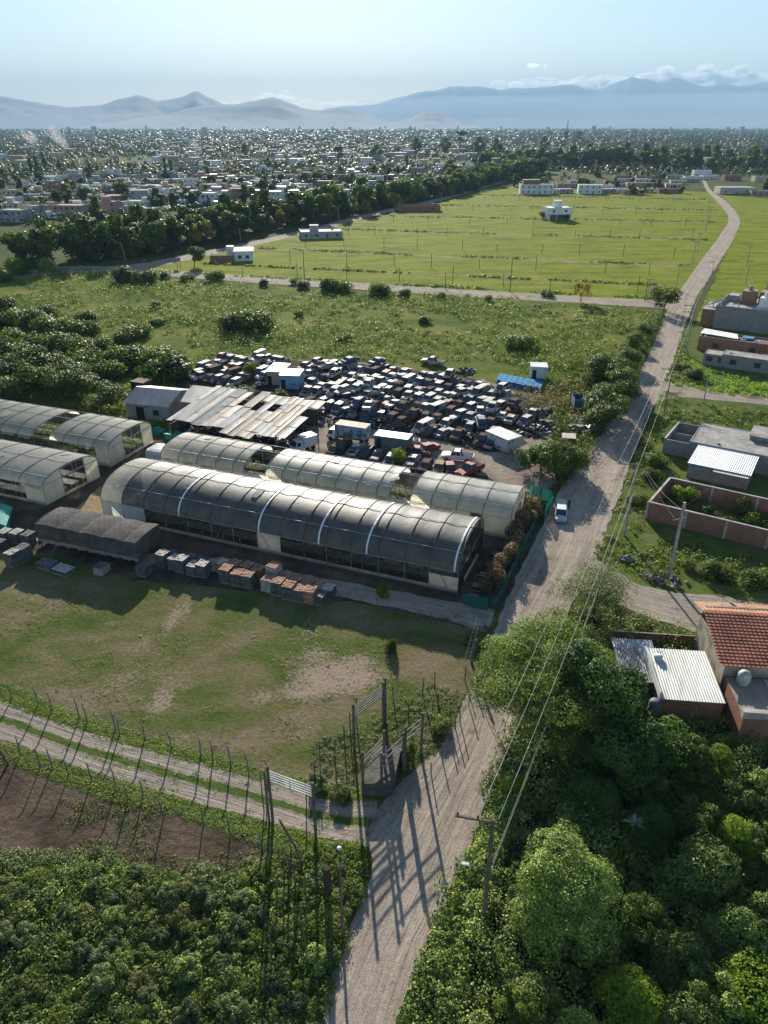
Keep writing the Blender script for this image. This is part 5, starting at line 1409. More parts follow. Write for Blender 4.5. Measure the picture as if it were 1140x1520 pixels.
for i, (px, py, r, lb) in enumerate(((690, 552, 2.2, 'dark scrap heap in the meadow above the rows'), (460, 620, 4.0, 'long low heap of scrap metal right of the workshop roof'), (440, 612, 3.5, 'scrap metal heap beside the workshop roof end'), (350, 655, 3, 'dark parts heap under the workshop edge'), (300, 640, 3.0, 'parts heap at the left under the workshop roof'), (380, 668, 2.4, 'heap of car doors below the workshop'), (405, 662, 2.4, 'heap of car panels left of the cream wreck'), (795, 640, 3.2, 'mixed scrap heap at the right end of the wreck rows'), (430, 660, 1.8, 'small parts heap left of the white box van'), (705, 655, 3.2, 'crushed metal along the lane under the wreck rows'), (640, 642, 3.2, 'crushed metal along the lane, middle'), (575, 628, 3.2, 'crushed metal along the lane, left part'), (520, 616, 2.6, 'crushed metal at the left start of the lane'))):
    heap('scrap_heap', at(px, py), r, 1.3, int(60 * r / 2), SCR, lb, 'scrap heap', 300 + i, 'scrap heaps', 1.6 if i in (1, 9, 10, 11) else 1)
# workshop with the tin roof
def tin_sheet_mat(name, a, b_, c_):
    m, n, out = _nodes(name); pos = _pos(n)
    mp = n.nodes.new('ShaderNodeMapping'); mp.inputs['Rotation'].default_value = (0, 0, AX); mp.inputs['Scale'].default_value = (1.1, .35, 1); n.links.new(pos, mp.inputs[0])
    f = _noise(n, .6, 6, .6, mp.outputs[0], .2); col = _ramp(n, f, [(.36, a), (.5, b_), (.6, c_), (.68, a)])
    d = _noise(n, 6, 4, .7, pos); col = _mix(n, .4, col, _ramp(n, d, [(.3, (.7, .7, .7)), (.7, (1.15, 1.15, 1.15))]), 'MULTIPLY')
    _bsdf(n, out, col, _math(n, 'MULTIPLY_ADD', d, .4, .36), .2, .4, None); MATS[name] = m; return m
TIN1 = tin_sheet_mat('tin_old', (.30, .27, .235), (.24, .20, .16), (.16, .085, .06))
TIN2 = tin_sheet_mat('tin_grey', (.36, .36, .36), (.28, .28, .28), (.24, .22, .20))
TIN3 = tin_sheet_mat('tin_rust', (.27, .17, .13), (.36, .27, .21), (.40, .37, .33))
def corr(m, P00, P10, P11, P01, pitch=.28, amp=.035, idx=0, thick=.015):
    """corrugated sheet; ridges run from the 00-10 side to the 01-11 side"""
    P00, P10, P11, P01 = map(Vector, (P00, P10, P11, P01))
    L = (P10 - P00).length; n = max(4, int(L / pitch * 4)); nrm_ = (P10 - P00).cross(P01 - P00).normalized()
    if nrm_.z < 0: nrm_ = -nrm_
    lo = []; hi = []
    for i in range(n + 1):
        t = i / n; o_ = nrm_ * amp * math.cos(t * L / pitch * 2 * math.pi)
        lo.append(P00.lerp(P10, t) + o_); hi.append(P01.lerp(P11, t) + o_)
    m.sweep([lo, hi], idx); m.sweep([[p - nrm_ * thick for p in lo], [p - nrm_ * thick for p in hi]], idx)
W0 = at(268, 668); 
ws = empty('workshop', at(255, 650), AX, 'open-sided workshop under a patchwork of rusty and grey tin sheets', 'workshop')
rs = random.Random(31)
def W(x, y): return 3.6 + .075 * y - .01 * x + .1 * math.sin(x * .7)
x = 0; Lw = 21.5; Dw = 15
while x < Lw:
    w_ = rs.uniform(1.0, 1.9); y = -0.5 + rs.uniform(-.3, .3)
    y0s = y - (1.6 if 10 < x < 17 else 0)
    while y < Dw - 1:
        l = rs.uniform(3.2, 5.2); ya = y if y > 0 else y0s; yb = min(y + l + .3, Dw + rs.uniform(-.4, .8))
        if rs.random() < .955:
            z = rs.uniform(0, .09); m = MB(); mt = rs.choice([TIN1, TIN1, TIN2, TIN2, TIN3] if x > 5 else [TIN2, TIN2, TIN1])
            corr(m, (x - .05, ya, W(x, ya) + z), (x + w_ + .05, ya, W(x + w_, ya) + z + rs.uniform(-.03, .03)), (x + w_ + .05, yb, W(x + w_, yb) + z), (x - .05, yb, W(x, yb) + z + rs.uniform(-.03, .05)), .3, .03)
            m.build('roof_sheet', mt, ws)
        y += l
    x += w_
for x in (0.3, 5, 10, 15.5, 21):
    for y in (0.2, 5, 10, 14.5): m = MB(); m.tube([(x, y, 0), (x, y, W(x, y) - .1)], .09, 6); m.build('post', BARK, ws)
for y in (.2, 5, 10, 14.5): m = MB(); m.tube([(0, y, W(0, y) - .15), (21, y, W(21, y) - .15)], .08, 5); m.build('beam', BARK, ws)
m = MB(); m.box(0, 14.6, 0, 21, 14.8, 3); m.box(0, 0, 0, .15, 14, 2.6); m.build('wall', W_dark, ws)
for i in range(22):
    heap('parts_pile', ws.matrix_world @ Vector((0, 0, 0)) if False else Vector(at(255, 650)) + axis * rs.uniform(1, 20.5) + nrm * rs.uniform(.5, 12), rs.uniform(1.0, 1.9), 1.5, 34, SCR, f'pile of car parts under the workshop roof, {ordn(i + 1)} heap', 'parts pile', 400 + i, 'parts piled under the workshop roof')
# white workshop house on its left
wh = empty('house', at(190, 620), AX + R(7), 'low house with pale tin gable roof left of the rusty workshop', 'house')
m = MB(); m.box(0, 0, 0, 8.6, .2, 3.1); m.box(0, .2, 0, .2, 9.4, 3.1); m.box(8.4, .2, 0, 8.6, 9.4, 3.1); m.box(.2, 9.2, 0, 8.4, 9.4, 3.1); m.poly([(8.6, 0, 3.1), (8.6, 9.4, 3.1), (8.6, 4.7, 4.4)]); m.poly([(0, 0, 3.1), (0, 9.4, 3.1), (0, 4.7, 4.4)]); m.build('wall', M('dirty_plaster', (.33, .31, .28)), wh)
for nm, q in (('roof', [(-.4, -.5, 2.98), (9.0, -.5, 2.98), (9.0, 4.7, 4.5), (-.4, 4.7, 4.5)]), ('roof', [(-.4, 9.9, 2.98), (9.0, 9.9, 2.98), (9.0, 4.7, 4.5), (-.4, 4.7, 4.5)])):
    m = MB(); corr(m, *q, .35, .035); m.build(nm, TIN2, wh)
m = MB(); m.box(2.0, -.05, 0, 3.6, -.01, 2.4); m.build('door', BLACKM, wh)
m = MB(); m.box(5.4, -.05, 1.0, 6.6, -.01, 2.0); m.build('window', GLASS, wh)
m = MB(); corr(m, (9.2, 2, 3.3), (14.5, 2.2, 3.3), (15, 9, 4.0), (9.2, 9, 4.2), .35, .035); m.build('lean_to_roof', TIN2, wh)
site_box('hut', at(196, 582), AX, 3.2, 2.6, 2.2, M('hut_dark', (.07, .05, .045)), M('hut_roof', (.20, .12, .10)), 'small dark hut with reddish roof in the thicket above the low house', 'hut')
tag(bush_proto and ob('yard_bush', B_mid[1][0], None, at(352, 668), 1, (1.0, 1.0, 1.3)), 'bright green bush in front of the workshop opening', 'shrub')
bush('yard_bush', B_mid[2], at(593, 690), 2, (.95, .95, 1.3), 'grey green bush between the parked wrecks behind the cream greenhouse', None)
bush('yard_bush', B_mid[0], at(413, 596), 1, 1.0, 'dark bush growing between wrecks at the light blue shed', None)
bush('yard_bush', B_mid[1], at(350, 590), 1, 1.2, 'green bush above the workshop roof on the left', None)
bush('yard_bush', B_mid[3], at(378, 556), 3, 1.0, 'dark bush among the upper left wrecks', None)
# white-wrapped block and green tarps left of the cream greenhouse
WRAP = plastic('white_wrap', (.55, .57, .58), trans=.15)
m = MB(); sec = []
for j, (z, k) in enumerate(((0, 1), (.8, 1.02), (1.7, 1), (2.1, .9), (2.2, .5))):
    ring = []
    for i in range(28):
        t = i / 28 * 2 * math.pi; cx_, sy_ = math.cos(t), math.sin(t); q = 1 / max(abs(cx_), abs(sy_)); w_ = 1 + .04 * math.sin(i * 2.7 + j)
        ring.append((cx_ * q * 2.3 * k * w_, sy_ * q * 1.8 * k * w_, z))
    sec.append(ring)
m.sweep(sec, closed=True, cap=True); tag(m.build('wrapped_stack', WRAP, smooth=False, loc=at(243, 683), rz=AX), 'white plastic-wrapped stack in the corner between three hoop greenhouses', 'wrapped stack')
TARPG = M('green_tarp', (.02, .30, .22), .6, scale=.8, bump=.5, bdist=.15)
def crumple(name, loc, rx, ry, h, mat, label, cat, seed, rz=0):
    bm = bmesh.new(); bmesh.ops.create_icosphere(bm, subdivisions=4, radius=1)
    for v in bm.verts:
        k = 1 + .35 * noise.fractal(v.co * 2.2 + Vector((seed, 0, 0)), 1, 2, 4)
        v.co = Vector((v.co.x * rx * k, v.co.y * ry * k, max(v.co.z, -.05) * h * k))
    me = bpy.data.meshes.new(name); bm.to_mesh(me); bm.free(); me.materials.append(mat)
    return tag(ob(name, me, None, loc, rz), label, cat)
crumple('tarpaulin', at(262, 650), 2.6, 1.3, 1.0, TARPG, 'crumpled turquoise tarpaulin in front of the workshop', 'tarpaulin', 2, AX)
crumple('tarpaulin', at(236, 642), 1.3, 1.0, .9, TARPG, 'small crumpled turquoise sheet right of the upper left greenhouse', 'tarpaulin', 5, AX)
m = MB(); A_, B_, C_, D_ = at(-15, 785), at(12, 792), at(22, 765), at(-15, 755); m.sweep([[A_ + Vector((0, 0, 1.2)), D_ + Vector((0, 0, 1.3))], [A_.lerp(B_, .5) + Vector((0, 0, 1.3)), D_.lerp(C_, .5) + Vector((0, 0, 1.5))], [B_ + Vector((0, 0, 1.15)), C_ + Vector((0, 0, 1.3))]]); m.sweep([[A_, D_ + Vector((0, 0, 1.25))], [B_ , C_ + Vector((0, 0, 1.25))]])
tag(m.build('tarpaulin', TARPG), 'bright turquoise sheet over crates at the left frame edge', 'tarpaulin')
# tarp-covered rack
SAG = M('dark_cloth', (.055, .052, .05), .9, col2=(.12, .105, .095), scale=.8, bump=.8, bdist=.12, fine=3)
tr = empty('tarp_shelter', at(62, 812), 0, 'long rack shelter draped in dark grey cloth with a white hem, beside the dark greenhouse', 'shelter')
A_, B_ = at(62, 812), at(205, 842); d_ = B_ - A_; tr.rotation_euler = (0, 0, math.atan2(d_.y, d_.x)); Ls = d_.length; Ds = 4.8
def tz(x, y): 
    bay = abs(math.sin(x / Ls * math.pi * 4.5)); q = y / Ds
    return 3.6 - .17 * (1 - bay ** .7) + .2 * math.sin(q * math.pi) - .1 * (1 - q)
m = MB(); secs = []
for i in range(73):
    x = -.3 + (Ls + .6) * i / 72; w_ = .05 * math.sin(i * 1.9)
    secs.append([(x, -.15 + w_, 1.45 + .06 * math.sin(i * 1.3)), (x, -.1 - w_, 2.1)] + [(x, Ds * j / 10, tz(x, Ds * j / 10) + .03 * math.sin(i * 2.3 + j * 1.7)) for j in range(11)] + [(x, Ds + .1, 1.4)])
m.sweep(secs); m.poly([(Ls + .3, -.1, 1.3)] + [(Ls + .3, Ds * j / 10, tz(Ls + .3, Ds * j / 10)) for j in range(11)] + [(Ls + .3, Ds, 1.3)]); m.poly([(-.3, -.1, .3)] + [(-.3, Ds * j / 10, tz(-.3, Ds * j / 10)) for j in range(11)] + [(-.3, Ds, .3)])
m.build('cloth_cover', SAG, tr, smooth=False)
m = MB(); m.sweep([[(-.3 + (Ls + .6) * i / 60, -.2 + .05 * math.sin(i * 1.9), .95 + .08 * math.sin(i * .9)), (-.3 + (Ls + .6) * i / 60, -.17, 1.42)] for i in range(61)]); m.build('white_hem', PL_pale, tr)
for x in [Ls * k / 5 for k in range(6)]:
    for y in (.1, Ds - .1): m = MB(); m.tube([(x, y, 0), (x, y, 3.0)], .06, 5); m.build('post', BARK, tr)
# crates and pallets
CRG = M('crate_grey', (.12, .12, .12), .7, scale=1.5); CRL = M('crate_light', (.40, .38, .34), .7, scale=1.5); TERR = M('terracotta', (.30, .13, .08), .85, scale=1.5, col2=(.46, .29, .20)); WOODP = M('pallet_wood', (.30, .23, .16), .85, scale=2)
def crate_stack(loc, rz, wd, dp, h, body, top, label, cat='crate stack', group=None, n=5, name='crate_stack', cap_name='top_layer', seed=0):
    rs = random.Random(seed); o = empty(name, loc, rz, label, cat, group)
    m = MB()
    for k in range(3): m.box(-wd / 2, -dp / 2 + k * dp / 2 - k * .05, 0, wd / 2, -dp / 2 + k * dp / 2 - k * .05 + .1, .1)
    m.box(-wd / 2, -dp / 2, .1, wd / 2, dp / 2, .14); m.build('pallet', WOODP, o)
    m = MB(); lz = (h - .2) / n
    for k in range(n):
        j = rs.uniform(-.03, .03); z = .14 + k * lz
        for a in range(2):
            x0 = -wd / 2 + a * wd / 2 + j
            m.box(x0 + .02, -dp / 2 + j, z + .02, x0 + wd / 2 - .02, dp / 2 + j, z + lz - .01); m.box(x0, -dp / 2 - .02 + j, z + lz - .07, x0 + wd / 2, dp / 2 + .02 + j, z + lz - .01)
    m.build('crates', body, o)
    m = MB(); z = .14 + n * lz
    for a in range(4):
        for b_ in range(4):
            x0 = -wd / 2 + a * wd / 4; y0 = -dp / 2 + b_ * dp / 4; t = rs.uniform(.02, .09); m.box(x0 + .03, y0 + .03, z, x0 + wd / 4 - .02, y0 + dp / 4 - .02, z + t)
    m.build(cap_name, top, o); return o
grp1 = 'stacks of grey trays beside the pasture'; grp2 = 'stacks of clay pots beside the pasture'
i = 0
for px, py, body, top, h, nm, g in ((244, 838, CRG, CRL, 1.8, 'grey tray stack with light top', grp1), (262, 842, CRG, CRL, 1.5, 'grey tray stack with light top', grp1), (272, 846, CRG, CRL, 1.8, 'grey tray stack with light top', grp1), (289, 851, CRG, CRL, 1.4, 'grey tray stack with light top', grp1), (303, 853, CRG, CRL, 1.7, 'grey tray stack with light top', grp1),
                                (338, 862, CRG, TERR, 1.9, 'clay pot stack', grp2), (354, 866, CRG, TERR, 1.7, 'clay pot stack', grp2), (370, 869, CRG, TERR, 1.7, 'clay pot stack', grp2), (350, 848, TERR, TERR, 1.3, 'clay pot stack in the rear row', grp2), (368, 851, TERR, TERR, 1.3, 'clay pot stack in the rear row', grp2), (384, 856, TERR, TERR, 1.3, 'clay pot stack in the rear row', grp2), (332, 846, TERR, CRL, 1.3, 'clay pot stack in the rear row', grp2),
                                (400, 875, CRL, TERR, 1.7, 'clay pot stack', grp2), (414, 880, CRG, TERR, 1.8, 'clay pot stack', grp2), (430, 886, CRG, TERR, 1.8, 'clay pot stack', grp2), (445, 889, CRG, TERR, 1.6, 'clay pot stack', grp2), (461, 892, TERR, TERR, 1.7, 'clay pot stack', grp2), (476, 894, CRG, CRG, 1.3, 'clay pot stack', grp2), (408, 862, CRL, TERR, 2.3, 'tall clay pot stack in the rear row', grp2), (424, 868, TERR, TERR, 1.3, 'clay pot stack in the rear row', grp2), (440, 873, TERR, TERR, 1.3, 'clay pot stack in the rear row', grp2), (457, 877, TERR, TERR, 1.3, 'clay pot stack in the rear row', grp2), (474, 882, TERR, TERR, 1.3, 'clay pot stack in the rear row', grp2), (488, 885, CRG, CRL, 1.3, 'clay pot stack in the rear row', grp2),
                                (256, 832, CRG, CRG, 1.2, 'grey tray stack in the rear row', grp1), (284, 838, CRG, CRG, 1.2, 'grey tray stack in the rear row', grp1), (300, 842, CRG, CRG, 1.2, 'grey tray stack in the rear row', grp1),
                                (22, 838, CRG, CRL, 1.9, 'grey tray stack left of the cloth shelter', None), (38, 830, CRG, CRG, 1.9, 'grey tray stack left of the cloth shelter', None), (10, 800, CRG, CRL, 1.3, 'grey crate stack under the turquoise sheet', None), (28, 803, CRG, CRL, 1.5, 'grey crate stack under the turquoise sheet', None), (45, 806, CRG, CRG, 1.5, 'grey crate stack under the turquoise sheet', None), (0, 815, CRG, CRG, 1.2, 'grey crate stack under the turquoise sheet', None), (152, 850, CRL, CRG, 1.1, 'pale crate stack under the cloth shelter', None), (215, 852, CRG, CRG, 1.3, 'grey crate stack at the right end of the cloth shelter', None), (95, 850, CRG, CRL, .7, 'low open grey crate in front of the cloth shelter', None), (72, 842, CRG, CRG, .8, 'low grey crate in front of the cloth shelter', None)):
    i += 1
    crate_stack(at(px, py), axis and math.atan2(axis.y, axis.x) + R((i * 37) % 9 - 4), 1.35 if 'low' not in nm else 2.4, 1.5, h, body, top, f'{nm}, {ordn(i)} pallet counting left to right' if g else f'{nm}, {ordn(i - 27)} pallet on the left', 'crate stack', g, seed=i, n=5 if h > 1 else 2)
# ---------------------------------------------------------------- right-hand houses
def local(A, B):
    d = B - A; return math.atan2(d.y, d.x), d.length
RX = local(at(960, 790), at(1140, 845))[0]
TINB = tin_sheet_mat('tin_bright', (.60, .61, .60), (.50, .51, .50), (.55, .52, .46))
TINW = tin_sheet_mat('tin_white', (.70, .71, .71), (.64, .65, .65), (.60, .58, .54))
# brick-walled plot (960..1140, 690..785)
pl = empty('walled_plot', at(958, 768), 0, 'red brick yard wall round an overgrown plot on the right of the road', 'wall')
A_, B_ = at(958, 770), at(1150, 818); C_ = at(972, 728); Lw = (B_ - A_).length + 14
pl.location = A_; rz = math.atan2(B_.y - A_.y, B_.x - A_.x); pl.rotation_euler = (0, 0, rz)
Dw = 9.5
COPE = M('wall_coping', (.42, .39, .35), .85)
def wallseg(x0, y0, x1, y1, h, parent, mat=W_brick, cope=True, t=.2, piers=True):
    d = Vector((x1 - x0, y1 - y0, 0)); L = d.length; a = math.atan2(d.y, d.x)
    mt = Matrix.Translation((x0, y0, 0)) @ Matrix.Rotation(a, 4, 'Z')
    m = MB(); m.box(0, -t / 2, -.2, L, t / 2, h, mat=mt); m.build('wall', mat, parent)
    if cope: m = MB(); m.box(-.03, -t / 2 - .05, h, L + .03, t / 2 + .05, h + .1, mat=mt); m.build('coping', COPE, parent)
    if piers:
        m = MB(); n = max(1, int(L / 5))
        for k in range(n + 1): m.box(L * k / n - .15, -t / 2 - .06, -.2, L * k / n + .15, t / 2 + .06, h - .01, mat=mt)
        m.build('pier', COPE, parent)
wallseg(0, 0, Lw, 0, 2.6, pl); wallseg(.1, .12, .6, Dw - .1, 2.6, pl); wallseg(.6, Dw, Lw, Dw, 2.6, pl)
bush('banana_bush', (tree_proto(2.6, 1.7, 9, 22, .3, F_light, 61, z0=.2)[0], B_mid[0][1]), at(1016, 748), 0, .95, 'pale green broad-leaved bush inside the brick-walled plot', None)
for i, (px, py) in enumerate(((1070, 775), (1098, 765), (1125, 780), (1050, 768), (1115, 752), (1040, 752))):
    bush('plot_bush', B_mid[(i + 1) % 4], at(px, py), i, (.8, .8, .6 if i != 1 else 1.3), f'weedy bush, {ordn(i + 1)} of those inside the brick-walled plot', 'weeds inside the walled plot')
# shed with bright tin roof (1018..1122, 655..705)
A_ = at(1018, 708); rz = rz
sh = empty('shed', A_, rz, 'small house with bright corrugated white roof just above the brick-walled plot', 'shed')
m = MB(); m.box(0, 0, 0, 8.6, .15, 2.4); m.box(0, .15, 0, .15, 8.0, 2.4); m.box(8.45, .15, 0, 8.6, 8.0, 2.4); m.box(.15, 7.85, 0, 8.45, 8.0, 2.4); m.build('wall', W_block, sh)
m = MB(); corr(m, (-.2, -.2, 2.45), (8.8, -.2, 2.45), (8.8, 8.4, 3.0), (-.2, 8.4, 3.0), .3, .03); m.build('roof', TINW, sh)
m = MB(); m.box(.4, -.9, 2.1, 3.4, -.2, 2.15); m.build('blue_sheet', M('blue_sheet', (.08, .22, .36), .5), sh)
m = MB(); m.box(3.7, -1.0, 2.2, 8.6, -.2, 2.26); m.build('pale_sheet', R_white, sh)
# long grey block houses above it
def blockhouse(px, py, wd, dp, h, wm, rm, label, rzo=0, parapet=.12, extra=None, roof_t=.2, wins=2):
    return box_building('house', at(px, py), rz + rzo, wd, dp, h, wm, rm, label, 'house', None, wins, 1, parapet=parapet, door=False)
g1 = blockhouse(1018, 681, 24, 10, 3.1, W_block, R_conc, 'long grey block house with flat concrete roof above the white tin shed', 0, .05)
m = MB(); m.box(8, 6, 3.1, 18, 11, 3.7); u = m.build('upper_room', W_block, g1); m = MB(); m.box(7.8, 5.8, 3.7, 18.2, 11.2, 3.85); m.build('slab', R_conc, u)
yd = empty('yard_wall', at(983, 672), rz, 'roofless grey block yard left of the long flat-roofed house', 'wall')
wallseg(0, 0, 4.2, 0, 2.5, yd, W_block, False, .2, False); wallseg(0, 0.1, .2, 9, 2.5, yd, W_block, True, .2, False); wallseg(0.2, 9, 6, 9.3, 2.5, yd, W_block, False, .2, False); wallseg(.3, 4.5, 4, 4.6, 2.2, yd, W_block, False, .2, False)
# row above the second side road
b1 = blockhouse(1068, 545, 10, 4.5, 3.0, W_block, R_conc, 'pale grey block house with flat sloping slab beside the second side road', 0, .05)
b2 = blockhouse(1042, 541, 5, 4.2, 2.6, W_block, R_conc, 'low dark grey block room left of the pale grey one', 0, .05)
b3 = blockhouse(1122, 551, 14, 4.5, 2.8, W_brick, R_dark, 'brick house at the right frame edge beside the second side road', 0, .3)
b4 = blockhouse(1034, 519, 16, 6, 3.4, W_brick, R_dark, 'dark brick house with a bright tin sheet on its left corner', 0, .3)
m = MB(); corr(m, (-.3, 1.6, 3.75), (8.5, .8, 3.6), (7.6, 5.0, 3.7), (-.2, 6.2, 3.9), .4, .04); m.build('tin_sheet', TINW, b4)
m = MB(); m.box(9, 3, 3.3, 11.5, 5.4, 3.5); m.build('blue_sheet', M('blue_sheet', (.08, .22, .36), .5), b4)
for k in range(4): m = MB(); m.tube([(12 + k * .9, -.6, 0), (12 + k * .9, -.6, 3.4)], .06, 5); m.build('post', BARK, b4)
# big unfinished house at the top right
b5 = empty('house', at(1056, 486), rz, 'large unfinished house with tall grey side wall and brick rooms on its roof', 'house')
m = MB(); m.box(.2, 0, 0, 26, .25, 5.9); m.box(0, .25, 0, .25, 18, 5.9); m.build('wall', W_block, b5)
m = MB(); m.box(-3.2, .6, 0, 0, 12, 4.4); m.build('brick_wing', W_brick, b5)
m = MB(); m.box(.3, .3, 4.7, 26, 18, 5.0); m.build('roof', R_conc, b5)
m = MB(); m.box(-3.3, .5, 4.4, 0, 12.1, 4.55); m.build('wing_roof', R_conc, b5)
for k, (x, y, w_, d_, h_, mt) in enumerate(((4.5, 10, 3.5, 4, 8.4, W_brick), (9.5, 6, 2.6, 3, 7.8, W_white), (13, 6.5, 5, 5, 7.0, W_brick), (18, 11, 5, 5, 8.6, W_brick), (8.5, 13, 4, 4, 8.0, W_brick), (1, 12, 2.5, 4, 6.6, W_grey), (2, 3, 1.6, 1.6, 5.4, W_grey), (20, 3, 4, 3, 6.0, R_dark))):
    m = MB(); m.box(x, y, 4.3, x + w_, y + d_, h_); m.build('roof_room', mt, b5)
for k in range(6): m = MB(); m.box(1 + k * 4.4, .05, 5.9, 1.3 + k * 4.4, .2, 6.8); m.build('column_stub', W_white, b5)
m = MB(); m.lathe([(.5, 0), (.6, .15), (.6, .9), (.35, 1.15), (.1, 1.2)], 12, (6.2, 12, 8.4)); m.build('water_tank', W_grey, b5)
m = MB(); m.lathe([(.5, 0), (.55, .1), (.55, 1.0), (.3, 1.2)], 12, (10.8, 7.4, 7.8)); m.build('water_tank', W_white, b5)
m = MB(); m.tube([(1, 12.5, 4.6), (-3, 5, 5.8), (-3, 4.8, 4.6)], .12, 4); m.poly([(-3.2, 4, 4.7), (0, 8, 6.2), (1.2, 8, 6.0), (-1, 3, 4.7)]); m.build('gable_sheet', ROOFP, b5)
for i, (px, py, wd, dp, h, wm, rm, nm) in enumerate(((1110, 470, 12, 9, 4.2, W_brick, R_conc, 'brick house behind the large unfinished one'), (1135, 440, 10, 9, 5, W_grey, R_white, 'pale house with white tank at the top right frame edge'))):
    box_building('house', at(px, py), rz, wd, dp, h, wm, rm, nm, 'house', None, 3, 1, tank=True)
# things lying about on the flat roofs
rs = random.Random(77)
for par, x0, x1, y0, y1, z, n in ((g1, 1, 23, .5, 9, 2.99, 26), (b1, .6, 9, .5, 4, 2.9, 9), (b4, 9, 15, .5, 5, 3.05, 9), (b5, 1, 25, 1, 17, 5.0, 40)):
    m = MB()
    for k in range(n):
        x, y = rs.uniform(x0, x1), rs.uniform(y0, y1); l, w_, t = rs.choice([(rs.uniform(.8, 3), .1, .06), (.5, .4, .3), (rs.uniform(.3, .9), rs.uniform(.3, .8), .08)])
        m.box(-l / 2, -w_ / 2, 0, l / 2, w_ / 2, t, mat=Matrix.Translation((x, y, z + .002)) @ Matrix.Rotation(rs.random() * 3, 4, 'Z'))
    m.build('roof_clutter', rs.choice([WOODP, COPE, R_dark]), par)
# ---- bottom-right house: tiled roof, tank, tin roofs
A_, B_ = at(985, 1068), at(1080, 1085)
rzh = math.atan2(B_.y - A_.y, B_.x - A_.x); rzh = R(-6)
hz_ = empty('house', at(1082, 1090), rzh, 'house with red clay tile roof and brick walls at the right frame edge', 'house')
def tiles(m, P00, P10, P11, P01, rows, cols):
    P00, P10, P11, P01 = map(Vector, (P00, P10, P11, P01)); n_ = (P10 - P00).cross(P01 - P00).normalized()
    if n_.z < 0: n_ = -n_
    for r_ in range(rows):
        t0, t1 = r_ / rows, (r_ + 1.12) / rows
        a0, a1 = P00.lerp(P01, t0), P10.lerp(P11, t0); b0, b1 = P00.lerp(P01, t1), P10.lerp(P11, t1)
        lo = []; hi = []; N_ = cols * 6
        for i in range(N_ + 1):
            t = i / N_; o_ = n_ * (.07 * abs(math.sin(t * cols * math.pi)) ** .7)
            lo.append(a0.lerp(a1, t) + o_ + n_ * .07); hi.append(b0.lerp(b1, t) + o_)
        m.sweep([lo, hi]); m.sweep([[p - n_ * .07 for p in lo], lo])
# local frame: x right, y away. The main mass spans x 0..12, y 3..12
m = MB(); m.box(0, 4.2, 0, .25, 12.5, 4.3); m.box(0.25, 4.2, 0, 14, 4.45, 4.3); m.box(.25, 12.25, 0, 14, 12.5, 5.3); m.build('wall', M('worn_plaster', (.34, .29, .23), .9, scale=.9, var=.4), hz_)
m = MB(); tiles(m, (-.5, 4.0, 4.4), (14, 4.0, 4.4), (14, 10.6, 5.9), (-.5, 10.6, 5.9), 17, 36); m.build('tile_roof', R_tile, hz_)
TAN = M('tan_tile', (.46, .24, .13), scale=.8)
m = MB(); tiles(m, (-.3, 14.0, 4.6), (14, 14.0, 4.6), (14, 10.75, 5.6), (-.3, 10.75, 5.6), 8, 40); m.build('tile_roof', TAN, hz_)
m = MB(); m.box(.2, -1.2, 0, 14, 4.0, 3.2); m.build('brick_wing', W_brick, hz_)
m = MB(); m.box(-.0, -1.4, 3.2, 14.2, -.9, 3.9); m.box(3.5, -.9, 3.2, 14.2, 3.9, 3.32); m.build('parapet', COPE, hz_)
tag(hz_, None)
tk = MB(); tk.lathe([(.5, 0), (.56, .08), (.56, .42), (.58, .44), (.58, .5), (.56, .52), (.56, 1.0), (.44, 1.2), (.18, 1.28), (.18, 1.35), (.05, 1.37)], 20)
t_ = tk.build('water_tank', M('tank_grey', (.40, .42, .38), .6, scale=2), None, True, hz_.matrix_basis @ Vector((1.4, 3.1, 3.35))); tag(t_, 'grey round water tank on the roof corner in front of the red tiles', 'water tank')
# courtyard with two corrugated roofs
yd = empty('lean_to', at(975, 1068), rzh, 'brick lean-to with bright corrugated roof left of the red-tiled house', 'lean-to')
m = MB(); m.box(0, 0, 0, 5.4, .2, 2.5); m.box(0, .2, 0, .2, 6.4, 2.5); m.box(5.2, .2, 0, 5.4, 6.4, 2.5); m.build('wall', W_brick, yd)
TINR = tin_sheet_mat('tin_lean', (.62, .63, .61), (.55, .56, .54), (.50, .47, .42))
TIND = tin_sheet_mat('tin_dirty', (.40, .42, .44), (.30, .31, .33), (.22, .20, .19))
m = MB(); corr(m, (-.15, -.2, 2.62), (5.5, -.2, 2.62), (5.5, 6.6, 3.05), (-.15, 6.6, 3.05), .24, .035); m.build('roof', TINR, yd)
m = MB(); m.box(-.25, -.1, 2.5, -.15, 6.5, 3.3); m.build('flashing', R_white, yd)
yd2 = empty('lean_to', at(918, 1035), rzh, 'lower lean-to with stained grey corrugated roof beside the big tree', 'lean-to')
m = MB(); m.box(0, 0, 0, 3.8, .2, 2.1); m.box(0, 5.6, 0, 3.8, 5.8, 2.1); m.build('wall', W_dark, yd2)
m = MB(); corr(m, (-.1, -.2, 2.2), (3.9, -.2, 2.2), (3.9, 6, 2.45), (-.1, 6, 2.45), .24, .035); m.build('roof', TIND, yd2)
ydw = empty('yard_wall', at(905, 965), rzh, 'low dark courtyard wall between lean-to roofs and side road', 'wall')
wallseg(0, 1.2, 9.5, 1.2, 1.6, ydw, W_brick, False, .18, False); wallseg(9.5, 1.2, 10, -3, 2.6, ydw, W_cream, True, .25, False)
m = MB(); m.lathe([(.3, 0), (.42, .1), (.42, .9), (.3, 1.05)], 12); o = m.build('barrel', R_white, None, True, at(975, 985, 2.3) + Vector((0, 0, .0))); tag(o, 'white plastic barrel on a small stand behind the lean-to roof', 'barrel')
m = MB()
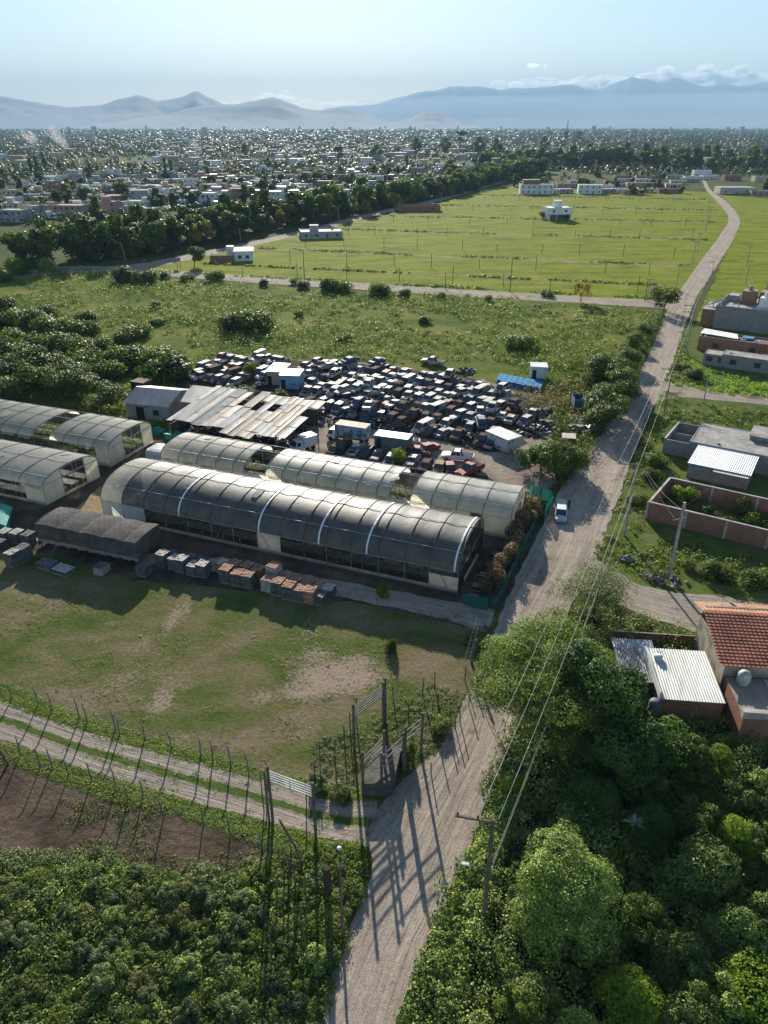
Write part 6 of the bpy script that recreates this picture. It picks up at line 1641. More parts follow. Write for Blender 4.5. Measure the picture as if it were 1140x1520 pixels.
for a in (-.4, .4):
    for b_ in (-.4, .4): m.tube([(a, b_, -2.3), (a, b_, 0)], .06, 4)
m.box(-.5, -.5, -.06, .5, .5, 0); o = m.build('barrel_stand', BARK, None, False, at(975, 985, 2.3)); tag(o, 'wooden stand under the white barrel', 'stand')
m = MB(); m.lathe([(.5, 0), (.55, .1), (.55, 1.1), (.4, 1.3), (.1, 1.35)], 14); o = m.build('water_tank', M('tank_dark', (.10, .12, .13), .6), None, True, at(970, 1056, 1.0)); o.location.z = 1.0; tag(o, 'dark round water tank at the corner of the lean-to wall', 'water tank')
m = MB(); m.box(-.45, -.45, 0, .45, .45, 1.0); o = m.build('tank_plinth', W_brick, None, False, (o.location.x, o.location.y, 0)); tag(o, 'brick plinth under the dark round tank', 'plinth')
m = MB(); m.box(0, 0, 2.9, 1.5, 2.2, 3.05); m.box(-.1, -.1, 0, .1, .1, 2.9)

# rubble and wood at the side road
heap('log_pile', at(985, 862), 1.6, .5, 30, [BARKG, WOODP], 'pile of pale logs at the foot of the tall concrete pole', 'log pile', 71, None, 1.8)
crumple('debris_bag', at(930, 832), .9, .7, .7, M('bag_green', (.14, .18, .16), .7), 'grey green bag heap on the corner of the side road', 'bag heap', 8)
for i, (px, py, s, z, lab) in enumerate(((895, 915, 1.0, 1, 'small feathery tree with visible branches between road and side road'),)):
    pr_ = tree_proto(5.6, 4.4, 30, 16, .15, F_grey, 81, z0=.5, flat=.45, bark=BARK, tr=.2, core=0)
    plant('thorn_tree', pr_, at(880, 918), .5, 1.05, lab, 'tree')
# ---------------------------------------------------------------- poles and wires
CONC = M('pole_concrete', (.34, .33, .30), .85, scale=1.5)
POLEW = M('pole_wood', (.16, .12, .09), .85, scale=2, fine=18)
INS = M('insulator', (.14, .07, .05), .3, bump=0)
def power_pole(loc, h, label, arm_dir=0.0, arm=(2.4, 0.3), mat=None, group='power poles', lamp=False, arms=1, r=(.17, .11), name='power_pole', low_arm=None, z_arm=None):
    o = empty(name, loc, arm_dir, label, 'power pole', group); mat = mat or CONC
    m = MB(); m.tube([(0, 0, -.4), (0, 0, h)], list(r), 10); m.build('pole', mat, o)
    tips = []
    for k in range(arms):
        z = (h - .25 if z_arm is None else z_arm) - k * 1.5
        m = MB(); m.box(-arm[0], -.06, z - .07, arm[1], .06, z + .07); m.tube([(-arm[0] * .45, 0, z), (0, 0, z - .8)], .03, 4); a = m.build('crossarm', mat if mat is not CONC else BARKG, o)
        for q in (0, .5, 1):
            x = -arm[0] + .15 + (arm[0] + arm[1] - .3) * q
            m = MB(); m.lathe([(.03, 0), (.09, .06), (.05, .12), (.09, .18), (.03, .26)], 8, (x, 0, z + .07)); m.build('insulator', INS, a)
            if k == 0:
                ca, sa = math.cos(arm_dir), math.sin(arm_dir); tips.append(Vector((loc[0] + ca * x, loc[1] + sa * x, loc[2] + z + .3)))
    if lamp:
        z = h * .55; m = MB(); m.tube([(0, 0, z), (-1.3, 0, z + .12)], .035, 5); l_ = m.build('lamp_arm', METAL, o)
        m = MB(); m.box(-1.75, -.1, z + .06, -1.25, .1, z + .16); m.build('lamp_head', R_white, l_)
    return o, tips
WIRE = M('wire', (.55, .54, .50), .5, bump=0); WIRED = M('wire_dark', (.05, .05, .05), .6, bump=0)
nw = [0]
def wire(a, b_, sag, r, label, mat=None, group='power lines'):
    m = MB(); n = 14; pts = [a.lerp(b_, i / n) - Vector((0, 0, sag * 4 * (i / n) * (1 - i / n))) for i in range(n + 1)]
    m.tube(pts, r, 4); nw[0] += 1
    return tag(m.build('power_line', mat or WIRE), label, 'power line', group)
ARM = R(-14)
P1, t1 = power_pole(at(717, 1372), 10.3, 'wooden power pole with lamp arm among the bushes at the bottom right of the road', R(-12), (2.35, .45), POLEW, lamp=True)
P3, t3 = power_pole(at(927, 795), 10.5, 'concrete power pole with long crossarm on the verge beside the brick-walled plot', R(-8), (2.4, .45), CONC)
m = MB(); m.box(-1.9, -.05, 8.55, .2, .05, 8.65); m.build('crossarm', BARKG, P3)
P2, t2 = power_pole(at(993, 856), 10.0, 'leaning concrete pole with wide top and side brackets beside the side road', R(20), (1.2, .9), CONC, r=(.2, .19), z_arm=7.9)
P4, t4 = power_pole(at(986, 612), 8.6, 'thin dark pole with a crossarm at the mouth of the second side road', R(-6), (2.0, .25), POLEW, r=(.1, .08))
P5, t5 = power_pole(at(1044, 598), 5.6, 'short concrete lamp pole on the grass above the second side road', 0, (.3, .3), CONC, r=(.13, .1))
P6, t6 = power_pole(at(1018, 525), 11.5, 'concrete power pole beside the large unfinished house', R(-6), (2.6, .3), CONC, arms=2)
P7, t7 = power_pole(at(1052, 430), 9, 'power pole by the big house at the field corner', R(-6), (2.0, .3), CONC)
farpoles = [(1003, 430, 8), (1028, 390, 8), (1035, 375, 8), (1047, 345, 8), (1052, 330, 8), (1106, 424, 8), (1108, 395, 7.5), (960, 446, 6.5), (1050, 316, 7)]
for i, (px, py, h) in enumerate(farpoles):
    power_pole(at(px, py), h, f'power pole along the upper dirt road, {ordn(i + 1)} counted upwards', R(-5), (1.2, 1.2), CONC, 'poles along the upper road', name='power_pole')
names = ('left', 'middle', 'right')
for k in range(3):
    wire(t1[k], t3[k], .9, .013, f'{names[k]} pale wire over the road from the bottom pole to the plot pole')
    wire(t3[k], t4[k], .7, .013, f'{names[k]} wire from the plot pole up to the thin dark pole')
    wire(t4[k], t6[k], .5, .02, f'{names[k]} wire from the thin dark pole to the big house pole', WIRED)
    wire(t6[k], t7[k], .5, .02, f'{names[k]} wire from the big house pole up the road', WIRED)
for k, dz in enumerate((0, -.5)):
    wire(Vector((P1.location.x + .2, P1.location.y, 6.3 + dz)), Vector((P3.location.x + .2, P3.location.y, 6.6 + dz)), .8, .009, f'{("upper", "lower")[k]} thin service cable below the three wires')
wire(t2[0], t3[2], .3, .015, 'service cable from the leaning pole to the plot pole')
wire(Vector((P2.location.x, P2.location.y, 9.4)), at(1140, 640, 4), .8, .014, 'upper service cable from the leaning pole over the walled plot', WIRED)
wire(Vector((P2.location.x, P2.location.y, 9.0)), at(960, 700, 5.2), .5, .014, 'service cable from the leaning pole to the left above the plot', WIRED)
# thin posts of the field
rs = random.Random(51)
GP = M('post_weathered', (.16, .14, .12), .9, scale=2)
k = 0
rows = [((240, 400), (1000, 437), 9, 4.2), ((330, 385), (1010, 410), 9, 3.6), ((420, 362), (1035, 385), 10, 3.4), ((480, 347), (1050, 357), 10, 3.4), ((560, 330), (1058, 338), 9, 3.2), ((640, 312), (1062, 318), 9, 3.2), ((700, 296), (1060, 302), 8, 3)]
for ri, (a, b_, n, h) in enumerate(rows):
    A_, B_ = at(*a), at(*b_)
    for i in range(n):
        p = A_.lerp(B_, (i + .5 + rs.uniform(-.2, .2)) / n); k += 1; hh = h * rs.uniform(.9, 1.4)
        m = MB(); m.tube([(0, 0, 0), (rs.uniform(-.1, .1), 0, hh)], .11, 5)
        tag(m.build('field_post', GP, None, False, p), f'thin wooden post in the field, {ordn(i + 1)} from the left in the {ordn(ri + 1)} row', 'post', 'thin posts standing in the field')
for i, (px, py, h, lab) in enumerate(((757, 433, 10, 'tall dark pole on the cross road in the middle of the field edge'), (452, 415, 9.5, 'tall dark pole on the cross road in front of the grey field house'), (661, 428, 5, 'thin post right of the cross road middle'), (815, 440, 5, 'thin post on the cross road left of the yellow tree'), (957, 447, 6, 'post on the cross road near the junction tree'), (187, 388, 7, 'leaning concrete pole in front of the belt, left'), (26, 388, 8, 'leaning pole at the far left before the belt'), (357, 358, 6, 'thin pole behind the brick-walled white house'), (503, 330, 8, 'lamp pole right of the grey field house'), (466, 332, 7, 'lamp pole above the grey field house'), (585, 308, 7, 'lamp pole at the near end of the low brick walls'), (655, 302, 7, 'lamp pole behind the low brick walls'), (264, 400, 4.5, 'thin post left of the small round field tree'))):
    m = MB(); m.tube([(0, 0, -.2), ((-.9 if i in (5, 6) else 0), 0, h)], [.16, .1], 7); o = m.build('pole', POLEW if i < 5 else CONC, None, False, at(px, py)); tag(o, lab, 'pole')
    if i in (5, 8, 9, 10, 11): m = MB(); x0 = -.9 if i == 5 else 0; m.tube([(x0, 0, h), (x0 - 1.5, 0, h + .2)], .06, 4); m.box(x0 - 2.2, -.15, h + .15, x0 - 1.4, .15, h + .3); m.build('lamp_arm', CONC, o)

# ---------------------------------------------------------------- near fences
POST = M('fence_post', (.14, .12, .10), .9, scale=2); POSTC = M('fence_post_concrete', (.20, .19, .17), .9, scale=2); FW = M('fence_wire', (.22, .21, .20), .6, bump=0)
WOODG = M('grey_wood', (.24, .22, .195), .85, scale=1.5, fine=12); WHT = M('white_rail', (.60, .60, .58), .7)
def fence(pts, hs, label, group=None, bent=True, wires=4, mat=None, h=1.9, px=True, r=.055):
    P = [at(*p) if px else Vector(p) for p in pts]
    o = empty('fence', P[0], 0, label, 'fence', group); O = P[0]
    rs = random.Random(len(pts) * 7 + int(pts[0][0])); tops = []
    for i, p in enumerate(P):
        q = p - O; l1, l2 = rs.uniform(-.1, .1), rs.uniform(-.1, .1); hh = h * rs.uniform(.88, 1.08)
        t = q + Vector((l1, l2, hh)); m = MB()
        pl_ = [q - Vector((0, 0, .1)), t]
        if bent: pl_.append(t + Vector((-.22, .3, .32)))
        m.tube(pl_, r if mat is not POSTC else r * 1.3, 5); m.build('post', mat or POST, o); tops.append((q, t))
    for k in range(wires):
        f = .25 + .72 * k / max(1, wires - 1); m = MB()
        m.tube([a.lerp(b_, f) for a, b_ in tops], .009, 3); m.build('wire', FW, o)
    return o
fence([(-6, 1040), (18, 1038), (57, 1047), (77, 1055), (118, 1066), (130, 1072), (172, 1083), (178, 1090), (215, 1098), (255, 1110), (298, 1122), (316, 1130), (343, 1136), (370, 1150), (397, 1160)], 0, 'fence of bent-topped posts along the far side of the rutted track', None, True, 5, POSTC, 1.6)
fence([(-20, 1110), (2, 1118), (30, 1122), (60, 1140), (78, 1140), (102, 1152), (136, 1160), (172, 1170), (190, 1190), (212, 1184), (243, 1215), (302, 1224), (342, 1240), (390, 1262), (432, 1275)], 0, 'fence of thin bent posts between rutted track and brown soil', None, True, 4, POST, 1.5)
fence([(455, 1190), (467, 1158), (475, 1132), (497, 1125), (512, 1108), (520, 1085), (528, 1062)], 0, 'thin stake fence on the left of the loading pen', None, False, 3, POST, 2.4)
fence([(584, 1040), (606, 1066), (627, 1030), (650, 1048), (645, 1020), (690, 1010), (668, 1075), (676, 1082)], 0, 'group of thin stakes in the grass right of the loading pen', None, False, 0, POST, 1.9)
fence([(640, 1150), (655, 1122), (668, 1098), (683, 1072), (696, 1048), (706, 1025), (716, 1000), (724, 975)], 0, 'wire fence along the left edge of the main road', None, False, 4, POST, 1.5)
fence([(700, 948), (640, 925), (620, 920), (560, 905), (505, 893), (450, 880)], 0, 'wire fence between pasture and the lane in the greenhouse shade', None, False, 3, POST, 1.4)
fence([(422, 1300), (440, 1318), (455, 1340), (448, 1370), (452, 1400), (470, 1330), (412, 1330), (405, 1420)], 0, 'overgrown stakes in the bushes left of the road bend', None, False, 0, POST, 2.4)
fence([(730, 905), (738, 880), (752, 850), (765, 825), (775, 800), (785, 775), (795, 750)], 0, 'post row behind the green netting at the roadside', None, False, 3, POST, 1.7)
# board gate panels and the loading pen
def boards(A_, B_, n, z0, z1, label, name='gate', mat=None, posts=True, ph=None, bh=.14, cat='gate', pr_=.12):
    d = B_ - A_; L = d.length; o = empty(name, A_, math.atan2(d.y, d.x), label, cat)
    for k in range(n):
        z = z0 + (z1 - z0) * k / (n - 1); m = MB(); m.box(.05, -.03, z, L - .05, .03, z + bh); m.build('rail', mat or WOODG, o)
    if posts:
        for x in (0, L): m = MB(); m.tube([(x, 0, -.1), (x, 0, ph or z1 + .4)], pr_, 7); m.build('post', POST, o)
        if cat == 'gate': m = MB(); m.box(L / 2 - .06, -.07, z0, L / 2 + .06, -.035, z1 + bh); m.build('brace', mat or WOODG, o)
    return o
boards(at(405, 1219), at(469, 1244), 5, 4.4, 5.4, 'white five-bar gate across the rutted track between tall posts', 'gate', WHT, True, 5.9, .09)
boards(at(526, 1114), at(569, 1080), 5, 3.7, 4.8, 'pale board panel standing in the pasture above the loading pen', 'cattle_panel', WOODG, True, 5.3, .13, 'panel')
boards(Vector((-1.7, 42.2, 0)), Vector((0, 44.5, 0)), 4, 2.5, 3.9, 'front left board wall of the cattle loading pen', 'cattle_panel', WOODG, True, 4.7, .10, 'panel')
boards(Vector((-.2, 42.4, 0)), Vector((1.6, 44.6, 0)), 3, 2.6, 3.9, 'middle board wall of the cattle loading pen', 'cattle_panel', WOODG, True, 4.4, .10, 'panel')
boards(Vector((1.75, 44.8, 0)), Vector((3.2, 46.4, 0)), 3, 3.2, 4.2, 'right board wall of the cattle loading pen by the road', 'cattle_panel', WOODG, True, 4.8, .10, 'panel')
m = MB(); m.hexa([(0, 0, 0), (2.5, 0, 0), (3.6, 4.2, 0), (1.2, 4.2, 0), (0, 0, 1.5), (2.5, 0, 1.5), (3.6, 4.2, 1.3), (1.2, 4.2, 1.3)]); o = m.build('loading_ramp', M('ramp_stone', (.10, .09, .08), .9, scale=1.5, fine=3, bump=1, bdist=.1), None, False, Vector((-1.75, 41.9, 0)), R(4)); tag(o, 'stone and earth loading ramp with the cattle pen on it', 'loading ramp')
# solitary posts round the gate
for i, (px, py, h, rr, lx, lab, mt) in enumerate(((400, 1222, 5.6, .09, 0, 'thick dark post at the left end of the white gate', POST), (392, 1205, 4.4, .05, 0, 'thin post left of the white gate', POST), (452, 1290, 5.2, .09, -1.5, 'long dark post leaning left across the white gate', POST), (487, 1330, 3.0, .27, 0, 'thick burnt tree stump post beside the lamp pole', M('burnt_post', (.07, .045, .035), .95)), (430, 1300, 2.4, .08, 0, 'short round post in the bushes below the track', POST), (700, 985, 3.0, .14, .3, 'dark gnarled post at the pasture corner by the road', POST), (571, 1072, 5.2, .16, 0, 'thick dark tall post at the right of the standing panel', POST), (546, 1240, 2.0, .07, 0, 'short stake beside the track mouth', POST), (13, 1135, 3.0, .1, -.8, 'leaning dark pole at the left frame edge', POST))):
    m = MB(); m.tube([(0, 0, -.3), (lx * .4, 0, h * .5), (lx, 0, h)], [rr * 1.1, rr, rr * .85], 8); o = m.build('post', mt, None, False, at(px, py)); o.name = 'wooden_post'; tag(o, lab, 'post')
# thin lamp post
o = empty('lamp_post', at(509, 1392), 0, 'thin tall lamp post with a small white head beside the road mouth', 'lamp post')
m = MB(); m.tube([(0, 0, -.3), (0, 0, 7.2)], [.10, .07], 8); m.tube([(0, 0, 7.2), (0, 0, 8.8)], .035, 5); m.build('pole', POLEW, o); m = MB(); m.lathe([(.05, 0), (.14, .04), (.14, .12), (.04, .16)], 10, (0, 0, 8.8)); m.build('lamp_head', R_white, o)
wire(at(509, 1392, 6.2) * 0 + Vector((at(509, 1392).x, at(509, 1392).y, 6.6)), Vector((P1.location.x, P1.location.y, 6.8)), .9, .012, 'thin cable across the road from the lamp post to the wooden pole', WIRED)
# ladder-like lattice leaning at the pasture corner
A_ = at(690, 990); B_ = Vector((A_.x + 1.2, A_.y + 1.2, 5.0)); d = (B_ - A_); sd_ = Vector((.18, -.1, 0)); m = MB(); m.tube([A_ - sd_, B_ - sd_], .03, 4); m.tube([A_ + sd_, B_ + sd_], .03, 4)
for k in range(12): q = A_.lerp(B_, (k + .5) / 12); m.tube([q - sd_, q + sd_ + d * .04], .02, 4)
tag(m.build('lattice_mast', METAL), 'thin pale lattice mast leaning over the pasture corner', 'mast')
o = empty('board_gate', at(790, 742), R(60), 'grey board gate at the yard entrance behind the cream greenhouse', 'gate')
for k in range(6): m = MB(); m.box(0, -.03, .4 + k * .42, 2.2, .03, .62 + k * .42); m.build('rail', WOODG, o)
for x in (0, 2.2): m = MB(); m.tube([(x, 0, 0), (x, 0, 3.2)], .08, 6); m.build('post', BARKG, o)
# turquoise netting along the roadside
NETG = plastic('green_netting', (.015, .16, .135), rough=.7, trans=.4, alpha=.85)
def net(pts, h, label):
    P = [at(*p) for p in pts]; m = MB(); lo = []; hi = []
    for a, b_ in zip(P, P[1:]):
        n = max(2, int((b_ - a).length / .5))
        for i in range(n):
            q = a.lerp(b_, i / n); w_ = .1 * math.sin(q.x * 3 + q.y * 2); lo.append(q + Vector((w_, 0, 0))); hi.append(q + Vector((-w_, 0, h + .15 * math.sin(q.y * 1.7))))
    m.sweep([lo, [(Vector(a) + Vector(b_)) / 2 + Vector((.06, .04, 0)) for a, b_ in zip(lo, hi)], hi]); return tag(m.build('netting', NETG, smooth=True), label, 'netting', 'turquoise netting at the roadside')
net([(686, 897), (706, 903), (732, 908)], 1.6, 'dark turquoise netting across the end of the gap beside the dark greenhouse')
net([(732, 908), (752, 870), (772, 825), (792, 785), (800, 765)], 1.5, 'long turquoise netting along the road behind the dry hedge')
net([(785, 738), (800, 740), (818, 748), (820, 752)], 2.0, 'bright turquoise netting at the top of the dry hedge')
net([(820, 752), (812, 762), (806, 778)], 2.0, 'folded turquoise netting at the roadside corner left of the silver car')
# dry hedge
rng = np.random.default_rng(91); cen = []; rad = []
for i in range(46):
    t = i / 45; a = at(728, 880).lerp(at(795, 752), t); a = a + Vector((rng.uniform(-1.1, .7), rng.uniform(-.5, .5), 0)); s = rng.uniform(.5, .9); cen.append((a.x, a.y, .6 + rng.random() * 1.6)); rad.append((s, s, s * 1.1))
P, N, S, T = blobs(cen, rad, 40, .24, tintv=.3)
tag(ob('dry_hedge', leafmesh('dry_hedge', P, N, S, T, F_dry)), 'hedge of dry brown leaves between greenhouse gap and road', 'hedge')
# black pots of seedlings in the gap
for i in range(5):
    crate_stack(at(700 + i * 9, 890 - i * 16) , AX, 1.2, 1.0, .5, BLACKM, SEEDD if False else CRG, f'low black tray in the gap by the dry hedge, {ordn(i + 1)} from the front', 'tray', 'trays in the gap by the dry hedge', 2, 'seedling_tray', 'top_layer', i)
# person beside the silver car
def person(loc, rz, top, trouser, skin, hair, label, h=1.72, lean=0.0):
    bm = bmesh.new()
    J = {'pelvis': (0, 0, .95), 'belly': (lean * .3, 0, 1.1), 'chest': (lean * .7, 0, 1.32), 'neck': (lean, 0, 1.48), 'head': (lean * 1.2, 0, 1.58), 'crown': (lean * 1.25, 0, 1.68),
         'shl': (lean * .9, .19, 1.42), 'ell': (lean + .06, .27, 1.15), 'wrl': (lean + .26, .22, 1.0), 'hal': (lean + .34, .2, .98), 'shr': (lean * .9, -.19, 1.42), 'elr': (lean + .02, -.26, 1.14), 'wrr': (lean + .12, -.25, .9), 'har': (lean + .16, -.24, .83),
         'hil': (0, .1, .9), 'knl': (.04, .11, .5), 'anl': (-.02, .12, .09), 'tol': (.14, .13, .04), 'hir': (0, -.1, .9), 'knr': (.02, -.12, .5), 'anr': (-.04, -.13, .09), 'tor': (.12, -.14, .04)}
    E_ = [('pelvis', 'belly'), ('belly', 'chest'), ('chest', 'neck'), ('neck', 'head'), ('head', 'crown'), ('chest', 'shl'), ('shl', 'ell'), ('ell', 'wrl'), ('wrl', 'hal'), ('chest', 'shr'), ('shr', 'elr'), ('elr', 'wrr'), ('wrr', 'har'), ('pelvis', 'hil'), ('hil', 'knl'), ('knl', 'anl'), ('anl', 'tol'), ('pelvis', 'hir'), ('hir', 'knr'), ('knr', 'anr'), ('anr', 'tor')]
    rd = {'pelvis': .15, 'belly': .14, 'chest': .16, 'neck': .055, 'head': .095, 'crown': .085, 'shl': .075, 'ell': .048, 'wrl': .033, 'hal': .035, 'hil': .09, 'knl': .062, 'anl': .045, 'tol': .035}
    ks = list(J); me = bpy.data.meshes.new('person'); me.from_pydata([J[k] for k in ks], [(ks.index(a), ks.index(b_)) for a, b_ in E_], [])
    o = bpy.data.objects.new('person', me); C.objects.link(o); md = o.modifiers.new('Skin', 'SKIN')
    for i, k in enumerate(ks):
        r_ = rd.get(k, rd.get(k[:-1] + 'l', .06)); me.skin_vertices[0].data[i].radius = (r_, r_)
    me.skin_vertices[0].data[0].use_root = True
    o.modifiers.new('Sub', 'SUBSURF').levels = 2; o.modifiers['Sub'].render_levels = 2
    # clothing by height, procedural
    m, n, out = _nodes('person_cloth'); s = _sep(n, _objc(n)); z = s[2]
    col = _ramp(n, _math(n, 'MULTIPLY', z, .5), [(.0, (.03, .03, .03)), (.04, trouser), (.475, top), (.735, skin), (.80, hair)]); m.node_tree.nodes
    for nd in n.nodes:
        if nd.type == 'VALTORGB': nd.color_ramp.interpolation = 'CONSTANT'
    _bsdf(n, out, col, .85); me.materials.append(m)
    o.location = loc; o.rotation_euler = (0, 0, rz); o.scale = (h / 1.74,) * 3
    return tag(o, label, 'person')
person(at(844, 757), R(200), (.03, .03, .035), (.03, .035, .05), (.28, .16, .11), (.02, .015, .01), 'person in dark clothes standing behind the silver car')
# ---------------------------------------------------------------- near vegetation
def big_tree(name, loc, h, r, nb, dens, leaf, mat, seed, label, z0, flat, spread=1.0, core=.2, bark=None, tr=.3, lean=0, tintv=.3):
    return plant(name, tree_proto(h, r, nb, dens, leaf, mat, seed, z0, flat, bark or BARK, tr, tintv, core, spread, lean, lump=.55 if nb > 60 else .8), loc, 0, 1, label, 'tree')
F_feather = foliage('leaf_feather', (.055, .085, .02), (.20, .26, .075), .35, c3=(.34, .40, .14))
F_vine = foliage('leaf_vine', (.018, .040, .016), (.085, .145, .045), .3)
big_tree('feathery_tree', at(804, 1075), 8.4, 6.6, 110, 40, .15, F_feather, 301, 'large feathery pale green tree leaning over the road beside the wires', .45, .5, core=.1, tr=.28)
big_tree('dark_tree', at(868, 1100), 9.5, 4.2, 26, 34, .24, F_vine, 302, 'dark creeper-hung tree right behind the feathery one, left of the tin lean-to', .12, .9, tr=.35)
big_tree('dark_tree', at(905, 1150), 7.0, 4.0, 22, 32, .24, F_vine, 303, 'dark leafy tree below the lean-to roofs', .08, .9)
big_tree('dark_tree', at(985, 1170), 5.0, 4.2, 22, 30, .24, F_vine, 304, 'low dark tree in the shade under the brick house wall', .05, .8)
# the creeper-covered mound tree
def creeper_mound(name, loc, cen, rad, leaf, dens, mat, seed, label):
    global rng
    rng = np.random.default_rng(seed)
    P, N, S, T = blobs(cen, rad, dens, leaf, tintv=.12, upbias=.5, core=.15)
    k = P[:, 2] > .05
    # drop leaves buried inside a neighbouring lump
    for c, r in zip(cen, rad):
        q = (((P - np.array(c)) / np.array(r)) ** 2).sum(1); k &= q > .42
    o = empty(name, loc, 0, label, 'tree')
    ob('crown', leafmesh('crown', P[k], N[k], S[k], T[k], mat), o)
    m = MB(); zt = max(c[2] for c in cen) * .75; m.tube([(0, 0, -.2), (.1, 0, zt * .5), (.05, .1, zt)], [.3, .24, .1], 8)
    for c in cen[:5]: m.tube([(.1, 0, zt * .5), tuple(Vector(c) * .8)], [.15, .06], 5, cap=False)
    m.build('trunk', BARK, o)
    return o
_r = random.Random(9); MB_C = []; MB_R = []
for _ in range(60):
    a = _r.uniform(0, 6.28); e = _r.uniform(.1, 1.35); MB_C.append((3.0 * math.cos(a) * math.cos(e), 1.2 + 3.1 * math.sin(a) * math.cos(e), 1.2 + 4.4 * math.sin(e))); q = _r.uniform(.35, .85); MB_R.append((q, q, q * .9))
creeper_mound('creeper_tree', at(838, 1400), [(0, .5, 3.2), (-1.5, 1.8, 3.6), (1.3, 1.6, 3.6), (.0, 2.8, 4.2), (-2.4, .3, 2.2), (2.6, .6, 2.2), (1.8, -.9, 1.6), (-1.6, -1.1, 1.3), (.4, 4.2, 3.6), (-.8, 4.6, 2.8), (2.6, 2.4, 2.4)] + MB_C,
              [(2.3, 2.0, 2.6), (1.7, 1.6, 2.4), (1.9, 1.7, 2.3), (1.9, 1.6, 2.2), (1.2, 1.5, 1.7), (1.3, 1.7, 1.9), (1.4, 1.2, 1.4), (1.3, 1.2, 1.3), (1.3, 1.5, 2.2), (1.2, 1.3, 2.0), (1.4, 1.5, 2.0)] + MB_R, .15, 78, F_creep, 311, 'big rounded tree smothered in green creeper in the thicket right of the power pole')
creeper_mound('creeper_tree', at(1035, 1330), [(0, 0, 2.4), (1.3, .4, 2.2), (-1.2, .3, 1.8), (.3, 1.4, 2.4)], [(1.6, 1.5, 1.9), (1.3, 1.3, 1.6), (1.2, 1.2, 1.5), (1.4, 1.3, 1.7)], .19, 66, F_creep, 312, 'smaller rounded creeper-covered tree towards the right frame edge')
creeper_mound('creeper_tree', at(1110, 1500), [(0, 0, 1.4), (2.1, .4, 1.3), (-1.9, .2, 1.2), (.3, 1.3, 1.6)], [(1.7, 1.3, 1.3), (1.4, 1.2, 1.2), (1.4, 1.2, 1.2), (1.6, 1.2, 1.3)], .18, 66, F_light, 313, 'bright green creeper mound in the bottom right corner')
def mound(px, py, r, h, mat, seed, label, leaf=.14, dens=85):
    q = random.Random(seed); cs = [(0, 0, h * .35), (r * .35, r * .1, h * .45), (-r * .35, r * .15, h * .4)]; rd = [(r * .62, r * .55, h * .5), (r * .5, r * .5, h * .42), (r * .5, r * .5, h * .42)]
    for _ in range(int(14 * r)):
        a = q.uniform(0, 6.28); e = q.uniform(.05, 1.4); cs.append((r * .8 * math.cos(a) * math.cos(e), r * .75 * math.sin(a) * math.cos(e), h * .1 + h * .78 * math.sin(e))); k = q.uniform(.16, .34) * r; rd.append((k, k, k * .9))
    creeper_mound('creeper_tree', at(px, py), cs, rd, leaf, dens, mat, seed, label)
for px, py, r, h, mt, lab in ((1085, 1270, 1.9, 3.6, F_light, 'bright leafy mound near the right frame edge below the brick house'), (1000, 1440, 2.0, 3.2, F_creep, 'creeper mound in the middle of the bottom right thicket'), (930, 1500, 2.2, 3.0, F_light, 'bright mound at the bottom frame edge right of the big creeper tree'), (1090, 1410, 2.1, 3.2, F_creep, 'creeper mound above the bright one in the bottom right corner'),
                              (790, 1500, 1.9, 2.6, F_creep, 'low creeper mound at the bottom left foot of the big creeper tree'), (880, 1205, 2.3, 3.0, F_vine, 'dark creeper mound in the shade of the feathery tree'), (960, 1250, 2.2, 3.0, F_vine, 'dark creeper mound right of the shaded one'), (1060, 1150, 1.6, 3.0, F_light, 'bright leafy tree just below the brick wall of the lean-to'), (1125, 1190, 1.7, 3.4, F_creep, 'leafy mound under the roof terrace of the tiled house'), (760, 1180, 1.3, 1.6, F_light, 'light green bush on the road bank above the wooden pole'), (1020, 1540, 2.2, 2.6, F_creep, 'creeper mound cut by the bottom frame edge'), (850, 1560, 2.0, 2.4, F_creep, 'second creeper mound cut by the bottom frame edge')):
    mound(px, py, r, h, mt, 700 + px, lab)
# named trees of the thicket
F_sage = foliage('leaf_sage', (.03, .045, .025), (.15, .185, .095), .25, c3=(.32, .35, .20))
F_ochre = foliage('leaf_ochre', (.045, .048, .018), (.19, .195, .065), .22, c3=(.32, .31, .13))
B_near = [bush_proto(1.6, 1.5, 42, 75, .14, F_ochre, 406, fine=.48), bush_proto(1.7, 1.7, 42, 75, .15, F_jung, 401, fine=.48), bush_proto(1.5, 2.3, 46, 75, .15, F_sage, 402, fine=.45), bush_proto(1.9, 1.5, 46, 70, .15, F_mid, 403, fine=.42), bush_proto(1.4, 1.4, 40, 85, .13, F_weed, 404, fine=.5), bush_proto(1.6, 2.0, 44, 70, .17, F_creep, 405, fine=.48)]
B_light = [bush_proto(1.8, 1.5, 40, 55, .22, F_light, 421, fine=.5), bush_proto(1.6, 1.8, 44, 60, .2, F_creep, 422, fine=.5), bush_proto(1.7, 1.3, 40, 110, .11, F_creep, 423, fine=.45)]
T_near = [tree_proto(5.0, 2.6, 46, 60, .19, F_jung, 411, z0=.12, flat=.7, tr=.13, lump=.55), tree_proto(6.0, 2.7, 50, 58, .20, F_mid, 412, z0=.15, flat=.75, tr=.15, lump=.55), tree_proto(4.4, 2.5, 46, 60, .19, F_creep, 413, z0=.1, flat=.7, tr=.13, lump=.55)]
lst = [(1015, 1165, 1, .8), (1110, 1210, 2, .85), (1030, 1250, 0, .75), (1135, 1290, 2, .85), (1140, 1390, 2, .8), (945, 1400, 1, .7), (1050, 1500, 2, .75), (955, 1190, 0, .7), (770, 1540, 1, .6)]
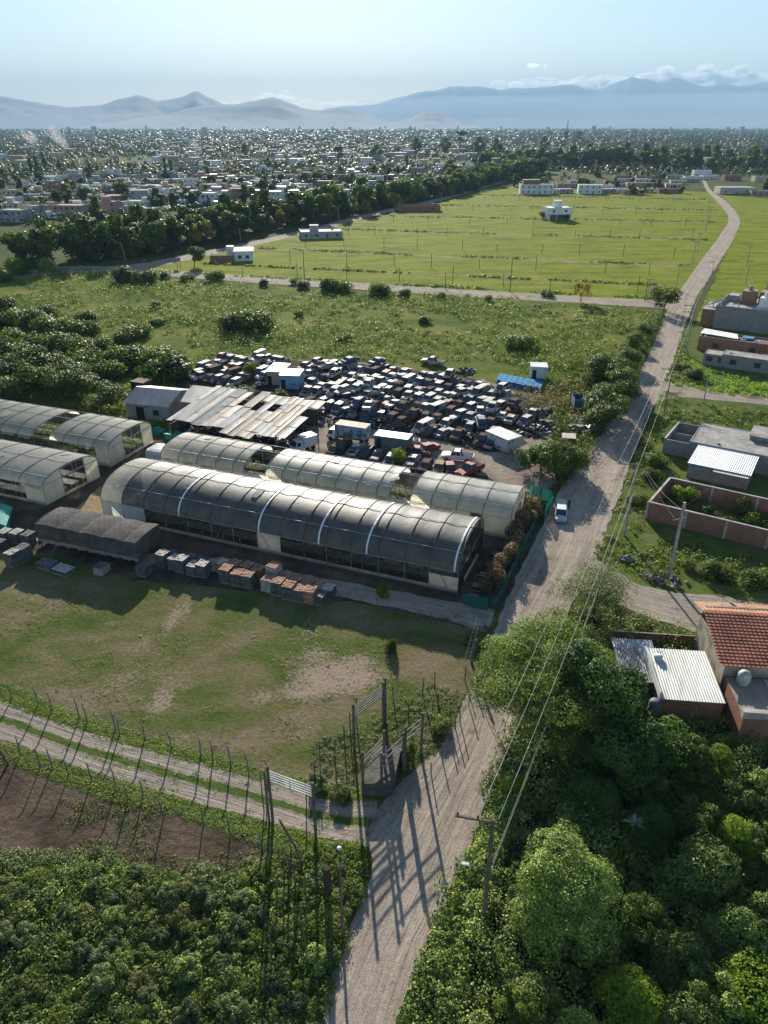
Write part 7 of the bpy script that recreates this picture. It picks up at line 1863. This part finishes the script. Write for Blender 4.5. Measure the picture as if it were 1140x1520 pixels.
for i, (px, py, k, s) in enumerate(sorted(lst, key=lambda q: (q[1], q[0]))):
    plant('thicket_tree', T_near[k], at(px, py), i * 2.4, s, f'{("glossy dark", "mid green", "pale green")[k]} leafy tree of the bottom right thicket, {ordn(i + 1)} from the top', 'tree', 'trees of the bottom right thicket')
def fill_bushes(name, poly, n, protos, s0, s1, group, lab, seed, zs=1.0, excl=(), gap=1.15):
    rs = random.Random(seed); pts = []
    for q in range(n * 30):
        if len(pts) >= n: break
        xs = [p[0] for p in poly]; ys = [p[1] for p in poly]; x, y = rs.uniform(min(xs), max(xs)), rs.uniform(min(ys), max(ys))
        if inside(poly, [x], [y])[0] and all((x - a) ** 2 + (y - b_) ** 2 > gap ** 2 for a, b_ in pts) and not any(inside(e, [x], [y])[0] for e in excl): pts.append((x, y))
    pts.sort(key=lambda q: -q[1])
    for i, (x, y) in enumerate(pts):
        s = rs.uniform(s0, s1); k = rs.randrange(len(protos)); bush(name, protos[k], (x, y, 0), rs.random() * 6, (s, s, s * zs), f'{lab}, {ordn(i + 1)} counting from the far end', group)
# left scrub
PG_sl = gpoly([(-60, 1285), (60, 1290), (180, 1290), (300, 1310), (400, 1290), (480, 1270), (530, 1300), (505, 1385), (478, 1460), (462, 1560), (-80, 1560)])
fill_bushes('scrub_bush', PG_sl, 160, B_near + [B_near[2], B_near[2], B_near[0]] + B_light[2:], .3, .8, 'scrub bushes at the bottom left', 'leafy bush of the bottom left scrub', 61, .75, (), .85)
PG_rr = gpoly([(705, 1262), (740, 1190), (775, 1110), (800, 1100), (900, 1150), (1140, 1180), (1200, 1200), (1200, 1560), (600, 1560), (622, 1480), (660, 1390), (690, 1310)])
fill_bushes('thicket_bush', PG_rr, 130, B_near + B_light, .35, .85, 'bushes of the bottom right thicket', 'leafy bush in the bottom right thicket', 62, .75)
weedfield('undergrowth', PG_sl, 1500, .5, .55, 60, .16, F_jung, 63, (), .12, -.9)
weedfield('undergrowth', gpoly([(410, 1265), (540, 1255), (545, 1290), (520, 1380), (490, 1470), (470, 1540), (420, 1540)]), 300, .5, .55, 70, .15, F_mid, 64, (), .12, -.9)
weedfield('undergrowth', PG_jungle, 2300, .95, 1.15, 90, .17, F_creep, 65, (), .12, -.9)
weedfield('undergrowth', gpoly([(590, 1540), (625, 1430), (660, 1350), (695, 1270), (735, 1190), (780, 1105), (800, 1110), (760, 1220), (720, 1350), (690, 1460), (680, 1560)]), 520, .5, .6, 70, .16, F_creep, 66, (), .12, -.9)
# grass tufts along tracks, fences and road edges
weedfield('grass_tufts', gpoly([(0, 1010), (100, 1055), (260, 1105), (400, 1145), (540, 1175), (560, 1190), (480, 1186), (400, 1162), (260, 1124), (140, 1092), (0, 1042)]), 1500, .3, .05, 12, .11, F_field, 67, (), .2, -.9, up=2.2)
weedfield('grass_tufts', gpoly([(0, 1100), (140, 1148), (260, 1184), (400, 1222), (540, 1258), (540, 1290), (430, 1300), (400, 1262), (300, 1222), (150, 1185), (0, 1128)]), 1700, .3, .06, 12, .11, F_field, 68, (), .2, -.9, up=2.2)
weedfield('grass_tufts', gpoly([(540, 1190), (590, 1160), (650, 1110), (690, 1045), (720, 975), (735, 930), (700, 930), (660, 1000), (560, 1070), (470, 1100), (455, 1185)]), 900, .35, .16, 18, .13, F_mid, 69, (), .2, -.4, up=2.2)
weedfield('pasture_weeds', PG_past, 3600, .3, .07, 7, .13, F_weed, 70, (), .1, .0, up=2.2)
weedfield('grass_tufts', PG_right, 1500, .6, .35, 18, .26, F_weed, 72, (gpoly([(850, 880), (1400, 1010), (1400, 930), (905, 842), (868, 822)]), gpoly([(950, 790), (1500, 920), (1500, 480), (1010, 480), (1030, 560), (975, 640)])), .1, -.3)
weedfield('grass_tufts', gpoly([(1012, 525), (1040, 545), (1140, 570), (1300, 590), (1300, 610), (1060, 582), (1000, 572)]), 330, .6, .5, 20, .3, F_field, 73, (), .1, -.5)
weedfield('grass_tufts', gpoly([(985, 612), (1010, 598), (1140, 612), (1300, 630), (1300, 660), (1140, 640), (985, 630)]), 330, .6, .6, 20, .3, F_mid, 74, (), .1, -.5)
weedfield('soil_weeds', PG_soil, 1500, .35, .10, 10, .13, F_weed, 75, (), .12, -.05, up=1.2)
weedfield('soil_weeds', gpoly([(-60, 1262), (60, 1268), (180, 1262), (330, 1290), (410, 1270), (420, 1310), (300, 1345), (180, 1312), (60, 1308), (-60, 1308)]), 800, .5, .4, 34, .14, F_sage, 76, (), .12, -.2)
for i, (a, b_) in enumerate((((385, 370), (1025, 396)), ((470, 340), (1050, 357)), ((560, 322), (1060, 331)), ((640, 305), (1066, 313)), ((700, 291), (1060, 298)), ((300, 392), (1000, 425)), ((235, 404), (985, 445)))):
    weedfield('lane_weeds', gpoly([a, b_, (b_[0], b_[1] - 2.2 + i % 2), (a[0], a[1] - 2.2 + i % 2)]), 330, .9, .5, 9, .6, F_mid, 90 + i, (), .06, -.15)
for i, (px, py, s, lab) in enumerate(((1030, 560, 1.0, 'dark bush in front of the low dark grey block room'), (1010, 548, .8, 'bush on the verge above the second side road'), (990, 655, .8, 'bush left of the roofless block yard'), (975, 690, .9, 'bush at the left corner of the roofless yard'), (968, 712, .8, 'bush between the yard corner and the brick wall'), (948, 745, .7, 'bush on the verge left of the brick-walled plot'), (1015, 842, .7, 'brownish bush on the verge below the walled plot'), (1060, 858, .8, 'low bush on the verge of the side road, further right'), (1110, 866, .8, 'low bush on the side road verge near the frame edge'), (1150, 870, .9, 'bush on the side road verge cut by the frame'))):
    bush('verge_bush', B_mid[i % 4], at(px, py), i, (s, s, s * .8), lab, 'bushes on the right-hand verge')
bush('sapling', B_mid[2], at(565, 888), 1, (.5, .5, .9), 'small grey sapling in front of the dark greenhouse', None)
bush('sapling', B_mid[0], at(580, 965), 1, (.3, .3, .6), 'small dark sapling in the pasture near the corner', None)
bush('pen_bush', B_near[1], at(605, 1130), 1, (.45, .45, 1.2), 'slim creeper-covered stump in the loading pen', None)
bush('pen_bush', B_near[0], at(505, 1185), 1, (.8, .8, .7), 'bush at the left foot of the loading ramp', None)
bush('pen_bush', B_near[2], at(470, 1170), 1, (.7, .7, .6), 'bush beside the right end of the white gate', None)
bush('pen_bush', B_near[0], at(655, 1085), 1, (.8, .8, .8), 'bush on the road bank right of the pen', None)

# pale spiky plant in the thicket
m = MB(); _r = random.Random(4)
for k in range(34):
    a = _r.uniform(0, 6.28); e = _r.uniform(.25, 1.35); L = _r.uniform(.7, 1.15); d = Vector((math.cos(a) * math.cos(e), math.sin(a) * math.cos(e), math.sin(e))); s_ = Vector((-math.sin(a), math.cos(a), 0)) * .05
    tip = d * L + Vector((0, 0, -.25 * L * math.cos(e))); m.poly([-s_, s_, d * L * .55 + s_ * .8, tip, d * L * .55 - s_ * .8])
o = m.build('yucca_plant', M('yucca_leaf', (.34, .38, .30), .6, var=.2), None, False, at(942, 1222, 2.6)); o.location.z = 2.6
tag(o, 'pale spiky yucca standing out of the dark creepers right of the big creeper tree', 'plant')
st = MB(); st.tube([(0, 0, -2.7), (0, 0, .05)], [.14, .1], 7); st.build('stem', BARKG, o)
